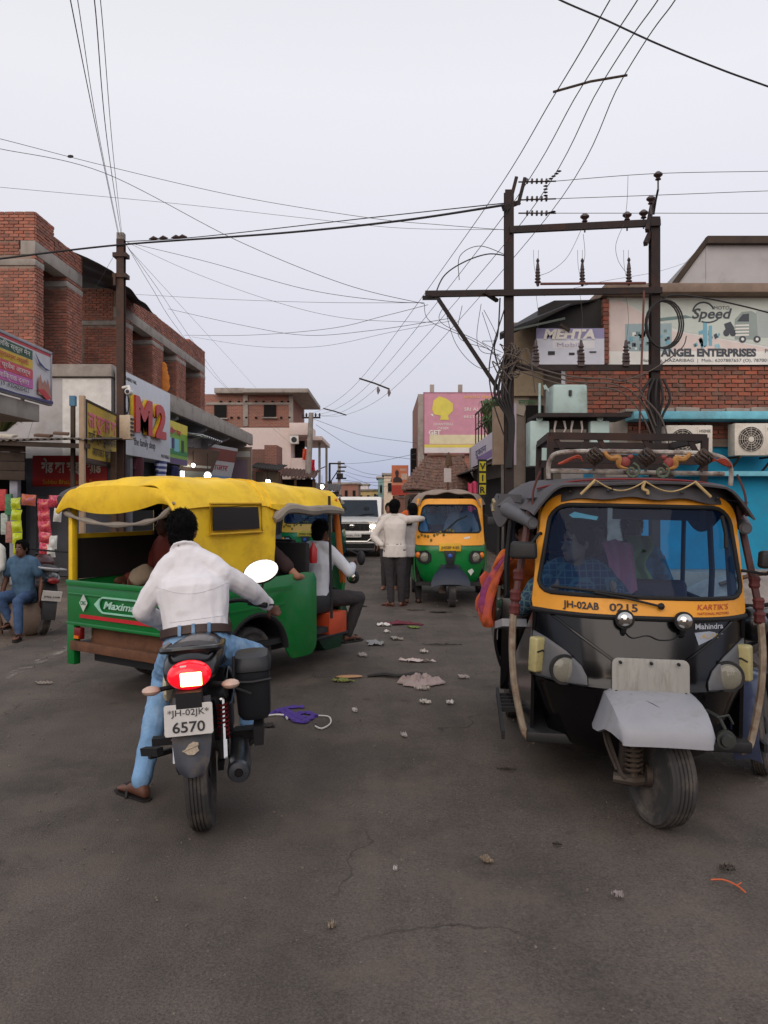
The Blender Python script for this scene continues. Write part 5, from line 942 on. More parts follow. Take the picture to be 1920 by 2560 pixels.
# yellow band + windscreen frame
def F2(x, z, off=0):
    t = (z-1.04)/.66; return Vector((x, .212+.2*t+.26*(abs(x)/.6)**3.2*(1-.35*t)-off, z))
def loopO(n=64, hwb=.6, hwt=.555, zb=1.04, zt=1.71, rt=.15, rb=.03):
    pts = []
    def corner(cx, cz, r, a0):
        return [(cx+r*math.cos(R(a0+90*i/8)), cz+r*math.sin(R(a0+90*i/8))) for i in range(9)]
    pts += corner(hwb-rb, zb+rb, rb, -90) + corner(hwt-rt, zt-rt, rt, 0) + corner(-hwt+rt, zt-rt, rt, 90) + corner(-hwb+rb, zb+rb, rb, 180)
    # resample edges between corners for curvature
    out = []
    for (x0_, z0_), (x1_, z1_) in zip(pts, pts[1:]+pts[:1]):
        k = max(1, int(math.hypot(x1_-x0_, z1_-z0_)/.05))
        out += [(x0_+(x1_-x0_)*i/k, z0_+(z1_-z0_)*i/k) for i in range(k)]
    m_ = len(out); cum = [0]
    for (a, c), (e, f) in zip(out, out[1:]+out[:1]): cum.append(cum[-1]+math.hypot(e-a, f-c))
    res = []; q = 0
    for i in range(n):
        d = cum[-1]*i/n
        while cum[q+1] < d: q += 1
        t = (d-cum[q])/max(1e-9, cum[q+1]-cum[q]); a = out[q % m_]; e = out[(q+1) % m_]; res.append((a[0]+(e[0]-a[0])*t, a[1]+(e[1]-a[1])*t))
    return res
LO = loopO(96); LI = loopO(96, .562, .512, 1.145, 1.645, .12, .06)
part('windscreen_frame', M_yelp, RK, lambda b: (b.loft([[F2(x, z, .0) for x, z in LO], [F2(x, z, .022) for x, z in LO], [F2(x, z, .022) for x, z in LI], [F2(x, z, -.02) for x, z in LI]], cap=False)), smooth=40)
part('windscreen_rubber', M_rubber, RK, lambda b: b.tube([F2(x, z, .02) for x, z in LI], .013, 8, closed=True))
part('windscreen', G_wind, RK, lambda b: b.loft([[F2(x*k, 1.395+(z-1.395)*k, .012) for x, z in LI] for k in (1, .75, .5, .25, .02)], cap=False), smooth=60)
part('band_trim', M_rubber, RK, lambda b: b.tube([F2(-.6+1.2*i/40, 1.036, .012) for i in range(41)], .016, 8))
# lettering on the yellow band
def curved(s, x, z, size, m, w_, off=.026, **k):
    o = text(s, Matrix.Identity(4), size, m, RK, w=w_, ext=.0005, **k)
    for v in o.data.vertices: q = F2(x+v.co.x, z+v.co.y, off+v.co.z); v.co = q
    return o
curved('JH-02AB', -.44, 1.072, .052, mblk, .185, bold=.0012); curved('0215', -.2, 1.07, .056, mblk, .15, bold=.0012)
curved("KARTIK'S", .27, 1.088, .042, mat('faded_red', (170, 64, 50), .6), .19, shear=.2); curved('NATIONAL MOTORS', .27, 1.062, .02, MATS['faded_red'], .19)
def onf(s, u0, z0, size, m, w_, **k):
    o = text(s, Matrix.Identity(4), size, m, RK, w=w_, ext=.0005, **k)
    for v in o.data.vertices: q = fpt((u0+v.co.x)/.6, z0+v.co.y, .004+v.co.z); v.co = q
onf('Mahindra', .26, .985, .04, mat('decal_white', (170, 176, 186), .5, var=0), .17, bold=.001)
def decal(b):
    pts = [(.27+.19*math.cos(R(a)), .78+.19*math.sin(R(a))) for a in range(50, 101, 8)][::-1]
    pts = [(.255, .965), (.34, .972), (.43, .955), (.35, .93), (.275, .90)]
    b.add([fpt(x/.6, z, .003) for x, z in pts], [(0, 1, 2, 3, 4)])
part('decal', mat('decal_grey', (150, 158, 172), .5, var=.1), RK, decal, smooth=0); onf('ALFA', .285, .935, .035, mat('decal_gold', (190, 160, 90), .5), .11, shear=.3)
onf('KOEL CHAP', -.12, .815, .02, M_matblk, .2)
# headlight clusters
for s in (-1, 1):
    def bez(b, s=s):
        pts = [(.60, .915), (.52, .885), (.42, .83), (.345, .765), (.318, .71), (.316, .668), (.42, .664), (.55, .672), (.60, .69), (.605, .8)]
        cx, cz = .46, .76
        b.loft([[fpt(s*(cx+(x-cx)*t)/.6, cz+(z-cz)*t, o) for x, z in pts] for t, o in ((1, -.01), (1, .012), (.9, .02), (.7, .022), (.45, .022), (.2, .022), (.02, .022))], cap=False)
    part('headlight_bezel', M_grey, RK, bez, smooth=40)
    p = fpt(s*.435/.6, .735, .034); lamp(RK, p, .077, tilt=R(-14*s))
    q = fpt(s*.565/.6, .785, .035); e = part('indicator', mat('indicator_cream', (176, 166, 116), .4, var=.15, vs=20, dirt=((110, 96, 60), .3, 12)), RK, lambda b: b.box((0, 0, 0), (.1, .07, .2), top=(.85, 1)), bevel=.015, seg=3, loc=q, rot=(0, 0, R(-34*s)))
    part('indicator_mark', M_rubber, e, lambda b: b.tube([(-.035, -.037, .02), (0, -.038, .028), (.035, -.037, .012)], .005, 5))
    lamp(RK, F2(s*.15 + (.02 if s < 0 else .03), 1.035, .07), .047, M_chrome, name='spot_lamp', rim=M_rubber)
parts('lamp_stem', M_rubber, RK, lambda b: [b.tube([F2(x, 1.0, .055), F2(x, .965, .03), F2(x, .95, 0)], .014, 6) for x in (-.13, .18)])
part('lamp_wire', M_rubber, RK, lambda b: b.tube(cr([fpt(x/.6, z, .008) for x, z in ((-.12, .96), (-.08, .93), (0, .945), (.06, .925), (.13, .93), (.17, .955))], 5), .0035, 5))
# front number panel, fender, wheel, suspension
part('front_panel', mat('panel_grey', (156, 154, 148), .6, var=.1, dirt=((120, 112, 100), .4, 7), stretch=(6, 1, 1)), RK, lambda b: b.prism(rrect(.40, .2, .035), .02, sheet_M((0, .095, .735), (1, 0, 0), (0, .12, 1))), bevel=.004)
parts('panel_bolt', M_rubber, RK, lambda b: [b.lathe([(.008, 0), (.008, -.02), (.001, -.022)], (x, .09, z), 'y', 8) for x, z in ((-.16, .815), (0, .815), (.14, .815), (-.18, .66), (.18, .66))])
def fender(b):
    # (y, z of the top, half width of the top, drop of the side, flare)
    prof = [(.24, .66, .235, .22, .04), (.1, .665, .24, .22, .05), (-.02, .655, .24, .19, .045), (-.13, .63, .236, .12, .035), (-.21, .60, .23, .085, .02), (-.262, .575, .222, .07, .008), (-.285, .545, .216, .045, .004), (-.292, .505, .212, .01, .002), (-.294, .485, .212, .0, .0)]
    rings = []
    for y, z, hw, d, fl in prof:
        rings.append([Vector((-hw-fl, y+.02, z-d)), Vector((-hw-fl*.6, y+.01, z-d*.72)), Vector((-hw-fl*.1, y+.004, z-d*.35)), Vector((-hw*.97, y, z-d*.1)), Vector((-hw*.85, y-.006, z)), Vector((-hw*.4, y-.012, z+.004)), Vector((0, y-.014, z+.005)), Vector((hw*.4, y-.012, z+.004)), Vector((hw*.85, y-.006, z)), Vector((hw*.97, y, z-d*.1)), Vector((hw+fl*.1, y+.004, z-d*.35)), Vector((hw+fl*.6, y+.01, z-d*.72)), Vector((hw+fl, y+.02, z-d))])
    b.loft(rings, cap=False, open_=True)
part('mudguard', mat('pale_grey_paint', (156, 157, 163), .5, var=.1, dirt=((124, 118, 112), .35, 5)), RK, fender, solid=.012, smooth=40)
part('scratch', M_rubber, RK, lambda b: b.tube([(-.12, .02, .662), (-.03, -.1, .646), (.0, -.14, .634)], .0018, 4))
wheel(RK, (.03, 0, .262), .262, .135, yaw=R(17))
def spring(b, x, y, z0, z1, r=.042, n=9, wr=.008):
    b.tube([(x+r*math.cos(t*.6283), y+r*math.sin(t*.6283), z0+(z1-z0)*t/(n*10)) for t in range(n*10+1)], wr, 6)
part('spring', mat('spring_brown', (92, 80, 70), .6, .4, dirt=((70, 56, 46), .4, 10)), RK, lambda b: (spring(b, -.1, -.02, .27, .5), b.tube([(-.1, -.02, .2), (-.1, -.02, .55)], .02, 8)))
part('fork_arm', mat('arm_steel', (84, 76, 70), .6, .5, dirt=((70, 54, 44), .5, 8)), RK, lambda b: (b.box((-.14, .06, .4), (.035, .05, .42)), b.tube([(-.2, .0, .23), (-.1, -.02, .225), (-.02, 0, .23)], [.03, .032, .028], 10), b.tube(cr([(-.24, .12, .52), (-.22, .05, .42), (-.17, -.02, .27), (-.14, -.04, .24)]), .012, 6), b.tube(cr([(-.25, .1, .52), (-.235, .03, .4), (-.19, -.03, .28)]), .007, 6), b.lathe([(.001, 0), (.06, 0), (.06, -.03), (.02, -.04)], (-.01, 0, .25), 'x', 14)))
part('horn', mat('horn_green', (70, 74, 72), .5, .4), RK, lambda b: (b.lathe([(.001, .0), (.03, 0), (.036, .02), (.05, .02), (.05, .045), (.001, .05)], (.4, .07, .42), 'y', 18), b.tube([(.32, .2, .55), (.37, .12, .53), (.4, .12, .47)], .01, 6), b.tube([(.36, .12, .53), (.41, .1, .55), (.44, .12, .5)], .007, 6)), loc=(0, .02, 0))
# pillars, floor, side and rear body
part('floor', M_matblk, RK, lambda b: b.box((0, 1.4, .31), (1.24, 2.1, .06)), bevel=.01)
for s in (-1, 1):
    part('front_pillar', M_yelp if s < 0 else M_grey, RK, lambda b: b.loft([[Vector((s*.585, .5, 1.0)), Vector((s*.585, .6, 1.0)), Vector((s*.555, .6, 1.0)), Vector((s*.555, .5, 1.0))], [Vector((s*.55, .6, 1.7)), Vector((s*.55, .67, 1.7)), Vector((s*.52, .67, 1.7)), Vector((s*.52, .6, 1.7))]]), bevel=.006)
    part('side_sill', M_blackp, RK, lambda b: b.grid(lambda i, j: Vector((s*(.595+.1*i), .44+.95*i, .3+.72*j*(1-i)+.1*j*i)), 6, 6), solid=.02)
    parts('side_pillar', M_matblk, RK, lambda b: (b.tube([(s*.68, 1.4, .4), (s*.7, 1.4, 1.2), (s*.66, 1.38, 1.7)], .02, 8), b.tube([(s*.72, 2.2, .9), (s*.72, 2.2, 1.7)], .018, 8)))
    part('guard_tube', M_rust, RK, lambda b: b.tube(cr([(s*.70, .5, 1.02), (s*.702, .495, .97), (s*.705, .47, .8), (s*.69, .45, .6), (s*.64, .42, .36), (s*.61, .4, .3), (s*.57, .4, .275)], 6), .021, 8))
    part('guard_upper', mat('maroon_pipe', (82, 48, 46), .6, var=.3, vs=14), RK, lambda b: b.tube(cr([(s*.60, .62, 1.66), (s*.64, .57, 1.4), (s*.68, .52, 1.15), (s*.70, .5, 1.0)], 6), .022, 8))
    parts('guard_clamp', mat('maroon_tape', (92, 40, 40), .7, dirt=((60, 40, 36), .4, 20)), RK, lambda b: [b.lathe([(.026, -.035), (.034, -.02), (.03, 0), (.036, .02), (.026, .035)], p, n=8) for p in ((s*.695, .505, 1.02), (s*.672, .53, 1.22), (s*.69, .51, 1.1))])
    part('rear_body', M_blackp, RK, lambda b: b.loft([[Vector((s*(.66+.12*math.sin(t*3.14*.9)), 1.36+1.2*(i/12), .34+.66*t)) for i in range(13)] for t in [k/10 for k in range(11)]], cap=False, open_=True), solid=.02, smooth=50)
    wheel(RK, (s*.6, 1.95, .24), .245, .12)
parts('cabin_bulkhead', M_blackp, RK, lambda b: (b.box((-.48, 1.36, .66), (.5, .03, .64)), b.box((.48, 1.36, .66), (.5, .03, .64))), bevel=.01)
part('rear_panel', M_blackp, RK, lambda b: b.box((0, 2.56, .68), (1.4, .03, .66)), bevel=.01)
parts('footstep', M_matblk, RK, lambda b: ([b.bar((-.74, .95+.09*k, .305), (-.58, .95+.09*k, .315), .02, .03) for k in range(5)], b.bar((-.745, .5, .27), (-.745, 1.42, .31), .02, .05), b.bar((.745, .5, .27), (.745, 1.42, .31), .02, .05)))
part('side_bracket', M_silver, RK, lambda b: (b.box((-.68, 1.15, .83), (.16, .34, .05), (R(-12), 0, R(6))), b.prism([(0, 0), (.1, 0), (0, -.2)], .03, sheet_M((-.67, 1.02, .8), (0, 1, 0), (0, 0, 1)))))
parts('latch', M_chrome, RK, lambda b: (b.box((-.745, 1.5, 1.0), (.02, .03, .1)), b.box((-.745, 1.52, .86), (.02, .03, .05))))
# seats, wheel
M_seat = mat('rexine_seat', (58, 36, 40), .6, var=.15)
parts('driver_seat', M_seat, RK, lambda b: (b.box((0, 1.02, .58), (1.0, .42, .16)), b.box((0, 1.26, .92), (1.0, .1, .46), (R(-8), 0, 0))), bevel=.04, seg=3)
parts('passenger_seat', M_seat, RK, lambda b: (b.box((0, 2.2, .6), (1.3, .45, .16)), b.box((0, 2.46, .95), (1.3, .1, .6))), bevel=.04, seg=3)
parts('seat_base', M_matblk, RK, lambda b: (b.box((0, 1.02, .42), (.9, .4, .2)), b.box((0, 2.2, .42), (1.2, .4, .2))), smooth=0)
part('handlebar', M_rubber, RK, lambda b: (b.tube(cr([(-.5, .62, 1.09), (-.34, .62, 1.1), (-.24, .56, 1.06), (-.14, .62, 1.1), (.02, .62, 1.09)]), .016, 8), b.tube([(-.24, .56, 1.06), (-.24, .4, .6)], .03, 8), b.ell((.05, .52, 1.06), (.1, .06, .1), 14)))
part('dashboard', M_matblk, RK, lambda b: b.box((0, .5, 1.08), (1.0, .14, .08)), bevel=.02)
part('rear_curtain', mat('curtain_navy', (26, 32, 52), .8, bump=.3, bs=10), RK, lambda b: (b.grid(lambda i, j: Vector((-.66+.85*i, 2.52+.02*math.sin(i*40), .98+.74*j)), 40, 3)), solid=.005)
part('inner_roof', mat('dark_lining', (62, 66, 78), .9), RK, lambda b: b.grid(lambda i, j: Vector((-.62+1.24*i, .5+1.95*j, 1.68+.05*math.sin(i*3.14))), 12, 4), solid=.006)
part('mirror_visor', M_rubber, RK, lambda b: b.box((.12, .56, 1.6), (.5, .015, .07)), bevel=.006)
# canopy
def can(i, j):
    x = -1+2*i; y = .36+2.2*j; hw = .60+.13*min(1, j*2.2); e = abs(x)
    z = 1.80-.035*e**2-.16*max(0, (e-.72)/.28)**2+.02*math.sin(j*3.1)+.012*math.sin(j*9+x*3)*(1-e)
    if j < .1: z -= (1-j/.1)**2*.02
    return Vector((hw*x*(1 if e < .9 else 1+.02*(e-.9)/.1), y-.04*(1-e*e)*(j < .05), z))
part('canopy', M_canblk, RK, lambda b: b.grid(can, 41, 34), solid=.012, smooth=60)
part('front_valance', M_canblk, RK, lambda b: b.grid(lambda i, j: Vector(((-.57+1.14*i), .365-.03*j+.24*abs(2*i-1)**3.2, 1.79-.06*abs(2*i-1)**3-j*(.10+.008*math.sin(i*25)))), 40, 5), solid=.008, smooth=60)
part('canopy_piping', mat('red_piping', (120, 34, 36), .7), RK, lambda b: b.tube([(-.57+1.14*i/40, .345+.24*abs(2*i/40-1)**3.2, 1.797-.06*abs(2*i/40-1)**3) for i in range(41)], .006, 5))
def festoon(b):
    for a, c in ((-.27, 0), (0, .27)):
        b.tube([(a+(c-a)*t, .318, 1.785-.055*math.sin(t*3.1416)) for t in [i/14 for i in range(15)]], .009, 6, flat=.5)
    b.tube([(-.27, .325, 1.788), (-.35, .332, 1.705)], [.009, .008], 6); b.tube([(.27, .325, 1.788), (.36, .332, 1.705)], [.009, .008], 6); b.tube(cr([(0, .318, 1.785), (-.012, .316, 1.745), (.014, .316, 1.73), (.016, .316, 1.712)]), .009, 6)
parts('festoon_trim', mat('cream_trim', (186, 160, 110), .8, var=.2, vs=20), RK, festoon)
parts('snap_button', M_matblk, RK, lambda b: [b.ell((x, .31+.24*abs(x/.57)**3.2, z), (.012, .008, .01), 8) for x, z in ((-.4, 1.72), (-.2, 1.73), (-.18, 1.735), (.2, 1.725), (.42, 1.7))])
for s in (-1, 1):
    part('side_flap', M_canblk, RK, lambda b: b.grid(lambda i, j: Vector((s*(.66+.08*i+.05*j*i), .75+1.75*i, 1.70+.02*i-(.05+.2*max(0, math.sin((i-.15)*3.4)))*j)), 18, 6), solid=.01, smooth=60)
    part('rolled_curtain', mat('grey_roll', (88, 88, 92), .7, var=.15), RK, lambda b: (b.tube([(s*.60, .48, 1.53), (s*.66, .75, 1.57), (s*.72, 1.1, 1.6)], [.035, .045, .05], 12), b.lathe([(.026, 0), (.026, .01), (.001, .011)], (s*.6, .47, 1.53), 'y', 10), b.tube([(s*.61, .53, 1.57), (s*.615, .52, 1.49)], .004, 4)))
    part('strap', mat('strap_red', (84, 42, 40), .8), RK, lambda b: b.tube(cr([(s*.56, .52, 1.84), (s*.6, .5, 1.72), (s*.6, .48, 1.6)]), .007, 5))
part('flap_emblem', mat('cream_paint', (150, 136, 108), .8), RK, lambda b: b.tube(cr([(-.79, 1.4, 1.64), (-.8, 1.46, 1.665), (-.8, 1.5, 1.64), (-.8, 1.47, 1.58)]), .012, 5))
# roof rack and decorated front arch
parts('rack_rail', M_steel, RK, lambda b: ([b.bar((-.46, y, 2.085), (.5, y, 2.085), .035, .045) for y in (.95, 1.75)], [b.bar((x, .95, 2.085), (x, 1.75, 2.085), .035, .045) for x in (-.46, .5)], [b.bar((-.46, y, 1.94), (.5, y, 1.94), .04, .055) for y in (.95, 1.75)]))
parts('rack_post', M_steel, RK, lambda b: [b.bar((x, y, 1.8), (x, y, 2.085), .04, .04) for x in (-.46, .5) for y in (.95, 1.75)])
parts('rack_brace', M_steel, RK, lambda b: [b.bar((x, .95, 2.085), (x+d, .95, 1.94), .022, .03) for x, d in ((-.44, .1), (-.16, .08), (.12, .08), (.4, .08), (-.22, -.06))])
M_pw = mat('chipped_white', (184, 178, 170), .6, dirt=((78, 48, 40), .85, 13), var=.2)
parts('arch_bar', M_pw, RK, lambda b: (b.tube([(-.5, .62, 1.845), (.52, .62, 1.845)], .014, 8), b.tube(cr([(-.5, .62, 1.8), (-.5, .6, 1.9), (-.44, .58, 1.955), (-.2, .57, 1.965), (.2, .57, 1.965), (.44, .58, 1.955), (.55, .62, 1.9), (.57, .66, 1.78)]), .014, 8)))
M_lat = mat('dark_lattice', (70, 58, 52), .7, .3, dirt=((110, 84, 60), .4, 20))
for x in (-.24, .06, .38):
    part('lattice_ornament', M_lat, RK, lambda b: ([b.tube([(x+.05*math.sin(t*.5+a)*(math.sin(t/6*3.14)), .555+.05*math.cos(t*.5+a)*math.sin(t/6*3.14), 1.885+.1*t/6) for t in range(7)], .0075, 5) for a in (0, .8, 1.57, 2.35, 3.14, 3.9, 4.71, 5.5)], b.tube([(x, .58, 1.85), (x, .58, 1.96)], .008, 6), b.lathe([(.004, -.02), (.02, 0), (.004, .02)], (x, .575, 1.92), n=8)))
def wing(s): return lambda b: [b.tube(cr([(s*.45, .575, 1.885), (s*(.40-.02*k), .57, 1.90+.012*k), (s*(.33-.008*k), .57, 1.945-.014*k)], 5), [.014, .015, .015, .014, .014, .013, .012, .01, .008, .006, .003], 6, flat=.5) for k in range(4)]
part('wing_ornament', mat('wing_red', (170, 76, 56), .6, var=.3, vs=30), RK, wing(-1)); part('wing_ornament', MATS['wing_red'], RK, lambda b: [b.tube(cr([(.55, .6, 1.89), (.5, .58, 1.9+.01*k), (.42, .57, 1.945-.012*k)], 5), [.012, .013, .013, .013, .012, .012, .01, .009, .008, .006, .003], 6, flat=.5) for k in range(4)])
def beast(x, f, b):
    b.tube(cr([(x-.07*f, .555, 1.96), (x-.03*f, .55, 1.925), (x+.015*f, .55, 1.925), (x+.02*f, .55, 1.88), (x+.07*f, .55, 1.865)], 5), [.006, .009, .012, .014, .016, .017, .017, .018, .02, .021, .022, .022, .02, .018, .016, .014, .012, .01, .008, .006, .005], 7)
    b.ell((x-.06*f, .56, 1.955), (.018, .012, .012), 8)
for x, f in ((-.12, 1), (.24, -1)):
    part('beast_ornament', mat('ochre_paint', (170, 120, 62), .6, var=.3, vs=40), RK, lambda b: beast(x, f, b)); part('bloom_ornament', mat('brick_red_paint', (140, 62, 56), .6, var=.3, vs=40), RK, lambda b: (b.ell((x+.055*f, .55, 1.905), (.032, .014, .03), 10), b.ell((x+.085*f, .55, 1.935), (.018, .012, .015), 8)))
    part('scroll_ornament', mat('moss_paint', (84, 92, 72), .6, var=.3, vs=40), RK, lambda b: b.tube([(x+.095*f+(.01+.0035*t)*math.cos(t*.7), .55, 1.85+(.01+.0035*t)*math.sin(t*.7)) for t in range(12)], .009, 6))
# mirrors, wiper
for s, x, z in ((-1, -.655, 1.375), (1, .73, 1.36)):
    mi = part('mirror', M_matblk, RK, lambda b: b.box((0, 0, 0), (.16, .07, .1), top=(.92, .9)), bevel=.02, seg=3, loc=(x, .42, z), rot=(0, 0, R(8*s)))
    part('mirror_arm', M_rubber, mi, lambda b: b.tube(cr([(0, .03, 0), (-s*.05, .05, .05), (-s*.09, .06, .1), (-s*.11, .1, .06)] if s < 0 else [(0, .02, -.05), (-.02, .03, -.085), (-.09, .05, -.075), (-.15, .06, -.07)]), .009, 6)); part('mirror_glass', M_chrome, mi, lambda b: b.box((0, .037, 0), (.13, .004, .075)))
parts('wiper', M_rubber, RK, lambda b: (b.tube([F2(.07, 1.105, .05), F2(-.1, 1.14, .05), F2(-.28, 1.165, .045)], .007, 6), b.tube([F2(-.5, 1.178, .03), F2(-.28, 1.172, .04), F2(-.05, 1.15, .035)], .009, 6), b.ell(F2(.07, 1.105, .045), (.02, .02, .02), 8), b.tube([F2(.45, 1.6, .03), F2(.47, 1.5, .03), F2(.465, 1.42, .03)], .012, 6)))
part('windscreen_sticker', mat('mint_sticker', (170, 214, 190), .7, var=.05), RK, lambda b: b.add([F2(x, z, .0) for x, z in ((-.4, 1.585), (-.37, 1.605), (-.3, 1.59), (-.24, 1.58), (-.25, 1.56), (-.33, 1.57), (-.38, 1.57))], [(0, 1, 2, 3, 4, 5, 6)]), smooth=0)
rc = MB().grid(lambda i, j: Vector((1.39+.2*i+.03*math.sin(j*4)*(1-i)+.035*j, 4.99+.018*math.sin(i*15)-.03*j, 1.43-.35*j-.06*abs(i-.4))), 16, 16).build('pink_towel', mat('pink_cloth', (226, 120, 130), .85, bump=.4, bs=20), solid=.008, smooth=70); tag(rc, 'pink towel hanging behind the windscreen of the black three-wheeler', 'towel')
# ------------------------------------------------------------------ yellow and green three-wheeler crossing from the left, seen from behind
YR = thing('auto_rickshaw', 'yellow canopied green three-wheeler taxi driving away on the left', 'three-wheeler', (-2.18, 6.5, 0), R(-33))
HW = .725
tail = part('tailgate', M_grnp, YR, lambda b: (b.box((0, .0, .79), (1.45, .03, .37)), b.box((0, -.02, .955), (1.45, .02, .05)), b.box((0, -.018, .60), (1.45, .016, .03)), b.box((0, -.02, .86), (1.4, .015, .02))), bevel=.006)
Mt = sheet_M((0, -.03, 0), (1, 0, 0), (0, 0, 1))
part('diamond_mark', mat('decal_pale', (196, 206, 196), .6), tail, lambda b: b.prism([(-.53, .79), (-.475, .865), (-.42, .79), (-.475, .715)], .006, Mt)); text('CNG', Mt @ Matrix.Translation((-.475, .775, .005)), .05, mat('decal_teal', (60, 130, 100), .6), tail, w=.07, align='CENTER')
def capsule(w_, h, cx, cz): return [Vector((cx+(w_/2-h/2)*(1 if math.cos(a) > 0 else -1)+h/2*math.cos(a), -.034, cz+h/2*math.sin(a))) for a in [i*2*math.pi/28 for i in range(28)]]
part('badge_outline', mat('decal_mint', (150, 206, 180), .6), tail, lambda b: (b.tube(capsule(.52, .13, 0, .79), .009, 6, closed=True), b.add([(-.33, -.034, .79), (-.25, -.034, .85), (-.25, -.034, .73)], [(0, 1, 2)])))
text('Maxima', Mt @ Matrix.Translation((-.2, .765, .005)), .085, mat('decal_mint2', (176, 216, 196), .6), tail, w=.4, shear=.3, bold=.002)
part('red_stripe', mat('stripe_red', (196, 30, 40), .5), tail, lambda b: b.box((.05, -.024, .675), (1.15, .012, .03)))
for s in (-1, 1):
    part('rear_post', M_grnp, YR, lambda b: b.box((s*.665, .01, .42), (.1, .07, .36)), bevel=.01)
    part('canopy_post', M_canyel, YR, lambda b: b.box((s*.69, .02, 1.28), (.055, .06, .68)), bevel=.01)
    tl = part('tail_lamp', mat('dim_red_lens', (120, 22, 24), .3), YR, lambda b: b.box((s*.56, -.01, .52), (.09, .05, .1)), bevel=.01); part('reflector', M_amber, tl, lambda b: b.box((s*.56, -.04, .49), (.06, .01, .025)))
parts('bumper_board', mat('rusty_board', (110, 72, 48), .8, dirt=((70, 46, 34), .5, 6), bump=.3), YR, lambda b: (b.box((0, -.03, .415), (1.26, .05, .08)), b.box((.05, .1, .50), (1.1, .04, .18), (R(-14), 0, 0))), bevel=.006)
part('rear_grime', mat('mud_olive', (104, 86, 46), .9, dirt=((70, 54, 36), .5, 5), bump=.4), YR, lambda b: b.box((0, .2, .48), (1.3, .04, .26)), smooth=0)
part('chassis', M_matblk, YR, lambda b: (b.box((0, 1.3, .32), (1.0, 2.4, .1)), b.tube([(-.6, .85, .28), (.6, .85, .28)], .05, 10), b.ell((0, .85, .28), (.16, .14, .14), 12)))
def sidepoly():
    pts = [(0, .97), (0, .57), (.42, .57)]
    pts += [(.85+.41*math.cos(R(a)), .3+.39*math.sin(R(a))) for a in range(140, 19, -10)]
    pts += [(1.24, .3)] + [(1.36+.11*math.cos(R(a)), .32+.11*math.sin(R(a))) for a in range(200, 271, 20)] + [(1.56+.12*math.cos(R(a)), .33+.12*math.sin(R(a))) for a in range(-90, 1, 18)] + [(1.68, .92), (1.64, .99), (1.5, 1.0)]
    return pts
for s in (-1, 1):
    sd = part('side_panel', M_grnp, YR, lambda b: b.prism([(y, z) for y, z in sidepoly()], .025, sheet_M((s*HW, 0, 0), (0, 1, 0), (0, 0, 1))), bevel=.006)
    part('wheel_arch', M_rubber, YR, lambda b: b.tube([(s*(HW-.01), .85+.4*math.cos(R(a)), .3+.38*math.sin(R(a))) for a in range(5, 176, 10)], .03, 8))
    part('arch_liner', M_matblk, YR, lambda b: b.grid(lambda i, j: Vector((s*(HW-.03-.25*j), .85+.39*math.cos(R(8+164*i)), .3+.37*math.sin(R(8+164*i)))), 14, 3), solid=.01)
    parts('side_crease', M_grnp, sd, lambda b: (b.bar((s*(HW+.014), .02, .88), (s*(HW+.014), 1.3, .88), .012, .03), b.bar((s*(HW+.014), .02, .74), (s*(HW+.014), 1.2, .74), .012, .02)))
    part('vent_slot', M_rubber, sd, lambda b: b.ell((s*(HW+.014), .42, .64), (.01, .09, .035), 12))
    wheel(YR, (s*.6, .85, .28), .28, .13, hub=mat('rim_brown', (84, 66, 52), .7, .3))
    if s > 0: part('canopy_side', M_canyel, YR, lambda b: b.grid(lambda i, j: Vector((s*(HW-.004+.012*math.sin(i*7+j*3)+.01*noise.noise(Vector((i*5, j*5, 2)))), .06+1.0*i+.05*i*j, .98+.665*j)), 14, 8), solid=.012, smooth=60)
    if s < 0: parts('canopy_side', M_canyel, YR, lambda b: (b.box((-HW, .56, 1.18), (.012, .98, .4)), b.box((-HW, .56, 1.66), (.012, .98, .12)), b.box((-HW, 1.0, 1.49), (.012, .1, .22))), smooth=0)
    wdo = None if s < 0 else part('canopy_window', glassmat('cloudy_vinyl', (70, 64, 60), .2, .5, (58, 52, 50)), YR, lambda b: b.add([(s*(HW+.022), .3, 1.43), (s*(HW+.022), .86, 1.43), (s*(HW+.022), .84, 1.62), (s*(HW+.022), .3, 1.62)], [(0, 1, 2, 3)]), smooth=0)
    if s > 0: part('window_welt', mat('yellow_welt', (206, 160, 30), .7), wdo, lambda b: b.tube([(s*(HW+.02), y, z) for y, z in ((.27, 1.40), (.89, 1.40), (.875, 1.65), (.27, 1.65))], .011, 6, closed=True))
    if s > 0: part('window_backing', mat('vinyl_dark', (62, 54, 50), .6), wdo, lambda b: b.add([(s*(HW+.0165), .3, 1.43), (s*(HW+.0165), .86, 1.43), (s*(HW+.0165), .84, 1.62), (s*(HW+.0165), .3, 1.62)], [(0, 1, 2, 3)]), smooth=0)
    part('cab_pillar', mat('orange_pillar', (206, 110, 36), .5, var=.15), YR, lambda b: b.tube([(s*.45, 2.5, .8), (s*.48, 2.38, 1.3), (s*.52, 2.25, 1.69)], .032, 8))
    parts('mid_pillar', M_matblk, YR, lambda b: b.tube([(s*.69, 1.98, .5), (s*.66, 1.98, 1.72)], .014, 8))
    part('rolled_curtain', mat('grey_beige_roll', (150, 140, 128), .8, bump=.2, bs=14), YR, lambda b: b.tube(cr([(s*.74, 1.06, 1.50), (s*.735, 1.25, 1.6), (s*.72, 1.6, 1.575), (s*.68, 1.9, 1.585), (s*.64, 2.22, 1.565)], 5), [.03, .045, .055, .05, .045, .05, .05, .048, .045, .045, .048, .05, .05, .046, .042, .045, .047, .045, .04, .035, .03], 8))
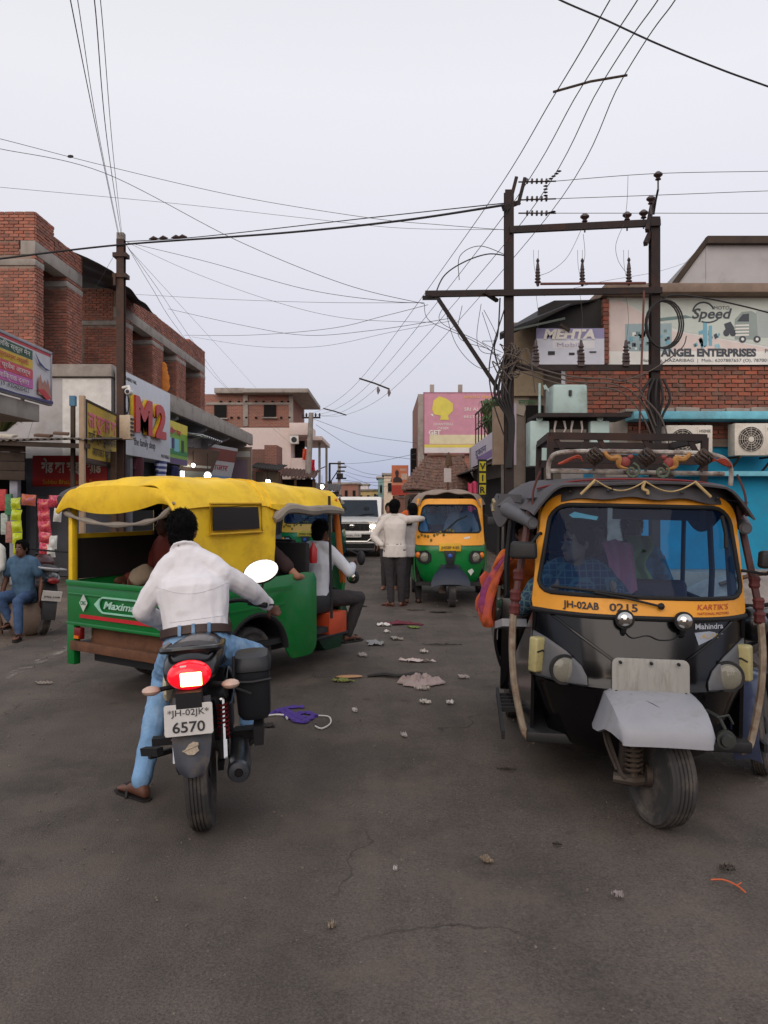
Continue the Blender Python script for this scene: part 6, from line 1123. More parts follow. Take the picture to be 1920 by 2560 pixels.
# canopy roof
def yroof(i, j):
    x = -1+2*i; e = abs(x); y = -.1+2.42*j; hw = HW+.02-.17*max(0, j-.5)*2*.9
    top = 1.865-.03*math.cos(j*6.283*1.5)*.3-.07*max(0, j-.55)/.45
    z = top-.05*e*e-.19*max(0, (e-.66)/.34)**2
    if j < .06: z -= (1-j/.06)**2*.06
    return Vector((hw*x, y, z+.01*math.sin(y*8+x*2)*(1-e)+.034*noise.noise(Vector((x*2.2, y*2.2, 4)))+.009*noise.noise(Vector((x*7, y*3, 9)))))
part('canopy_roof', M_canyel, YR, lambda b: b.grid(yroof, 49, 70), solid=.012, smooth=70)
parts('roof_seam', M_canyel, YR, lambda b: [b.tube([yroof(i/24, j)+Vector((0, 0, .006)) for i in range(25)], .006, 5) for j in (.43, .47)])
part('rear_valance', M_canyel, YR, lambda b: b.grid(lambda i, j: Vector(((HW+.02)*(-1+2*i), -.1-.015*math.sin(j*3)+.06*j*0, 1.80-.05*(2*i-1)**2-.14*max(0, (abs(2*i-1)-.7)/.3)**2-j*(.05+.2*max(0, math.sin(3.1416*min(1, max(0, i*1.05))))**.7*(1-.15*i)))), 40, 8), solid=.01, smooth=70)
part('rolled_rear_curtain', MATS['grey_beige_roll'], YR, lambda b: b.tube(cr([(-.72, -.05, 1.58), (-.5, -.06, 1.52), (-.1, -.07, 1.475), (.3, -.07, 1.49), (.56, -.07, 1.55), (.7, -.07, 1.66)], 6), [.012]+[.02+.008*math.sin(i*1.1) for i in range(29)]+[.012], 8))
parts('side_skirt', M_canyel, YR, lambda b: [b.grid(lambda i, j: Vector((s*((HW+.03)-.15*i*i), 1.0+1.31*i, 1.645-.055*i-(.035+.02*math.sin(i*13))*j)), 24, 4) for s in (-1, 1)], solid=.01, smooth=70)
part('black_corner_roll', M_canblk, YR, lambda b: b.tube(cr([(-.78, -.04, 1.67), (-.79, .2, 1.74), (-.77, .5, 1.78)]), [.05, .06, .07, .075, .08, .08, .08, .08, .08, .08, .08, .08, .075, .07, .06, .05, .04], 10))
M_shade = mat('shade_lining', (34, 30, 30), .95)  # black inner sheets added so the canopy inside looks shaded
part('dark_lining', M_shade, YR, lambda b: b.grid(lambda i, j: yroof(.02+.96*i, .02+.94*j)-Vector((0, 0, .03)), 25, 20), solid=.006, smooth=60)
part('dark_lining', M_shade, YR, lambda b: b.box((.695, .55, 1.32), (.01, .95, .66)), smooth=0)
parts('dark_lining', M_shade, YR, lambda b: (b.box((-.695, .55, 1.16), (.01, .95, .36)), b.box((-.695, .55, 1.63), (.01, .95, .1)), b.box((-.695, .98, 1.45), (.01, .1, .26))), smooth=0)
# cab front, inside
part('front_cowl', M_grnp, YR, lambda b: b.loft([[Vector((hw*math.sin(a), y0+d*math.cos(a), z)) for a in [R(-90+180*i/24) for i in range(25)]] for z, hw, y0, d in ((.32, .36, 2.45, .2), (.5, .44, 2.45, .26), (.8, .47, 2.47, .27), (1.05, .48, 2.47, .23))], cap=False, open_=True), solid=.02, smooth=60)
part('windscreen', G_wind, YR, lambda b: b.grid(lambda i, j: Vector(((-1+2*i)*(.47+.06*j), 2.7-.3*j-.12*abs(2*i-1)**2.5, 1.06+.6*j)), 14, 8), smooth=60)
part('front_mudguard', mat('dark_green_paint', (10, 60, 34), .4), YR, lambda b: b.lathe([(.30, -.1), (.32, -.08), (.32, .08), (.30, .1)], (0, 2.8, .28), 'x', 26), smooth=40)
wheel(YR, (0, 2.81, .25), .25, .11); lamp(YR, (.33, 2.86, .82), .07, fwd=1)
part('cab_mirror', M_matblk, YR, lambda b: (b.ell((.62, 2.6, 1.06), (.05, .035, .08), 12), b.tube([(.5, 2.52, 1.15), (.6, 2.58, 1.1)], .008, 6)))
parts('floor', M_matblk, YR, lambda b: (b.box((0, .98, .4), (1.4, 1.86, .05)), b.box((0, 2.2, .36), (.86, .6, .05))), smooth=0)
parts('bench', mat('blue_rexine', (34, 40, 62), .6), YR, lambda b: (b.box((0, .35, .66), (1.3, .4, .14)), b.box((0, 1.28, .66), (1.3, .4, .14))), bevel=.03)
parts('bulkhead', mat('dark_rexine', (22, 20, 22), .7), YR, lambda b: (b.box((0, 1.62, .82), (1.36, .06, .9)), b.box((.0, 1.72, 1.12), (.85, .08, .34))), bevel=.02)
part('driver_seat', M_matblk, YR, lambda b: b.box((.12, 1.95, .62), (.9, .4, .18)), bevel=.04)
part('seat_box', mat('orange_box', (196, 76, 40), .6), YR, lambda b: b.box((.5, 2.2, .42), (.22, .3, .22)), bevel=.01)
part('handlebar', M_rubber, YR, lambda b: b.tube(cr([(-.25, 2.45, 1.02), (0, 2.5, 1.04), (.3, 2.42, 1.0)]), .015, 8))
part('fire_extinguisher', mat('ext_red', (180, 40, 44), .4), YR, lambda b: b.lathe([(.035, 0), (.04, .03), (.04, .14), (.02, .17), (.012, .2)], (.6, 1.8, 1.06), n=10))
part('step', M_matblk, YR, lambda b: b.box((.5, 2.1, .3), (.22, .55, .035)), bevel=.01)

# ------------------------------------------------------------------ green and yellow three-wheeler coming, middle distance
GR = thing('auto_rickshaw', 'green and yellow three-wheeler taxi with a canvas roof coming down the street', 'three-wheeler', (1.04, 12.25, 0), R(-3))
GT = [(.3, .36, .24, .1), (.45, .47, .14, .16), (.65, .54, .08, .2), (.9, .555, .08, .2), (.97, .55, .1, .2)]
def gpt(s, z, off=0):
    hw, yc, cu = interp(GT, z); return Vector((hw*s, yc+cu*abs(s)**3-off, z))
part('front_cowl', M_grnp, GR, lambda b: b.loft([[gpt(-1+2*i/30, z) for i in range(31)] for z in (.3, .37, .45, .55, .65, .75, .85, .9, .97)], cap=False, open_=True), smooth=40)
def G2(x, z, off=0): t = (z-.96)/.75; return Vector((x, .1+.24*t+.18*(abs(x)/.55)**3-off, z))
LO2 = loopO(80, .555, .5, .96, 1.70, .16, .03); LI2 = loopO(80, .5, .445, 1.16, 1.60, .1, .06)
part('windscreen_frame', M_yelp, GR, lambda b: b.loft([[G2(x, z, 0) for x, z in LO2], [G2(x, z, .02) for x, z in LO2], [G2(x, z, .02) for x, z in LI2], [G2(x, z, -.02) for x, z in LI2]], cap=False), smooth=40)
part('windscreen_rubber', M_rubber, GR, lambda b: b.tube([G2(x, z, .02) for x, z in LI2], .014, 6, closed=True))
part('windscreen', G_wind, GR, lambda b: b.loft([[G2(x*k, 1.38+(z-1.38)*k, .01) for x, z in LI2] for k in (1, .6, .2, .02)], cap=False), smooth=60)
part('wiper', M_rubber, GR, lambda b: b.tube([G2(-.1, 1.17, .04), G2(.12, 1.36, .04), G2(.28, 1.43, .04)], .012, 6))
for s in (-1, 1):
    part('headlight_bezel', M_matblk, GR, lambda b: b.add([gpt(s*x/.55, z, .012) for x, z in ((.3, .72), (.3, .82), (.36, .88), (.53, .86), (.54, .76), (.48, .68), (.36, .67))], [tuple(range(7))]), solid=.02, smooth=20)
    lamp(GR, gpt(s*.4/.55, .775, .03), .08); part('indicator', M_amber, GR, lambda b: b.ell(gpt(s*.5/.55, .80, .015), (.05, .04, .055), 12))
    part('side_body', M_grnp, GR, lambda b: b.loft([[Vector((s*(.55+.13*min(1, t*1.6)+.03*math.sin(zz*3.1)), .3+2.2*t, .35+.6*zz)) for t in [k/10 for k in range(11)]] for zz in [k/5 for k in range(6)]], cap=False, open_=True), solid=.02, smooth=50)
    part('pillar', M_yelp, GR, lambda b: b.tube([(s*.54, .42, .95), (s*.5, .5, 1.7)], .03, 8)); part('rear_pillar', M_matblk, GR, lambda b: b.tube([(s*.66, 1.5, .9), (s*.64, 1.5, 1.75)], .02, 8)); wheel(GR, (s*.58, 1.95, .24), .24, .12)
    mi = part('mirror', M_matblk, GR, lambda b: b.box((s*.66, .3, 1.34), (.12, .05, .14)), bevel=.02); part('mirror_arm', M_rubber, mi, lambda b: b.tube([(s*.64, .32, 1.4), (s*.54, .4, 1.46)], .01, 6))
part('number_plate', mat('plate_yellow', (226, 176, 40), .5), GR, lambda b: b.box((0, .06, .935), (.34, .02, .13)), bevel=.005); text('JH02BF 4183', sheet_M((-.14, .045, .91), (1, 0, 0), (0, 0, 1)), .06, mblk, GR, w=.28)
part('nose_badge', M_matblk, GR, lambda b: b.prism([(-.1, .1), (.1, .1), (.05, -.12), (-.05, -.12)], .03, sheet_M((0, .055, .78), (1, 0, 0), (0, 0, 1))), bevel=.01); part('emblem', mat('emblem_blue', (50, 90, 170), .4), GR, lambda b: b.ell((0, .035, .8), (.035, .012, .035), 12))
part('mudguard', mat('navy_plastic', (34, 42, 58), .55), GR, lambda b: (b.loft([[Vector((hw*k, y, z-.05*abs(k)**3)) for k in (-1, -.8, -.4, 0, .4, .8, 1)] for y, z, hw in ((.1, .66, .17), (.0, .62, .2), (-.15, .56, .26), (-.26, .46, .3), (-.28, .38, .3))], cap=False, open_=True), b.box((0, .05, .6), (.3, .06, .12))), solid=.02, smooth=40)
parts('vent', M_rubber, GR, lambda b: [b.box((0, -.03, .62+.02*k), (.16, .01, .008)) for k in range(4)])
wheel(GR, (.03, 0, .25), .255, .11); part('spring', MATS['spring_brown'], GR, lambda b: (spring(b, -.11, 0, .25, .45), b.box((-.13, 0, .26), (.1, .06, .08))))
part('clover_mark', mat('decal_white2', (206, 214, 204), .6), GR, lambda b: b.prism([(-.05, 0), (0, .07), (.05, 0), (0, -.07)], .006, sheet_M(gpt(.36/.55, .55, .008), (1, .25, 0), (0, 0, 1))))
part('band_lettering', mwh, GR, lambda b: b.box(G2(.27, 1.08, .024), (.1, .004, .03), (0, R(-12), R(10))))
part('canopy', mat('dusty_canvas', (150, 132, 118), .9, var=.15, bump=.3, bs=12), GR, lambda b: b.grid(lambda i, j: Vector(((-1+2*i)*(.5+.17*min(1, j*2)), .36+2.2*j, 1.73+.13*math.sin(3.14*min(1, .2+j*.9))*(1-abs(2*i-1)**2.2)-.14*max(0, (abs(2*i-1)-.75)/.25)**2+.015*math.sin(i*17+j*9))), 30, 22), solid=.015, smooth=60)
parts('garland', mat('garland', (120, 110, 50), .8, var=.4, vs=60), GR, lambda b: [b.ell(G2(-.5+.05*k, 1.15-.05*math.sin(k*.5)-(.06 if k % 4 == 0 else 0), .035), (.02, .015, .025), 6) for k in range(12)])
part('seat', M_seat, GR, lambda b: (b.box((0, 1.1, .7), (.95, .4, .3)), b.box((0, 1.35, 1.0), (1.0, .1, .5)), b.box((0, 2.4, .9), (1.2, .12, .9))), bevel=.04); part('floor', M_matblk, GR, lambda b: b.box((0, 1.3, .34), (1.1, 2.2, .06)), smooth=0)
part('rear_window_hang', mat('beads', (170, 176, 170), .5, var=.5, vs=25), GR, lambda b: b.grid(lambda i, j: Vector((-.4+.8*i, 2.3+.03*math.sin(i*30), 1.2+.4*j)), 20, 3), solid=.01)

# ------------------------------------------------------------------ white car with headlights on
SV = thing('car', 'white off-road car with lit headlights coming down the street', 'car', (-.93, 22.6, 0), R(-2))
M_carw = mat('car_white', (236, 235, 232), .3, var=.05, coat=.5, dirt=((190, 184, 176), .2, 3))
def ring(y, z0, z1, hw, k=4): return [Vector((x*hw, y, z)) for x, z in [(a, b_) for a, b_ in rrect(2, 1, .18, 4)] for z in [z0+(z+.5)*(z1-z0)]]
part('body', M_carw, SV, lambda b: b.loft([ring(y, z0, z1, hw) for y, z0, z1, hw in ((.02, .42, .98, .8), (.12, .36, 1.05, .86), (.5, .34, 1.1, .885), (1.1, .34, 1.14, .89), (2.6, .34, 1.16, .89), (3.6, .36, 1.14, .88), (3.75, .42, 1.1, .84))]), bevel=0, smooth=45)
part('cabin', M_carw, SV, lambda b: b.loft([[Vector((x*hw, y0+dy*((z+.5)), 1.1+(z+.5)*.68)) for x, z in rrect(2, 1, .12, 4)] for y0, dy, hw in ((1.12, .42, .8), (1.3, .3, .81), (2.4, .0, .81), (3.55, -.15, .78))]), smooth=45)
part('windscreen', mat('suv_glass', (26, 38, 48), .1, .0, spec=.5, var=.3, vs=2), SV, lambda b: b.add([(-.72, 1.12, 1.17), (.72, 1.12, 1.17), (.66, 1.47, 1.68), (-.66, 1.47, 1.68)], [(0, 1, 2, 3)]), solid=.01, smooth=0)
parts('driver_shape', mat('dim_figure', (30, 36, 44), .9), SV, lambda b: (b.ell((-.35, 1.28, 1.36), (.1, .04, .13), 10), b.ell((.35, 1.28, 1.36), (.1, .04, .13), 10)))
part('bonnet', M_carw, SV, lambda b: b.grid(lambda i, j: Vector(((-.8+1.6*i)*(1-.05*(1-j)), .03+1.1*j, 1.075+.075*j+.03*math.sin(3.14*i)-.05*(1-j)**3+.012*(abs(i-.5) > .22))), 20, 8), solid=.02, smooth=50)
gr_ = part('grille', M_rubber, SV, lambda b: b.box((0, -.0, .9), (1.0, .06, .2)), bevel=.01)
for k in range(7): part('grille_bar', M_chrome if k in (2, 4) else M_matblk, gr_, lambda b: b.box((-.36+.12*k, -.04, .9), (.035, .02, .19)))
part('badge', M_chrome, SV, lambda b: b.ell((0, -.05, .93), (.09, .02, .05), 12))
for s in (-1, 1):
    hl = part('headlight', M_lens, SV, lambda b: b.box((s*.66, .04, .9), (.3, .1, .16)), bevel=.03); part('lit_bulb', M_head, hl, lambda b: b.ell((s*.6, -.02, .91), (.085, .03, .07), 12))
    part('fog_lamp', M_lens, SV, lambda b: b.ell((s*.62, -.03, .52), (.07, .03, .05), 12)); part('fog_surround', M_rubber, SV, lambda b: b.prism([(-.14, -.08), (.14, -.08), (.16, .08), (-.08, .1)], .03, sheet_M((s*.62, .0, .53), (s*1, 0, 0), (0, 0, 1))))
    wheel(SV, (s*.76, .75, .35), .36, .22); wheel(SV, (s*.76, 3.1, .35), .36, .22)
    mi = part('mirror', M_carw, SV, lambda b: b.box((s*1.0, 1.2, 1.2), (.2, .1, .16)), bevel=.03); part('mirror_arm', M_rubber, mi, lambda b: b.bar((s*.88, 1.25, 1.14), (s*.96, 1.22, 1.16), .05))
    part('roof_rail', M_matblk, SV, lambda b: (b.tube([(s*.6, 1.7, 1.83), (s*.6, 3.3, 1.83)], .025, 8), b.box((s*.6, 1.75, 1.8), (.06, .12, .08)), b.box((s*.6, 3.2, 1.8), (.06, .12, .08)))); part('roof_foot', M_rubber, SV, lambda b: b.box((s*.6, 1.62, 1.81), (.08, .08, .12)))
    part('wheel_arch', M_matblk, SV, lambda b: b.tube([(s*.88, .75+.42*math.cos(R(a)), .36+.42*math.sin(R(a))) for a in range(0, 181, 15)], .04, 6))
parts('bumper', M_carw, SV, lambda b: (b.box((0, .0, .73), (1.66, .12, .1)), b.box((0, .02, .45), (1.3, .1, .06))), bevel=.03)
parts('bumper_black', M_rubber, SV, lambda b: (b.box((0, .05, .58), (1.4, .1, .2)), b.box((0, .1, .34), (1.3, .12, .12))), bevel=.02)
part('bumper_trim', M_chrome, SV, lambda b: (b.tube([(-.62, -.03, .63), (-.45, -.04, .48), (.45, -.04, .48), (.62, -.03, .63)], .018, 6)))
np_ = part('number_plate', mat('plate_white', (214, 210, 206), .5), SV, lambda b: b.box((0, -.075, .66), (.56, .012, .12)), bevel=.004); text('JH02BL 7191', sheet_M((-.24, -.085, .635), (1, 0, 0), (0, 0, 1)), .07, mblk, np_, w=.48)
part('wiper', M_rubber, SV, lambda b: b.tube([(.0, 1.1, 1.17), (.3, 1.15, 1.25), (.6, 1.17, 1.26)], .012, 5))
def copy_tree(o, parent=None):
    c = o.copy(); COL.objects.link(c); c.parent = parent
    for ch in list(o.children): copy_tree(ch, c)
    return c
G3 = copy_tree(GR); G3.location = (-1.75, 17.2, 0); G3.rotation_euler = (0, 0, R(-2)); G3['label'] = 'green three-wheeler with one lit lamp hidden behind the yellow canopied one'
lamp(G3, gpt(.4/.55, .775, .06), .05, M_head, name='lit_headlight')
# ------------------------------------------------------------------ motorcycle stopped in front, seen from behind
MK = thing('motorcycle', 'black motorcycle with lit brake light and white number plate seen from behind', 'motorcycle', (-.925, 4.02, 0), (0, R(-3.5), R(8)))
M_alloy = mat('bike_alloy', (46, 46, 48), .45, .6); M_bikeb = mat('bike_black', (14, 13, 15), .28, spec=.5, coat=.3, var=.15, dirt=((60, 54, 50), .15, 8))
wheel(MK, (0, 0, .3), .3, .11, spokes=True, hub=M_alloy); wheel(MK, (0, 1.27, .3), .3, .085, spokes=True, hub=M_alloy)
parts('swing_arm', M_alloy, MK, lambda b: [b.bar((s*.1, 0, .3), (s*.1, .5, .38), .03, .05) for s in (-1, 1)])
part('chain_case', M_matblk, MK, lambda b: b.box((-.11, .25, .34), (.035, .5, .12)), bevel=.02)
for s in (-1, 1):
    sh_ = part('shock_absorber', M_chrome, MK, lambda b: (b.tube([(s*.12, .02, .33), (s*.12, .12, .62)], .016, 8), b.tube([(s*.12, .02, .33), (s*.12, .05, .42)], .026, 8)))
    part('spring', mat('spring_red', (120, 24, 26), .5), sh_, lambda b: spring(b, s*.12, .09, .42, .6, .028, 8, .006))
    part('indicator', mat('indicator_white', (206, 176, 160), .3, var=.15), MK, lambda b: b.ell((s*.19, -.2, .765), (.045, .035, .024), 12)); part('indicator_stalk', M_rubber, MK, lambda b: b.tube([(s*.06, -.15, .77), (s*.17, -.2, .765)], .012, 6))
TL = bpy.data.objects.new('tail_unit', None); COL.objects.link(TL); TL.parent = MK; TL.location = (0, 0, .1)
part('rear_mudguard', mat('mudguard_grey', (54, 58, 68), .5, dirt=((110, 96, 80), .3, 9)), TL, lambda b: (b.loft([[Vector((hw*k, y-.02*(1-k*k), z)) for k in (-1, -.75, -.35, 0, .35, .75, 1)] for y, z, hw in ((-.2, .62, .09), (-.26, .52, .095), (-.3, .43, .092), (-.335, .34, .08), (-.345, .30, .062), (-.348, .28, .035))], cap=False, open_=True)), solid=.012, smooth=45)
part('mudguard_sticker', mat('sticker_beige', (176, 160, 140), .7, var=.3, vs=60), TL, lambda b: (b.prism([(-.035, -.012), (-.01, .02), (.01, .03), (.034, .025), (.03, 0), (.036, -.012), (.012, -.03), (-.015, -.028)], .004, sheet_M((.0, -.345, .41), (1, 0, 0), (0, .35, 1))), b.tube([(-.04, -.349, .4), (.035, -.345, .425)], .004, 4)))
part('inner_fender', M_rubber, MK, lambda b: b.loft([[Vector((x, .34*math.cos(a), .3+.34*math.sin(a))) for a in [R(20+120*i/14) for i in range(15)]] for x in (-.075, .075)], cap=False, open_=True), solid=.01)
pl_ = part('number_plate', mat('plate_white', (206, 204, 202), .5, var=.05), TL, lambda b: b.prism(rrect(.225, .145, .01, 2), .008, sheet_M((-.005, -.335, .545), (1, 0, 0), (0, .18, 1))), bevel=.002, smooth=0)
Mpl = sheet_M((-.005, -.3405, .545), (1, 0, 0), (0, .18, 1))
text('*JH-02JK*', Mpl @ Matrix.Translation((0, .022, .0015)), .04, mblk, TL, w=.19, align='CENTER', ext=.0006); text('6570', Mpl @ Matrix.Translation((0, -.055, .0015)), .068, mblk, TL, w=.15, align='CENTER', bold=.001, ext=.0006)
part('plate_bracket', M_rubber, TL, lambda b: b.box((0, -.29, .6), (.12, .08, .14)))
part('tail_cowl', M_bikeb, TL, lambda b: b.loft([[Vector((hw*math.sin(a), y, z+hz_*math.cos(a))) for a in [2*math.pi*i/20 for i in range(20)]] for y, z, hw, hz_ in ((-.25, .72, .09, .035), (-.22, .735, .125, .07), (-.1, .76, .14, .085), (.15, .77, .15, .09), (.4, .74, .14, .1))]), smooth=50)
part('tail_lamp', mat('tail_red', (226, 14, 34), .25, var=0, emit=.9, coat=.5), TL, lambda b: b.loft([[Vector((hw*math.sin(a), y, .735+hz_*math.cos(a))) for a in [2*math.pi*i/24 for i in range(24)]] for y, hw, hz_ in ((-.2, .108, .07), (-.27, .102, .066), (-.298, .085, .054), (-.31, .05, .03), (-.312, .004, .003))]), smooth=60)
part('lit_brake_bulb', mat('brake_glow', (255, 200, 120), .4, var=0, emit=9), TL, lambda b: b.box((.015, -.311, .728), (.1, .012, .065)), bevel=.012, seg=3)
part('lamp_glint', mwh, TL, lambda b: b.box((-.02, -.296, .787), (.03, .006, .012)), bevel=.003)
part('reflector', mat('reflex_glow', (210, 10, 40), .3, emit=.25, var=0), TL, lambda b: b.box((0, -.26, .645), (.1, .014, .035)), bevel=.004)  # red reflector with a faint glow put into its material
part('seat', mat('seat_vinyl', (26, 24, 28), .5, bump=.1), MK, lambda b: b.loft([[Vector((hw*math.sin(a), y, z+hz_*math.cos(a))) for a in [2*math.pi*i/16 for i in range(16)]] for y, z, hw, hz_ in ((-.14, .93, .1, .03), (-.06, .93, .13, .04), (.15, .87, .14, .05), (.35, .78, .14, .05), (.6, .76, .12, .05), (.72, .8, .08, .04))]), smooth=60)
part('grab_rail', M_bikeb, TL, lambda b: b.tube(cr([(-.14, .15, .82), (-.145, -.08, .835), (-.11, -.2, .85), (0, -.225, .855), (.11, -.2, .85), (.145, -.08, .835), (.14, .15, .82)]), .016, 8))
part('side_cover', mat('cream_cover', (206, 196, 166), .5), MK, lambda b: b.ell((-.15, .1, .74), (.025, .14, .08), 14, (R(25), 0, 0))); part('side_cover', M_bikeb, MK, lambda b: b.ell((.15, .25, .66), (.03, .18, .1), 14))
part('fuel_tank', M_bikeb, MK, lambda b: b.ell((0, .88, .88), (.15, .26, .13), 18)); part('engine', M_alloy, MK, lambda b: (b.box((0, .7, .4), (.26, .34, .28)), b.box((0, .85, .6), (.2, .2, .2))), bevel=.04)
part('frame_tube', M_rubber, MK, lambda b: (b.tube([(0, .25, .62), (0, .7, .72), (0, 1.05, .9)], .025, 8), b.tube([(0, 1.08, .92), (0, 1.02, .45), (0, .7, .25)], .02, 8), [b.tube([(s*.09, 1.27, .3), (s*.09, 1.1, .75), (s*.09, 1.05, .98)], .018, 8) for s in (-1, 1)]))
part('exhaust', mat('exhaust_steel', (96, 100, 108), .35, .8, var=.2), MK, lambda b: (b.tube([(.2, -.14, .31), (.2, .0, .305), (.18, .4, .3), (.12, .7, .28)], [.058, .06, .05, .02], 16), b.lathe([(.058, 0), (.05, -.018), (.022, -.022), (.02, .02), (.001, .02)], (.2, -.14, .31), 'y', 16)))
part('exhaust_mouth', M_hole, MK, lambda b: b.lathe([(.001, -.024), (.019, -.024), (.019, -.02), (.001, -.02)], (.2, -.14, .31), 'y', 12))
parts('foot_rest', M_rubber, MK, lambda b: (b.box((.24, .35, .36), (.16, .1, .05)), b.box((-.22, .35, .36), (.14, .06, .04)), b.bar((-.1, .2, .36), (-.26, .05, .37), .025), b.bar((-.2, .02, .4), (-.3, .12, .38), .04), b.box((.3, .2, .42), (.05, .3, .1))))
part('side_box', mat('pannier_black', (34, 37, 42), .5, var=.15, dirt=((64, 60, 58), .25, 6)), MK, lambda b: (b.loft([[Vector((.285+x, .18+y, z)) for x, y in rrect(w_, d, .05, 3)] for z, w_, d in ((.50, .14, .22), (.53, .17, .27), (.74, .185, .3), (.76, .19, .31))]), b.loft([[Vector((.285+x, .18+y, z)) for x, y in rrect(w_, d, .05, 3)] for z, w_, d in ((.765, .2, .32), (.80, .2, .32), (.835, .17, .28), (.845, .1, .2))])), smooth=40)
parts('box_strap', M_matblk, MK, lambda b: (b.tube([(.19, .02, .72), (.285, .01, .715), (.385, .03, .72)], .008, 6), b.tube([(.2, .0, .86), (.19, .0, .7), (.28, -.01, .66)], .008, 6)))
part('handlebar', M_rubber, MK, lambda b: (b.tube(cr([(-.37, .82, 1.0), (-.2, .95, 1.03), (0, 1.04, 1.0), (.2, .95, 1.03), (.37, .82, 1.0)]), .013, 8), [b.tube([(s*.26, .88, 1.02), (s*.37, .82, 1.0)], .018, 8) for s in (-1, 1)], b.tube([(.25, .95, 1.0), (.42, .9, .99)], .006, 6)))
for s in (1,):
    mi = part('mirror', M_rubber, MK, lambda b: b.ell((0, 0, 0), (.118, .03, .078), 20), loc=(.345, .95, 1.2), rot=(R(-16), R(-12), R(8)))
    part('mirror_glass', M_chrome, mi, lambda b: b.prism([(.11*math.cos(a), .07*math.sin(a)) for a in [i*2*math.pi/24 for i in range(24)]], .004, sheet_M((0, -.028, 0), (1, 0, 0), (0, 0, 1)))); part('mirror_stalk', M_rubber, mi, lambda b: b.tube(cr([(0, .02, -.05), (-.03, .02, -.12), (-.08, -.02, -.2)]), .007, 6))
part('headlamp_cowl', M_bikeb, MK, lambda b: b.ell((0, 1.18, .95), (.12, .12, .14), 14))
# ------------------------------------------------------------------ motorcycle cut by the right edge
RB = thing('motorcycle', 'dark motorcycle with blue grey mudguard cut off by the right edge', 'motorcycle', (2.34, 4.8, 0), (0, R(-6), R(-38)))
wheel(RB, (0, 0, .29), .29, .09, spokes=True, hub=M_alloy, yaw=R(8))
part('front_mudguard', mat('blue_grey_paint', (72, 82, 112), .3, coat=.4, dirt=((110, 104, 104), .2, 6)), RB, lambda b: b.loft([[Vector((x, .345*math.cos(R(a))*(1), .29+.345*math.sin(R(a))-.02*abs(x/.07)**2)) for x in (-.075, -.055, 0, .055, .075)] for a in range(200, 69, -10)], cap=False, open_=True), solid=.008, smooth=50)
parts('fork', M_alloy, RB, lambda b: [b.tube([(s*.08, 0, .29), (s*.08, .22, .95)], .02, 8) for s in (-1, 1)])
part('tank', M_bikeb, RB, lambda b: b.ell((0, .62, .82), (.14, .25, .13), 16)); part('engine', M_alloy, RB, lambda b: b.box((0, .6, .4), (.25, .35, .3)), bevel=.04); part('seat', M_matblk, RB, lambda b: b.ell((0, 1.0, .78), (.12, .35, .06), 14)); wheel(RB, (0, 1.25, .29), .29, .1, spokes=True, hub=M_alloy)
part('headlamp', M_bikeb, RB, lambda b: b.ell((0, .1, .9), (.1, .1, .11), 14)); part('handlebar', M_rubber, RB, lambda b: b.tube(cr([(-.36, .36, 1.0), (-.2, .26, 1.02), (0, .22, 1.0), (.2, .26, 1.02), (.36, .36, 1.0)]), .014, 8)); part('brake_lever', M_rubber, RB, lambda b: b.ell((-.33, .22, 1.0), (.07, .03, .015), 10)); part('crash_guard', M_alloy, RB, lambda b: b.tube(cr([(-.05, .4, .75), (-.3, .36, .62), (-.28, .4, .4), (-.05, .45, .3)]), .014, 8)); part('indicator', M_amber, RB, lambda b: b.ell((-.2, .12, .82), (.045, .03, .03), 10))
# ------------------------------------------------------------------ parked motorcycle at the left shop, behind the boy
LB = thing('motorcycle', 'parked motorcycle with white rear plate behind the seated boy', 'motorcycle', (-4.28, 9.75, 0), (0, R(8), R(30)))
wheel(LB, (0, 0, .29), .29, .1, spokes=True, hub=M_alloy); wheel(LB, (0, 1.25, .29), .29, .09, spokes=True, hub=M_alloy)
part('rear_mudguard', M_matblk, LB, lambda b: b.loft([[Vector((x, .36*math.cos(R(a)), .29+.36*math.sin(R(a)))) for x in (-.08, 0, .08)] for a in range(80, 191, 10)], cap=False, open_=True), solid=.01)
part('number_plate', MATS['plate_white'], LB, lambda b: b.box((0, -.38, .52), (.22, .01, .13), (R(20), 0, 0))); text('JH02 5106', sheet_M((-.09, -.39, .5), (1, 0, 0), (0, .3, 1)), .05, mblk, LB, w=.18)
part('tail', M_bikeb, LB, lambda b: b.ell((0, -.05, .72), (.11, .3, .08), 12)); part('tail_lamp', MATS['dim_red_lens'], LB, lambda b: b.ell((0, -.33, .7), (.07, .03, .04), 10)); part('seat', M_matblk, LB, lambda b: b.ell((0, .25, .8), (.13, .4, .06), 12)); part('grab_rail', M_silver, LB, lambda b: b.tube(cr([(-.13, .2, .82), (-.13, -.25, .84), (.13, -.25, .84), (.13, .2, .82)]), .014, 6)); part('tank', mat('bike_maroon', (60, 20, 26), .35), LB, lambda b: b.ell((0, .85, .84), (.14, .25, .12), 14)); part('engine', M_alloy, LB, lambda b: b.box((0, .65, .4), (.25, .35, .3)), bevel=.04); part('handlebar', M_rubber, LB, lambda b: b.tube(cr([(-.36, .85, 1.02), (0, 1.0, 1.0), (.36, .85, 1.02)]), .014, 6)); parts('fork', M_alloy, LB, lambda b: [b.tube([(s*.08, 1.25, .29), (s*.08, 1.05, .95)], .02, 8) for s in (-1, 1)])
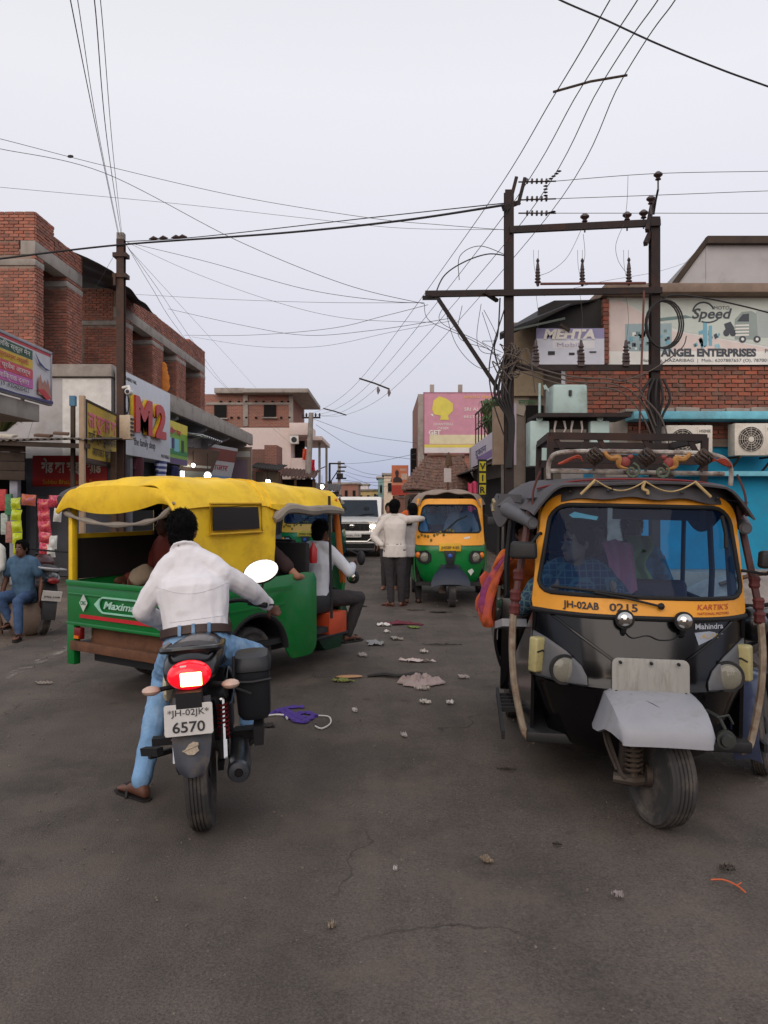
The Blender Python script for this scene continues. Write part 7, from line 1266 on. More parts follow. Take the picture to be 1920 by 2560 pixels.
# ------------------------------------------------------------------ people
def skinmat(n, c): return mat('skin_'+n, c, .55, var=.12, vs=12, bump=.05, bs=80)
SK = skinmat('brown', (128, 84, 64)); SK2 = skinmat('deep', (102, 66, 50)); SK3 = skinmat('tan', (168, 118, 92))
M_hair = mat('black_hair', (9, 8, 8), .85, spec=.15, var=.4, vs=60, bump=.6, bs=120)
def remesh(b, name, m, parent, vox, smooth=3, wr=0, wf=9.0, ws=(1, 1, 1)):
    me = bpy.data.meshes.new(name); me.from_pydata(b.v, [], b.f)
    bm = bmesh.new(); bm.from_mesh(me); bmesh.ops.recalc_face_normals(bm, faces=bm.faces); bm.to_mesh(me); bm.free()
    o = bpy.data.objects.new(name, me); COL.objects.link(o)
    r = o.modifiers.new('r', 'REMESH'); r.mode = 'VOXEL'; r.voxel_size = vox
    s = o.modifiers.new('s', 'SMOOTH'); s.factor = .5; s.iterations = smooth
    m2 = bake(o); bpy.data.objects.remove(o)
    if wr:
        n = len(m2.vertices); co = np.empty(n*3, np.float32); no = np.empty(n*3, np.float32); m2.vertices.foreach_get('co', co); m2.vertices.foreach_get('normal', no); co = co.reshape(-1, 3); no = no.reshape(-1, 3)
        w_ = np.array([(1-abs(noise.noise(Vector((c[0]*wf*ws[0], c[1]*wf*ws[1], c[2]*wf*ws[2])))))**2*1.0+.5*noise.noise(Vector((c[0]*wf*2.7, c[1]*wf*2.7, c[2]*wf*2.2))) for c in co]); co = co+no*((w_-.7)*wr)[:, None]
        m2.vertices.foreach_set('co', co.reshape(-1).astype(np.float32)); m2.update()
    m2.materials.clear(); m2.materials.append(m); m2.polygons.foreach_set('use_smooth', [True]*len(m2.polygons)); m2.name = name
    o = bpy.data.objects.new(name, m2); COL.objects.link(o); par(o, parent); return o
def limb(b, pts, rs, n=12):
    pts = [Vector(p) for p in pts]; q = cr(pts, 4); k = len(q); rr = []
    for i in range(k):
        t = i/(k-1)*(len(rs)-1); j = min(int(t), len(rs)-2); rr.append(rs[j]+(rs[j+1]-rs[j])*(t-j))
    b.tube(q, rr, n); b.ell(q[0], (rs[0],)*3, n); b.ell(q[-1], (rs[-1],)*3, n)
def hand(b, w_, d, nrm, curl=.5, k=1.0, side=1):
    w_, d, nrm = Vector(w_), Vector(d).normalized(), Vector(nrm).normalized(); x = d.cross(nrm).normalized()*side; nrm = x.cross(d).normalized()*side
    ring = lambda c, hw, th: [c+x*hw*math.cos(a)+nrm*th*math.sin(a) for a in [i*.524 for i in range(12)]]
    b.loft([ring(w_+d*t*k, hw*k, th*k) for t, hw, th in ((-.01, .024, .02), (.02, .032, .017), (.06, .04, .014), (.092, .038, .011))])
    for i, (off, ln) in enumerate(((-.03, .06), (-.01, .072), (.011, .068), (.031, .052))):
        p = w_+d*.085*k+x*off*k; dd = d.copy(); pts = [p]
        for s_ in range(3):
            dd = (Matrix.Rotation(-curl*(.5+.3*s_)*side, 3, x) @ dd).normalized(); p = p+dd*ln*k*(.45, .32, .26)[s_]; pts.append(p)
        b.tube(pts, [.0095*k, .009*k, .0085*k, .0065*k], 7)
    t0 = w_+d*.02*k-x*.03*k; b.tube([t0, t0+(d*.6-x*.6+nrm*.2).normalized()*.035*k, t0+(d*.9-x*.4+nrm*.3).normalized()*.068*k], [.013*k, .011*k, .008*k], 8)
def person(label, base, J, top, bot, skin=SK, vox=.011, sleeve='long', hair=M_hair, k=1.0, name='person', hairlen=0, shoe=None, eyes=False, wr=.005, handcurl=(.6, .6), fat=1.0, tuck=False, legs=True):
    T = thingw(name, label, 'person', base); V = {a: Vector(c) for a, c in J.items()}
    S = (V['sR']-V['sL']).normalized(); up = (V['nk']-V['pel']).normalized(); fw = up.cross(S).normalized()
    smid = (V['sL']+V['sR'])/2; shw = (V['sR']-V['sL']).length/2
    def torso(b, e):
        rows = ([] if (e > 0 and tuck) else [(V['pel']-up*.09*k, .145, .10)])+[(V['pel']+(up*.05 if e > 0 and tuck else up*0), .165, .112), (V['pel'].lerp(V['che'], .45), .148*fat, .10*fat), (V['che'], .168*fat, .118*fat), (V['che'].lerp(smid, .6), .172, .108), (smid-up*.01, shw*.86/k, .085), (smid+up*.035*k, .1, .07), (V['nk'], .062, .058)]
        b.loft([[c+S*(hw*k+e)*math.cos(a)+fw*(d*k+e)*math.sin(a) for a in [i*2*math.pi/20 for i in range(20)]] for c, hw, d in rows])
    def traps(b, e):
        for q in 'LR': limb(b, [V['nk']-up*.02*k, V['nk'].lerp(V['s'+q], .55)+up*.012*k, V['s'+q]], [.055*k+e, .056*k+e, .05*k+e])
    def arms(b, e, t0=0, t1=1, hands=False):
        for q, z in (('L', -1), ('R', 1)):
            s_, el, wr_ = V['s'+q], V['e'+q], V['w'+q]; r0 = [.05*k+e, .049*k+e, .043*k+e*.9]; r1 = [.043*k+e*.9, .04*k+e*.8, .028*k+e*.6]
            if t1 >= 1: limb(b, [s_-S*z*.02*k, s_.lerp(el, .5), el], r0); limb(b, [el, el.lerp(wr_, .5), wr_], r1)
            else: limb(b, [s_-S*z*.02*k, s_.lerp(el, .5*t1), s_.lerp(el, t1)], [.062*k+e, .058*k+e, .06*k+e])
            if hands:
                d = (wr_-el).normalized(); nn = J.get('n'+q, None); nn = Vector(nn) if nn is not None else (S*-z*1.0+fw*.2); hand(b, wr_, V.get('d'+q, d), nn, handcurl[0 if q == 'L' else 1], k, z)
    def legf(b, e, t1=1):
        for q in 'LR':
            h, kn, an = V['h'+q], V['k'+q], V['a'+q]; limb(b, [h, h.lerp(kn, .5), kn], [.088*k+e, .076*k+e, .058*k+e]); limb(b, [kn, kn.lerp(an, .4), kn.lerp(an, t1)], [.056*k+e, .053*k+e, .034*k+e*1.0 if t1 >= 1 else .04*k+e])
    b = MB(); torso(b, -.012); arms(b, -.004, hands=True)
    if legs: legf(b, -.006)
    # head and neck
    hd = V['hd']; hf = V['hf'].normalized(); hu = (V.get('hu', Vector((0, 0, 1)))); hr = hf.cross(hu).normalized(); hu = hr.cross(hf).normalized()
    limb(b, [V['nk']-up*.03, V['nk'].lerp(hd-hu*.06*k, .5), hd-hu*.05*k-hf*.02*k], [.06*k, .054*k, .055*k])
    hp = lambda x, y, z: hd+(hr*x+hf*y+hu*z)*k
    rows = [(-.118, .022, .078, .03), (-.1, .045, .088, -.01), (-.07, .058, .094, -.055), (-.035, .066, .093, -.085), (0, .072, .086, -.098), (.03, .075, .093, -.1), (.065, .071, .084, -.098), (.095, .054, .056, -.08), (.112, .03, .02, -.05), (.118, .008, -.01, -.03)]
    b.loft([[hp(hw*math.cos(a), (f+bk)/2+(f-bk)/2*math.sin(a), z) for a in [i*2*math.pi/18 for i in range(18)]] for z, hw, f, bk in rows])
    b.tube([hp(0, .085, .012), hp(0, .103, -.018), hp(0, .112, -.036), hp(0, .09, -.045)], [.009*k, .013*k, .018*k, .012*k], 8); b.ell(hp(0, .093, -.068), (.024*k, .01*k, .011*k), 8)
    for s_ in (-1, 1): b.ell(hp(s_*.076, -.012, -.012), (.01*k, .02*k, .032*k), 8, Matrix((hr, hf, hu)).transposed())
    if legs:
        for q in 'LR':
            a_, t_ = V['a'+q], V['t'+q]; f = (t_-a_); f.z = 0; f = f.normalized() if f.length > 1e-4 else fw; sole = a_.z-.075*k; c = lambda t, z: Vector((a_.x, a_.y, sole+z))+f*t*k
            pr = f.cross(Vector((0, 0, 1)))
            b.loft([[c(t, 0)+pr*hw*k*math.cos(u_)+Vector((0, 0, z0+(h_*(.5+.5*math.sin(u_)))*k)) for u_ in [i*.628 for i in range(10)]] for t, hw, h_, z0 in ((-.06, .02, .04, .008), (-.045, .032, .07, .005), (.02, .036, .085, .005), (.1, .042, .05, .005), (.16, .045, .03, .005), (.195, .025, .018, .005))])
    body = remesh(b, 'body', skin, T, vox, 2)
    b = MB(); torso(b, .014); traps(b, .008); arms(b, .016 if sleeve == 'long' else .014, t1=1 if sleeve == 'long' else .62)
    if not tuck: b.loft([[V['pel']+up*z*k+S*hw*k*math.cos(a)+fw*d*k*math.sin(a) for a in [i*.314 for i in range(20)]] for z, hw, d in ((-.13, .195, .135), (-.06, .192, .135), (.06, .18, .13))])
    if sleeve == 'long':
        for q in 'LR':
            el, wr_ = V['e'+q], V['w'+q]; d = (wr_-el).normalized(); b.tube([wr_-d*.05*k, wr_-d*.0], [.042*k, .045*k], 12)
    b.tube(cr([V['nk']+S*.075*k*math.cos(a)+fw*.068*k*math.sin(a)+up*(.012-.02*math.sin(a))*k for a in [i*.785 for i in range(8)]], 3, closed=True), .011*k, 6, closed=True)
    remesh(b, 'shirt', top, T, vox, 3, wr, 7, (2.0, 2.0, .8))
    if legs:
        b = MB(); legf(b, .014, .97); b.loft([[V['pel']+up*z*k+S*hw*k*math.cos(a)+fw*d*k*math.sin(a) for a in [i*.314 for i in range(20)]] for z, hw, d in ((-.11, .16, .115), (-.04, .18, .128), (.05, .172, .12), (.09, .165, .115))])
        remesh(b, 'trousers', bot, T, vox, 3, wr, 9, (1, 1, 1.6))
    # hair
    b = MB(); Mh = Matrix((hr, hf, hu)).transposed(); b.ell(hp(0, -.018, .035), (.086*k, .104*k, .098*k), 20, Mh); b.ell(hp(0, -.055, -.03), (.072*k, .058*k, .075*k), 16, Mh); b.ell(hp(0, .035, .09), (.06*k, .045*k, .035*k), 12, Mh)
    for s_ in (-1, 1): b.ell(hp(s_*.066, -.005, .015), (.016*k, .03*k, .045*k), 10, Mh)
    if hairlen: limb(b, [hp(0, -.08, 0), hp(0, -.1, -hairlen*.5), hp(0, -.09, -hairlen)], [.06*k, .05*k, .03*k])
    ho = remesh(b, 'hair', hair, T, vox*.8, 2, .008, 42, (1, 1, .6))
    rh = random.Random(len(label)); vv = ho.data.vertices; b = MB(); n_ = 2600 if vox < .0098 else 900
    for _ in range(n_):
        v_ = vv[rh.randrange(len(vv))]; d_ = (v_.normal*.8-hu*.55+Vector((rh.uniform(-.5, .5), rh.uniform(-.5, .5), rh.uniform(-.5, .5)))).normalized(); s_ = d_.orthogonal().normalized()*.0022*k; l_ = rh.uniform(.008, .02)*k
        b.add([v_.co-s_, v_.co+s_, v_.co+d_*l_], [(0, 1, 2)])
    b.build('strands', hair, ho, smooth=0)
    if eyes:
        for s_ in (-1, 1):
            e = MB().ell(hp(s_*.03, .084, .003), (.012*k, .006*k, .006*k), 8).build('eye', mat('eye_white', (200, 196, 190), .3, var=0), body); MB().ell(hp(s_*.03, .089, .003), (.005*k, .003*k, .005*k), 8).build('pupil', mblk, body); MB().tube([hp(s_*.015, .094, .022), hp(s_*.032, .093, .027), hp(s_*.05, .083, .02)], .004*k, 5).build('eyebrow', hair, body)
    if shoe:
        for q in 'LR':
            a_, t_ = V['a'+q], V['t'+q]; f = (t_-a_); f.z = 0; f.normalize(); pr = f.cross(Vector((0, 0, 1))); z0 = a_.z-.078*k; b = MB()
            o2 = [(-.075, .0), (-.06, .03), (0, .036), (.08, .045), (.15, .05), (.205, .03), (.22, 0)]; out = [Vector((a_.x, a_.y, 0))+f*t*k+pr*h_*k for t, h_ in o2]+[Vector((a_.x, a_.y, 0))+f*t*k-pr*h_*k for t, h_ in o2[::-1][1:-1]]; n = len(out)
            b.add([p+Vector((0, 0, z0-.016)) for p in out]+[p+Vector((0, 0, z0+.006)) for p in out], [tuple(range(n))[::-1], tuple(range(n, 2*n))]+[(i, (i+1) % n, n+(i+1) % n, n+i) for i in range(n)])
            c = lambda t, h_, z: Vector((a_.x, a_.y, z0+z))+f*t*k+pr*h_*k
            b.tube(cr([c(.06, .05, .0), c(.09, .02, .055), c(.14, 0, .045)]), .009*k, 6); b.tube(cr([c(.06, -.05, .0), c(.09, -.02, .055), c(.14, 0, .045)]), .009*k, 6); b.tube([c(.14, 0, .045), c(.165, 0, 0)], .006*k, 6)
            b.build('sandal', shoe, T)
    return T, V, S, up, fw
def pose(loc, yaw=0, k=1.0, sit=None, lean=0, hyaw=0, hpitch=0, arms=None, legs=None, ground=0):
    """joints in world space for a figure facing yaw (0 = +y). sit = seat height"""
    M = Matrix.Rotation(yaw, 3, 'Z'); loc = Vector(loc)
    z0 = (.93*k if sit is None else sit+.1*k)
    def sp(h, x=0, y=0):  # point along the leaning spine
        return Vector((x*k, y*k+math.sin(lean)*h*k, z0+math.cos(lean)*h*k))
    L = {'pel': sp(0), 'che': sp(.32), 'nk': sp(.52, 0, -.01), 'hd': sp(.66, 0, .02), 'sL': sp(.46, -.175), 'sR': sp(.46, .175), 'hL': Vector((-.09*k, 0, z0-.03)), 'hR': Vector((.09*k, 0, z0-.03))}
    sl, sr = L['sL'], L['sR']
    L.update(eL=sl+Vector((-.06, -.02, -.27))*k, wL=sl+Vector((-.05, .06, -.5))*k, eR=sr+Vector((.06, -.02, -.27))*k, wR=sr+Vector((.05, .06, -.5))*k)
    if sit is None:
        for q, x in (('L', -.1), ('R', .1)): L['k'+q] = Vector((x, .02, .5))*k; L['a'+q] = Vector((x*1.05, -.01, .085))*k; L['t'+q] = Vector((x*1.3, .15, .02))*k
    else:
        for q, x in (('L', -.12), ('R', .12)): L['k'+q] = Vector((x*1.1*k, .42*k, z0+.02)); L['a'+q] = Vector((x*1.1*k, .40*k, z0-.42*k)); L['t'+q] = Vector((x*1.2*k, .58*k, z0-.48*k))
        L['wL'] = Vector((-.12*k, .33*k, z0+.11*k)); L['eL'] = sl+Vector((-.08, .08, -.25))*k; L['wR'] = Vector((.12*k, .33*k, z0+.11*k)); L['eR'] = sr+Vector((.08, .08, -.25))*k
    for d in (arms or {}, legs or {}):
        for a, c in d.items(): L[a] = Vector(c)*k
    J = {a: loc+M @ c for a, c in L.items()}
    J['hf'] = M @ (Matrix.Rotation(hyaw, 3, 'Z') @ Vector((0, math.cos(hpitch), math.sin(hpitch))))
    return J
M_wshirt = mat('white_shirt', (232, 229, 232), .85, var=.05, vs=6, bump=.25, bs=26)
M_jeans = mat('pale_jeans', (124, 164, 204), .9, var=.3, vs=9, bump=.3, bs=120, dirt=((172, 200, 224), .4, 5))
M_dktr = mat('dark_trousers', (52, 48, 50), .9, var=.15); M_sand = mat('dark_sandal', (34, 28, 28), .7)
# rider
J = dict(pel=P(494, 1606, 4.52), che=P(482, 1475, 4.62), nk=P(464, 1376, 4.68), hd=P(455, 1328, 4.76), hf=Vector((-.12, 1, -.12)), sL=P(398, 1450, 4.62), sR=P(558, 1434, 4.66), eL=P(356, 1530, 4.62), wL=P(436, 1572, 4.98), eR=P(630, 1478, 4.82), wR=P(668, 1512, 5.02),
         hL=P(452, 1620, 4.52), hR=P(540, 1622, 4.54), kL=P(410, 1690, 4.78), aL=P(352, 1958, 4.36), tL=P(295, 1990, 4.5), kR=P(640, 1638, 4.9), aR=P(622, 1815, 4.62), tR=P(650, 1800, 4.9))
rd, V, S_, U_, W_ = person('man in a white shirt and pale jeans riding the black motorcycle, seen from behind', G(500, 2020), J, M_wshirt, M_jeans, SK2, vox=.009, tuck=True, shoe=M_sand, wr=.007, k=1.05, fat=1.14)
b = MB(); b.loft([[V['pel']+U_*z+S_*hw*math.cos(a)+W_*d*math.sin(a) for a in [i*.2094 for i in range(30)]] for z, hw, d in ((.03, .2, .145), (.035, .207, .15), (.078, .206, .15), (.083, .2, .143))]); b.build('belt', mat('brown_belt', (58, 38, 30), .5, var=.1), rd)
for t in (-.35, .03, .45): part('belt_loop', M_jeans, rd, lambda b: b.box(V['pel']+U_*.055+S_*.21*math.sin(t)-W_*.153*math.cos(t), (.018, .012, .06)))
# seams of the rider's shirt, laid on its surface
from mathutils.bvhtree import BVHTree
shm = next(c for c in rd.children if c.name.startswith('shirt')); bv = BVHTree.FromPolygons([v.co for v in shm.data.vertices], [tuple(p.vertices) for p in shm.data.polygons])
def onshirt(u, v):
    o_ = Vector((0, 0, CH)); d_ = (P(u, v, 4)-o_).normalized(); h = bv.ray_cast(o_, d_)[0]; return (h-d_*.0005) if h is not None else None
for pts in ([(390+i*6, 1468+22*math.sin(i/30*3.14)-i*.4) for i in range(31)], [(424+6*i, 1557-i*.8) for i in range(24)]):
    q = [p for p in (onshirt(u, v) for u, v in pts) if p is not None]
    if len(q) > 3: MB().tube(q, .002, 5).build('seam', mat('shirt_seam', (206, 203, 208), .9, var=0), rd)
# driver of the yellow three-wheeler (local frame of YR -> world)
def loc2w(root, p): return (Matrix.Translation(root.location) @ root.rotation_euler.to_matrix().to_4x4()) @ Vector(p)
def seated(root, p, yaw, label, top, bot, **kw):
    kk = kw.pop('kk', 1.0); pk = {a: kw.pop(a) for a in list(kw) if a in ('lean', 'hyaw', 'hpitch', 'arms', 'legs_', 'seat')}
    w_ = loc2w(root, (p[0], p[1], 0)); J = pose((w_.x, w_.y, 0), root.rotation_euler.z+yaw, kk, sit=pk.get('seat', .7), lean=pk.get('lean', 0), hyaw=pk.get('hyaw', 0), hpitch=pk.get('hpitch', 0), arms=pk.get('arms'), legs=pk.get('legs_'))
    return person(label, (w_.x, w_.y, pk.get('seat', .7)), J, top, bot, k=kk, **kw)
seated(YR, (.36, 2.1), 0, 'driver in a white shirt and dark trousers in the yellow canopied three-wheeler', mat('pale_blue_shirt', (216, 220, 228), .85, bump=.2, bs=30), M_dktr, seat=.60, lean=R(10), vox=.011, skin=SK2, shoe=M_sand, fat=1.1,
       arms={'wR': (.2, .42, .98), 'wL': (-.2, .44, .98), 'eR': (.33, .18, .94), 'eL': (-.3, .2, .94)}, legs_={'kR': (.26, .46, .64), 'aR': (.18, .36, .26), 'tR': (.22, .55, .2), 'kL': (-.1, .47, .66), 'aL': (-.1, .5, .3), 'tL': (-.1, .7, .25)})
seated(YR, (-.46, .9), R(165), 'passenger in a red shirt holding a pale bag in the yellow three-wheeler', mat('dull_red_shirt', (120, 52, 44), .9), mat('khaki_cloth', (130, 104, 76), .9), seat=.7, vox=.016, skin=SK2, arms={'wR': (.15, .35, .95), 'wL': (-.15, .35, .95)})
seated(YR, (-.02, .82), R(180), 'passenger in patterned brown cloth seated behind the rider in the yellow three-wheeler', mat('brown_print', (140, 108, 78), .9, var=.5, vs=40), mat('brown_print2', (120, 92, 66), .9, var=.5, vs=40), seat=.7, vox=.016, skin=SK2)
seated(YR, (.36, 1.26), R(180), 'passenger whose bare forearm rests on the side of the yellow three-wheeler', mat('dark_shirt', (58, 40, 40), .9), M_dktr, seat=.68, vox=.016, skin=SK3, sleeve='short', kk=.95, arms={'eL': (-.4, -.12, 1.02), 'wL': (-.33, -.36, .99)})
bg_ = MB().ell(loc2w(YR, (-.4, .55, .97)), (.13, .09, .1), 22); bg_.v = [tuple(Vector(p)+Vector((.5, .5, 1))*.05*noise.noise(Vector(p)*9)+rvec(.003)) for p in bg_.v]; tag(bg_.build('cloth_bag', mat('pale_bag', (146, 130, 110), .9, bump=.5, bs=14)), 'pale cloth bag on the lap of the passenger in red', 'bag')
# pair in the street
M_w2 = mat('cream_shirt', (214, 206, 198), .85, bump=.3, bs=26, var=.06)
kp = .985
person('man in a white shirt with one arm over his friend, back to the camera', (.18, 12.25, 0), pose((.17, 12.25, 0), R(-4), kp, hyaw=R(-10), arms={'eL': (-.34, -.03, 1.12), 'wL': (-.2, -.12, 1.0), 'dL': (.1, .0, -.05), 'eR': (.34, .14, 1.40), 'wR': (.44, .34, 1.40), 'dR': (.15, .25, -.1), 'nL': (0, -1, 0)}, legs={'kL': (-.08, .02, .5), 'aL': (-.06, .02, .085), 'aR': (.1, .06, .085), 'tL': (-.16, .1, .02)}), M_w2, M_dktr, SK2, vox=.0095, k=kp, shoe=mat('maroon_sandal', (90, 50, 46), .7), handcurl=(.4, .5))
person('man in a pale grey shirt standing close beside his friend in the street', (.46, 12.75, 0), pose((.46, 12.7, 0), R(8), .95, hyaw=R(15)), mat('grey_white_shirt', (190, 186, 186), .85, bump=.3, bs=26), M_dktr, SK2, vox=.0105, k=.95, sleeve='short', shoe=M_sand)
person('person in a pale shirt half hidden behind the two friends', (.12, 14.6, 0), pose((.1, 14.6, 0), R(175), .95), mat('dull_white_shirt', (190, 182, 176), .9), M_dktr, SK, vox=.016, k=.95)
person('person in an orange shawl by the green three-wheeler', (.52, 15.2, 0), pose((.55, 15.2, 0), R(180), 1.0), mat('orange_shawl', (206, 96, 44), .9, bump=.4), mat('orange_cloth', (176, 84, 44), .9), SK, vox=.016)
# green three-wheeler
seated(GR, (.22, 1.1), R(180), 'driver of the green three-wheeler behind its windscreen', mat('grey_check', (150, 150, 150), .9), M_dktr, seat=.84, vox=.016, skin=SK)
seated(GR, (-.25, 2.2), R(180), 'passenger in blue sitting behind the driver of the green three-wheeler', mat('teal_cloth', (60, 120, 130), .9), M_dktr, seat=.8, vox=.018, skin=SK)
# black three-wheeler
M_plaid = bpy.data.materials.new('plaid_shirt'); M_plaid.use_nodes = True; N = M_plaid.node_tree.nodes; L = M_plaid.node_tree.links; tcp = N.new('ShaderNodeTexCoord'); acc = None
for d, c in (('X', 7), ('Z', 7), ('Y', 7)):
    wv = N.new('ShaderNodeTexWave'); wv.bands_direction = d; wv.inputs['Scale'].default_value = c; wv.inputs['Distortion'].default_value = .3; L.new(tcp.outputs['Object'], wv.inputs[0]); q = N.new('ShaderNodeMapRange'); q.inputs[1].default_value = .9; q.inputs[2].default_value = .98; q.inputs[4].default_value = .5; L.new(wv.outputs[0], q.inputs[0])
    if acc is None: acc = q.outputs[0]
    else: ad = N.new('ShaderNodeMath'); ad.operation = 'MAXIMUM'; L.new(acc, ad.inputs[0]); L.new(q.outputs[0], ad.inputs[1]); acc = ad.outputs[0]
mxp = N.new('ShaderNodeMix'); mxp.data_type = 'RGBA'; L.new(acc, mxp.inputs[0]); mxp.inputs[6].default_value = (*lin((34, 62, 84)), 1); mxp.inputs[7].default_value = (*lin((110, 140, 130)), 1); L.new(mxp.outputs[2], N['Principled BSDF'].inputs['Base Color']); N['Principled BSDF'].inputs['Roughness'].default_value = .9
seated(RK, (-.26, 1.02), R(180), 'driver in a dark checked shirt looking sideways behind the windscreen', M_plaid, M_dktr, seat=.66, lean=R(10), hyaw=R(-55), vox=.009, skin=SK3, eyes=True, arms={'wL': (-.2, .38, 1.12), 'wR': (.2, .38, 1.12), 'eL': (-.32, .16, 1.0), 'eR': (.34, .16, 1.0)})
seated(RK, (.32, 2.05), R(180), 'passenger with a pale green scarf on the back seat of the black three-wheeler', mat('teal_dress', (40, 110, 136), .9, var=.5, vs=30), M_dktr, seat=.7, vox=.014, skin=SK2, hairlen=.2)
sc_ = MB().grid(lambda i, j: loc2w(RK, (.2+.18*i+.03*math.sin(j*9), 1.86+.02*math.sin(i*12), 1.42-.4*j)), 10, 12).build('green_scarf', mat('pale_green_scarf', (150, 180, 110), .85, bump=.4, bs=20), solid=.01, smooth=70); tag(sc_, 'pale green scarf hanging over the back seat passenger', 'scarf')
seated(RK, (-.05, 1.5), R(180), 'dark haired passenger in the middle of the black three-wheeler', mat('navy_top', (36, 40, 76), .9), M_dktr, seat=.66, vox=.014, skin=SK2)
T_, V_, _, _, _ = seated(RK, (-.5, 1.95), R(178), 'woman in an orange sari at the open side of the black three-wheeler', mat('orange_sari', (206, 104, 32), .85, var=.5, vs=16, bump=.4), mat('orange_sari2', (190, 96, 36), .85, var=.6, vs=14, bump=.4), seat=.72, vox=.011, skin=SK2, hairlen=.2, sleeve='short', kk=.92)
sr_ = thingw('sari_end', 'orange and purple sari end fluttering outside the black three-wheeler', 'cloth', loc2w(RK, (-.75, 1.6, 1.2)))
M_sa = mat('sari_border', (206, 92, 40), .85, var=.6, vs=9, dirt=((120, 48, 90), .6, 9), bump=.4); M_sb = mat('sari_purple', (128, 48, 96), .85, var=.5, vs=12, dirt=((206, 92, 40), .5, 11), bump=.4)
rs_ = random.Random(8)
for q in range(9):
    y = 1.36+.055*q; x = -.73-.03*math.sin(q*1.3); zb = .78+.07*math.sin(q*1.7)+.02*q
    MB().tube(cr([loc2w(RK, p) for p in ((x+.12, y+.2-.03*q, 1.3), (x, y+.05, 1.18), (x-.07-.02*math.sin(q*2), y, 1.02), (x-.10+.03*math.sin(q*3), y-.03+.02*math.sin(q), zb+.08), (x-.09+.03*math.sin(q*3), y-.02, zb))], 5), [.02+.03*(t/20)+.006*math.sin(t*.8+q) for t in range(21)], 10, flat=.55).build('fold', (M_sa, M_sb, M_sa)[q % 3], sr_)
seated(RK, (-.36, 1.5), R(180), 'child in a turquoise top at the open side of the black three-wheeler', mat('turquoise_top', (24, 150, 160), .85), M_dktr, seat=.66, vox=.014, skin=SK2, sleeve='short', kk=.72)
# boy and man at the left edge
stn = MB().ell((0, 0, 0), (.3, .26, .26), 14); stn.v = [tuple(Vector(p)*(1+.2*noise.noise(Vector(p)*4))) for p in stn.v]; p0 = G(45, 1590); o = stn.build('stone', mat('seat_stone', (134, 116, 104), .95, bump=.5, bs=12), loc=p0+Vector((-.02, .25, .2)), smooth=80); tag(o, 'rough stone the boy sits on by the road', 'stone')
kb = .86
Jb = pose((p0.x-.02, p0.y+.2, 0), R(175), kb, sit=.42, lean=R(4), hyaw=R(-6), arms={'wL': (-.26, .02, .52), 'eL': (-.27, -.03, .80), 'wR': (.3, .1, .52), 'eR': (.28, -.02, .8)}, legs={'kR': (.22, .3, .56), 'aR': (.1, .16, .2), 'kL': (-.15, .42, .52), 'aL': (-.19, .46, .085), 'tL': (-.24, .66, .02)})
person('boy in a blue denim shirt and jeans sitting on a stone at the left edge', p0, Jb, mat('denim_shirt', (66, 96, 122), .85, var=.35, vs=10, bump=.3, bs=30), mat('boy_jeans', (64, 88, 124), .9, var=.4, vs=7), SK2, vox=.0095, k=kb, sleeve='short', eyes=True, shoe=M_sand, handcurl=(.5, .5))
person('man in a white shirt cut off by the left edge beside the boy', (-4.98, 9.9, 0), pose((-4.98, 9.9, 0), R(160), .9, sit=.55), mat('man_white', (196, 194, 186), .9), mat('man_white2', (186, 180, 172), .9), SK2, vox=.013, k=.9)
bn_ = thing('stool', 'low wooden stool under the man in white at the left edge', 'stool', (-4.98, 9.93, 0)); part('seat', M_wood, bn_, lambda b: b.box((0, 0, .47), (.42, .36, .05)), bevel=.008); parts('leg', M_wood, bn_, lambda b: [b.bar((x*.17, y*.14, 0), (x*.15, y*.12, .45), .04) for x in (-1, 1) for y in (-1, 1)])
person('shopkeeper in glasses seen over the yellow roof by the shack', P(236, 1170, 17.6)-Vector((0, 0, 1.6)), pose((P(238, 1170, 17.6).x, 17.6, P(0, 1172, 17.6).z-1.59), R(150), 1.0), mat('shop_shirt', (60, 56, 54), .9), M_dktr, SK, vox=.014, eyes=True)
lb_ = thingw('lit_panel', 'bright lit shop interior panel behind the shopkeeper', 'lamp', P(262, 1165, 18)); part('panel', mat('lit_cream', (255, 246, 196), .6, var=0, emit=1.0), lb_, lambda b: b.box(P(262, 1168, 17.95), (.8, .05, .9))); part('frame', M_dkwood, lb_, lambda b: [b.box(P(262, 1168, 17.95)+Vector((s*.42, -.03, 0)), (.05, .05, .95)) for s in (-1, 1)])
# snack packets hanging by the shack
def packet(c, w_, h, m, yaw):
    o = MB().grid(lambda i, j: Vector(((i-.5)*w_, -.06*(math.sin(3.14*i)*max(0, math.sin(3.14*(j*1.15-.075))))**.7+.006*math.sin(i*20+j*7), (j-.5)*h*(1-.06*math.sin(3.14*i)))), 12, 12); return o.build('snack_packet', m, loc=c, rot=(random.uniform(-.25, .25), random.uniform(-.14, .14), yaw), solid=.012, smooth=70)
rk_ = thing('packet_stand', 'wire stand with snack packets by the grey wall at the left', 'stand', (-6.1, 13.6, 0)); part('frame', M_rubber, rk_, lambda b: (b.tube([(0, .1, 0), (0, .1, 1.75)], .015, 6), b.tube([(-.35, .1, 1.72), (.4, .1, 1.72)], .012, 6), b.tube([(-.2, .3, 0), (.2, .3, 0)], .015, 6)))
ym = mat('packet_yellow', (206, 220, 40), .25, var=.2, vs=20, coat=.5); pm = mat('packet_pink', (206, 66, 96), .25, var=.35, vs=22, coat=.5, dirt=((226, 150, 50), .4, 12)); om = mat('packet_orange', (214, 110, 70), .25, coat=.5, dirt=((60, 90, 160), .5, 9)); wm = mat('packet_white', (206, 206, 200), .3, coat=.5)
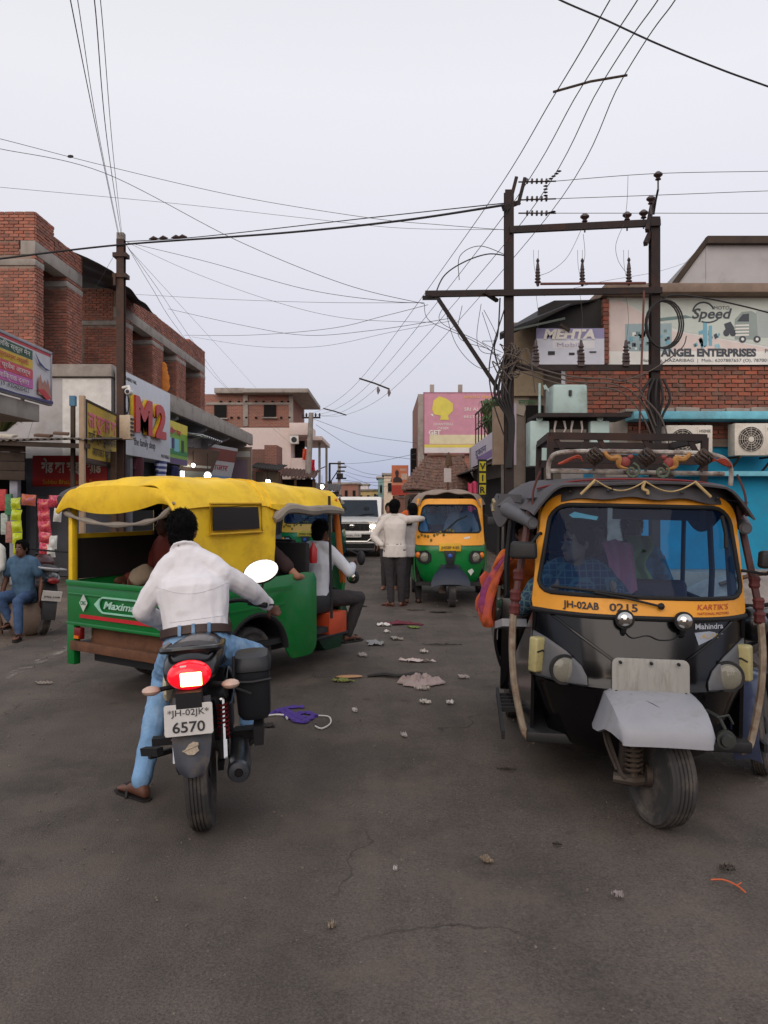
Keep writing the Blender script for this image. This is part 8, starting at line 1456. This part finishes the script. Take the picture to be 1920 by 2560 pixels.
for q in range(5): tag(packet((-6.4+.01*q, 13.55, 1.62-.2*q), .2-.015*q, .2, ym, .2*q-.3), ['topmost yellow snack packet on the wire stand', 'second yellow snack packet from the top of the stand', 'third yellow snack packet from the top of the stand', 'fourth yellow snack packet from the top of the stand', 'lowest yellow snack packet on the wire stand'][q], 'packet', 'yellow snack packets')
for q in range(7): tag(packet((-5.9+.012*q, 13.5, 1.6-.19*q), .22, .2, pm, -.2+.08*q), ['topmost', 'second', 'third', 'fourth', 'fifth', 'sixth', 'lowest'][q]+' pink snack packet in the hanging strip'+('' if q in (0, 6) else ', counted from the top'), 'packet', 'pink snack packets')
tag(packet((-6.15, 13.5, 1.68), .24, .2, om, .1), 'orange and blue snack packet between the yellow and pink ones', 'packet'); tag(packet((-5.68, 13.5, 1.66), .22, .22, pm, .5), 'pink round snack packet at the right end of the stand', 'packet')
for q, (x, z) in enumerate(((-5.64, 1.42), (-5.72, .95), (-5.76, .8))): tag(packet((x, 13.48, z), .13, .24, wm, .3), ['white and green packet hanging right of the pink strip', 'white packet beside the lower pink packets', 'lowest white packet beside the pink strip'][q], 'packet')
for q, (u, v, c, lb) in enumerate(((8, 1250, (190, 60, 60), 'red goods hanging in the dark shack opening'), (22, 1262, (70, 130, 90), 'green goods hanging in the dark shack opening'), (12, 1310, (170, 180, 170), 'pale goods hanging in the dark shack opening'), (24, 1330, (170, 120, 110), 'pinkish goods low in the shack opening'))): o = MB().box(P(u, v, 15.2), (.14, .08, .42)).build('hanging_goods', mat('goods%d' % q, c, .6, var=.4, vs=20), bevel=.02); tag(o, lb, 'goods')
# ------------------------------------------------------------------ litter
rl = random.Random(11)
def scrap(u, v, w_, h, c, label, name='paper_scrap', th=.0015, crump=.022, cat='litter', n=11):
    p = G(u, v); m = mat('litter_%d_%d' % (u, v), c, .8, var=.2, vs=20)
    a = rl.uniform(0, 6.28); e = [rl.uniform(.45, 1) for _ in range(12)]
    def fn(i, j):
        x, y = (i-.5), (j-.5); ang = int((math.atan2(y, x)+3.1416)/6.2832*11.99); ea = (math.atan2(y, x)+3.1416)/6.2832*12; ei = int(ea) % 12; ee = e[ei]+(e[(ei+1) % 12]-e[ei])*(ea-int(ea)); f = 1-(max(abs(x), abs(y))*2)**2*(1-ee)
        return p+Vector(((x*math.cos(a*.1)-y*math.sin(a*.1))*w_*f, y*h*f, .019+crump*abs(noise.noise(Vector((x*5+u, y*5+v, 0))))*1.8))
    q = MB().grid(fn, n, n); q.grid(lambda i, j: fn(i, j)-Vector((0, 0, .003)), n, n); o = q.build(name, m, smooth=50); return tag(o, label, cat, 'litter on the road')
WH = (206, 200, 196)
for u, v, w_, h, c, lb in ((960, 1565, .26, .22, (222, 216, 208), 'white paper strip beside the dark red rag'), (1035, 1522+134, .42, .12, (206, 190, 186), 'long pale paper strip in mid road'), (940, 1566+46, .24, .3, (150, 148, 146), 'grey crumpled paper left of centre'), (905, 1642, .14, .2, (160, 152, 148), 'small grey paper by the green panel'),
    (990, 1600, .16, .24, (158, 148, 138), 'tan paper scrap below the red rag'), (1062, 1761, .13, .09, (206, 200, 192), 'white leaf-shaped scrap in mid road'), (1125, 1762, .07, .08, (214, 210, 206), 'tiny white scrap right of the white leaf scrap'), (1160, 1698, .12, .09, (180, 170, 164), 'pale scrap left of the black three-wheeler wheel'), (888, 1783, .05, .06, WH, 'tiny white fleck right of the purple rag'),
    (1010, 1845, .05, .07, WH, 'tiny white fleck in the open road'), (967, 1583, .1, .12, (216, 210, 204), 'small white scrap under the red rag'), (1055, 1727, .14, .06, (190, 182, 176), 'thin pale scrap below the plastic bag'), (1035, 1572, .16, .14, (120, 140, 60), 'green leaf scrap below the red rag'), (855, 1707, .2, .1, (120, 128, 70), 'greenish leaf scrap left of centre'), (1215, 2160, .06, .05, (146, 130, 110), 'tan scrap in the near road'), (988, 2184, .022, .02, (214, 210, 206), 'white speck in the near road'),
    (1545, 2250, .05, .03, (170, 160, 160), 'pale scrap below the wheel of the black three-wheeler'), (1815, 2184, .07, .03, (74, 66, 60), 'dark dry leaf at the lower right'), (828, 2326, .035, .04, (150, 136, 120), 'tan chip in the near road centre'), (110, 1713, .2, .06, (150, 140, 132), 'pale flat scrap on the left of the road'), (1060, 1633, .12, .12, (196, 186, 178), 'small pale scrap above the long strip'), (1130, 1505, .2, .16, (180, 172, 166), 'pale scrap near the green three-wheeler wheel')): scrap(u, v, w_, h, c, lb)
rg = thing('cloth_rag', 'purple twisted rag with white string right of the motorcycle', 'rag', G(730, 1795))
M_pur = mat('purple_rag', (86, 60, 150), .8, var=.3, vs=30, bump=.4)
def gg(u, v, z=.02): p = G(u, v)-G(730, 1795); p.z = z; return p
parts('cloth', M_pur, rg, lambda b: [b.tube(cr([gg(*q) for q in pts], 5), [.012+.02*abs(math.sin(i*.9+k)) for i in range((len(pts)-1)*5+1)], 7, flat=.5) for k, pts in enumerate((((665, 1792), (690, 1785), (715, 1780), (740, 1800), (770, 1808)), ((700, 1780), (725, 1800), (755, 1812), (778, 1800)), ((690, 1788), (720, 1775), (760, 1773)), ((740, 1790), (770, 1788), (790, 1797)), ((712, 1790), (745, 1795), (765, 1803))))])
parts('string', mwh, rg, lambda b: (b.tube(cr([gg(792, 1795), (gg(822, 1798)), gg(826, 1815), gg(805, 1828), gg(788, 1822)], 6), .006, 5), b.tube(cr([gg(660, 1797), gg(690, 1793), gg(712, 1795), gg(718, 1803)], 6), .009, 5)))
rr_ = thing('cloth_rag', 'dark red rag lying in mid road', 'rag', G(1000, 1562)); parts('cloth', mat('red_rag', (112, 44, 58), .85, var=.5, vs=30, bump=.5), rr_, lambda b: [b.tube(cr([Vector((-.24+.05*k, .08*math.sin(k*2), .018)), Vector((-.05, -.1+.05*k, .03)), Vector((.1, .07*math.cos(k*2), .02)), Vector((.3-.04*k, .05*k-.1, .015))], 5), [.012+.022*abs(math.sin(i*1.3+k)) for i in range(16)], 7, flat=.5) for k in range(5)])
bgp = thing('plastic_bag', 'crumpled pinkish plastic bag lying in mid road', 'bag', G(1050, 1712)); 
def bagf(i, j):
    a = i*6.2832; r = .5*math.sin(j*1.57); return Vector((.38*r*math.cos(a)*(1+.5*noise.noise(Vector((math.cos(a)*2.5, math.sin(a)*2.5, 7)))), .3*r*math.sin(a)*(1+.5*noise.noise(Vector((math.cos(a)*2.5, math.sin(a)*2.5, 3)))), .018+.05*math.cos(j*1.57)*(1+1.6*noise.noise(Vector((math.cos(a)*r*11, math.sin(a)*r*11, 2))))))
part('film', mat('pink_plastic', (164, 146, 142), .45, var=.1), bgp, lambda b: b.grid(bagf, 41, 16), smooth=50)
nw = thing('dark_rag', 'dark twisted strip with an orange wrapper left of the plastic bag', 'rag', G(985, 1695)); part('cloth', mat('soot_rag', (48, 46, 44), .9, bump=.4), nw, lambda b: b.tube(cr([(-.25, 0, .02), (-.1, .03, .03), (.05, -.03, .03), (.22, .02, .03), (.33, -.02, .02)], 5), [.015, .02, .025, .03, .03, .03, .035, .03, .03, .025, .03, .035, .04, .045, .05, .05, .05, .045, .04, .035, .02], 7, flat=.5)); part('wrapper', mat('wrapper_orange', (186, 140, 100), .5), nw, lambda b: b.ell((-.42, -.02, .02), (.13, .05, .012), 12, (0, 0, .1)))
for u, v, w_, h, lb in ((895, 1517, .25, .2, 'dark crushed leaf left of the street pair'), (672, 1818, .1, .12, 'grey pebble below the purple rag'), (1100, 1533, .38, .12, 'brown smear of leaves before the green three-wheeler wheel'), (1040, 1528, .3, .05, 'dark twig on the road by the street pair'), (1265, 1930, .13, .02, 'thin dark twig in front of the black three-wheeler'), (1392, 2120, .05, .02, 'small dark leaf bit right of centre in the near road'), (1108, 1615, .4, .04, 'thin dark stick in mid road')): scrap(u, v, w_, h, (54, 46, 42), lb, 'road_debris', .0015, .008)
ow = thing('orange_string', 'orange string scrap on the road at the lower right', 'string', G(1830, 2225)); part('strand', mat('orange_plastic', (206, 96, 50), .6), ow, lambda b: (b.tube(cr([(-.07, .05, .02), (-.02, .04, .025), (.02, 0, .02), (.03, -.06, .02)], 5), .004, 5), b.tube([(.02, 0, .02), (.05, .02, .022)], .003, 5)))
sd_ = MB(); rs = random.Random(4)
for k in range(3000):
    y = rs.uniform(1.6, 30) if k % 3 else rs.uniform(1.6, 9); x = rs.uniform(-4.5, 3.2) if k % 2 else rs.choice((rs.gauss(-4.3, .5), rs.gauss(2.9, .4))); q = rs.uniform(.0025, .006)*(1 if k % 12 else 1.6)*(1+.1*max(0, y-6)); sd_.box((x, y, .016+q*.3), (q*rs.uniform(1, 2), q*rs.uniform(1, 2), q), (rs.uniform(0, 3), rs.uniform(0, 3), rs.uniform(0, 3)))
tag(sd_.build('grit', mat('grit', (120, 108, 98), .95, var=.5, vs=3), smooth=0), 'scattered grit and small stones on the road', kind='stuff')
# ------------------------------------------------------------------ the street behind the camera (seen only in reflections)
for x, y, wd, h, c, lb in ((-11, -14, 8, 5.2, (150, 132, 120), 'plastered house behind the viewer on the left side'), (10.5, -16, 9, 5.6, (140, 120, 112), 'plastered house behind the viewer on the right side'), (0.5, -46, 20, 3, (120, 112, 108), 'low house closing the street behind the viewer')):
    t = thing('building', lb, 'building', (x, y, 0)); part('wall', mat('rear_wall_%d' % int(h*10), c, .9), t, lambda b: b.box((0, 0, h/2), (wd, 8, h)), smooth=0); part('roof', M_conc, t, lambda b: b.box((0, 0, h+.1), (wd+.5, 8.5, .2))); parts('window', M_hole, t, lambda b: [b.box((-wd/2+wd*(k+.5)/4, 4.02, h*.6), (.9, .1, 1.2)) for k in range(4)], smooth=0)
for x, y, h, sd, lb in ((-3.6, -24, 7.5, 1, 'tree standing behind the viewer on the left'), (3.2, -27, 8.5, 2, 'tree standing behind the viewer on the right'), (-7.5, -30, 9, 3, 'taller tree standing behind the viewer')):
    t = thing('tree', lb, 'tree', (x, y, 0)); rr = random.Random(sd)
    parts('trunk', M_wood, t, lambda b: (b.tube(cr([(0, 0, 0), (.1, 0, h*.3), (-.1, .1, h*.6)]), [.22]*3+[.16]*3+[.1]*11, 8), b.tube([(0, 0, h*.35), (1.0, .3, h*.65)], [.09, .04], 6), b.tube([(0, 0, h*.4), (-1.1, -.2, h*.7)], [.09, .04], 6)))
    b = MB()
    for k in range(2600):
        d = Vector((rr.gauss(0, 1), rr.gauss(0, 1), rr.gauss(0, 1))).normalized()*rr.random()**.4; cl = rr.randrange(7); c = Vector((1.4*math.cos(cl*2.4), 1.2*math.sin(cl*2.4), h*(.55+.05*cl)))
        p = c+Vector((d.x*1.2, d.y*1.2, d.z*.9)); u_ = rvec(1).normalized()*.16; w2 = rvec(1).normalized()*.1; b.add([p-u_, p+w2, p+u_, p-w2], [(0, 1, 2, 3)])
    b.build('crown', mat('dark_leaf', (58, 74, 40), .7), t, smooth=0)
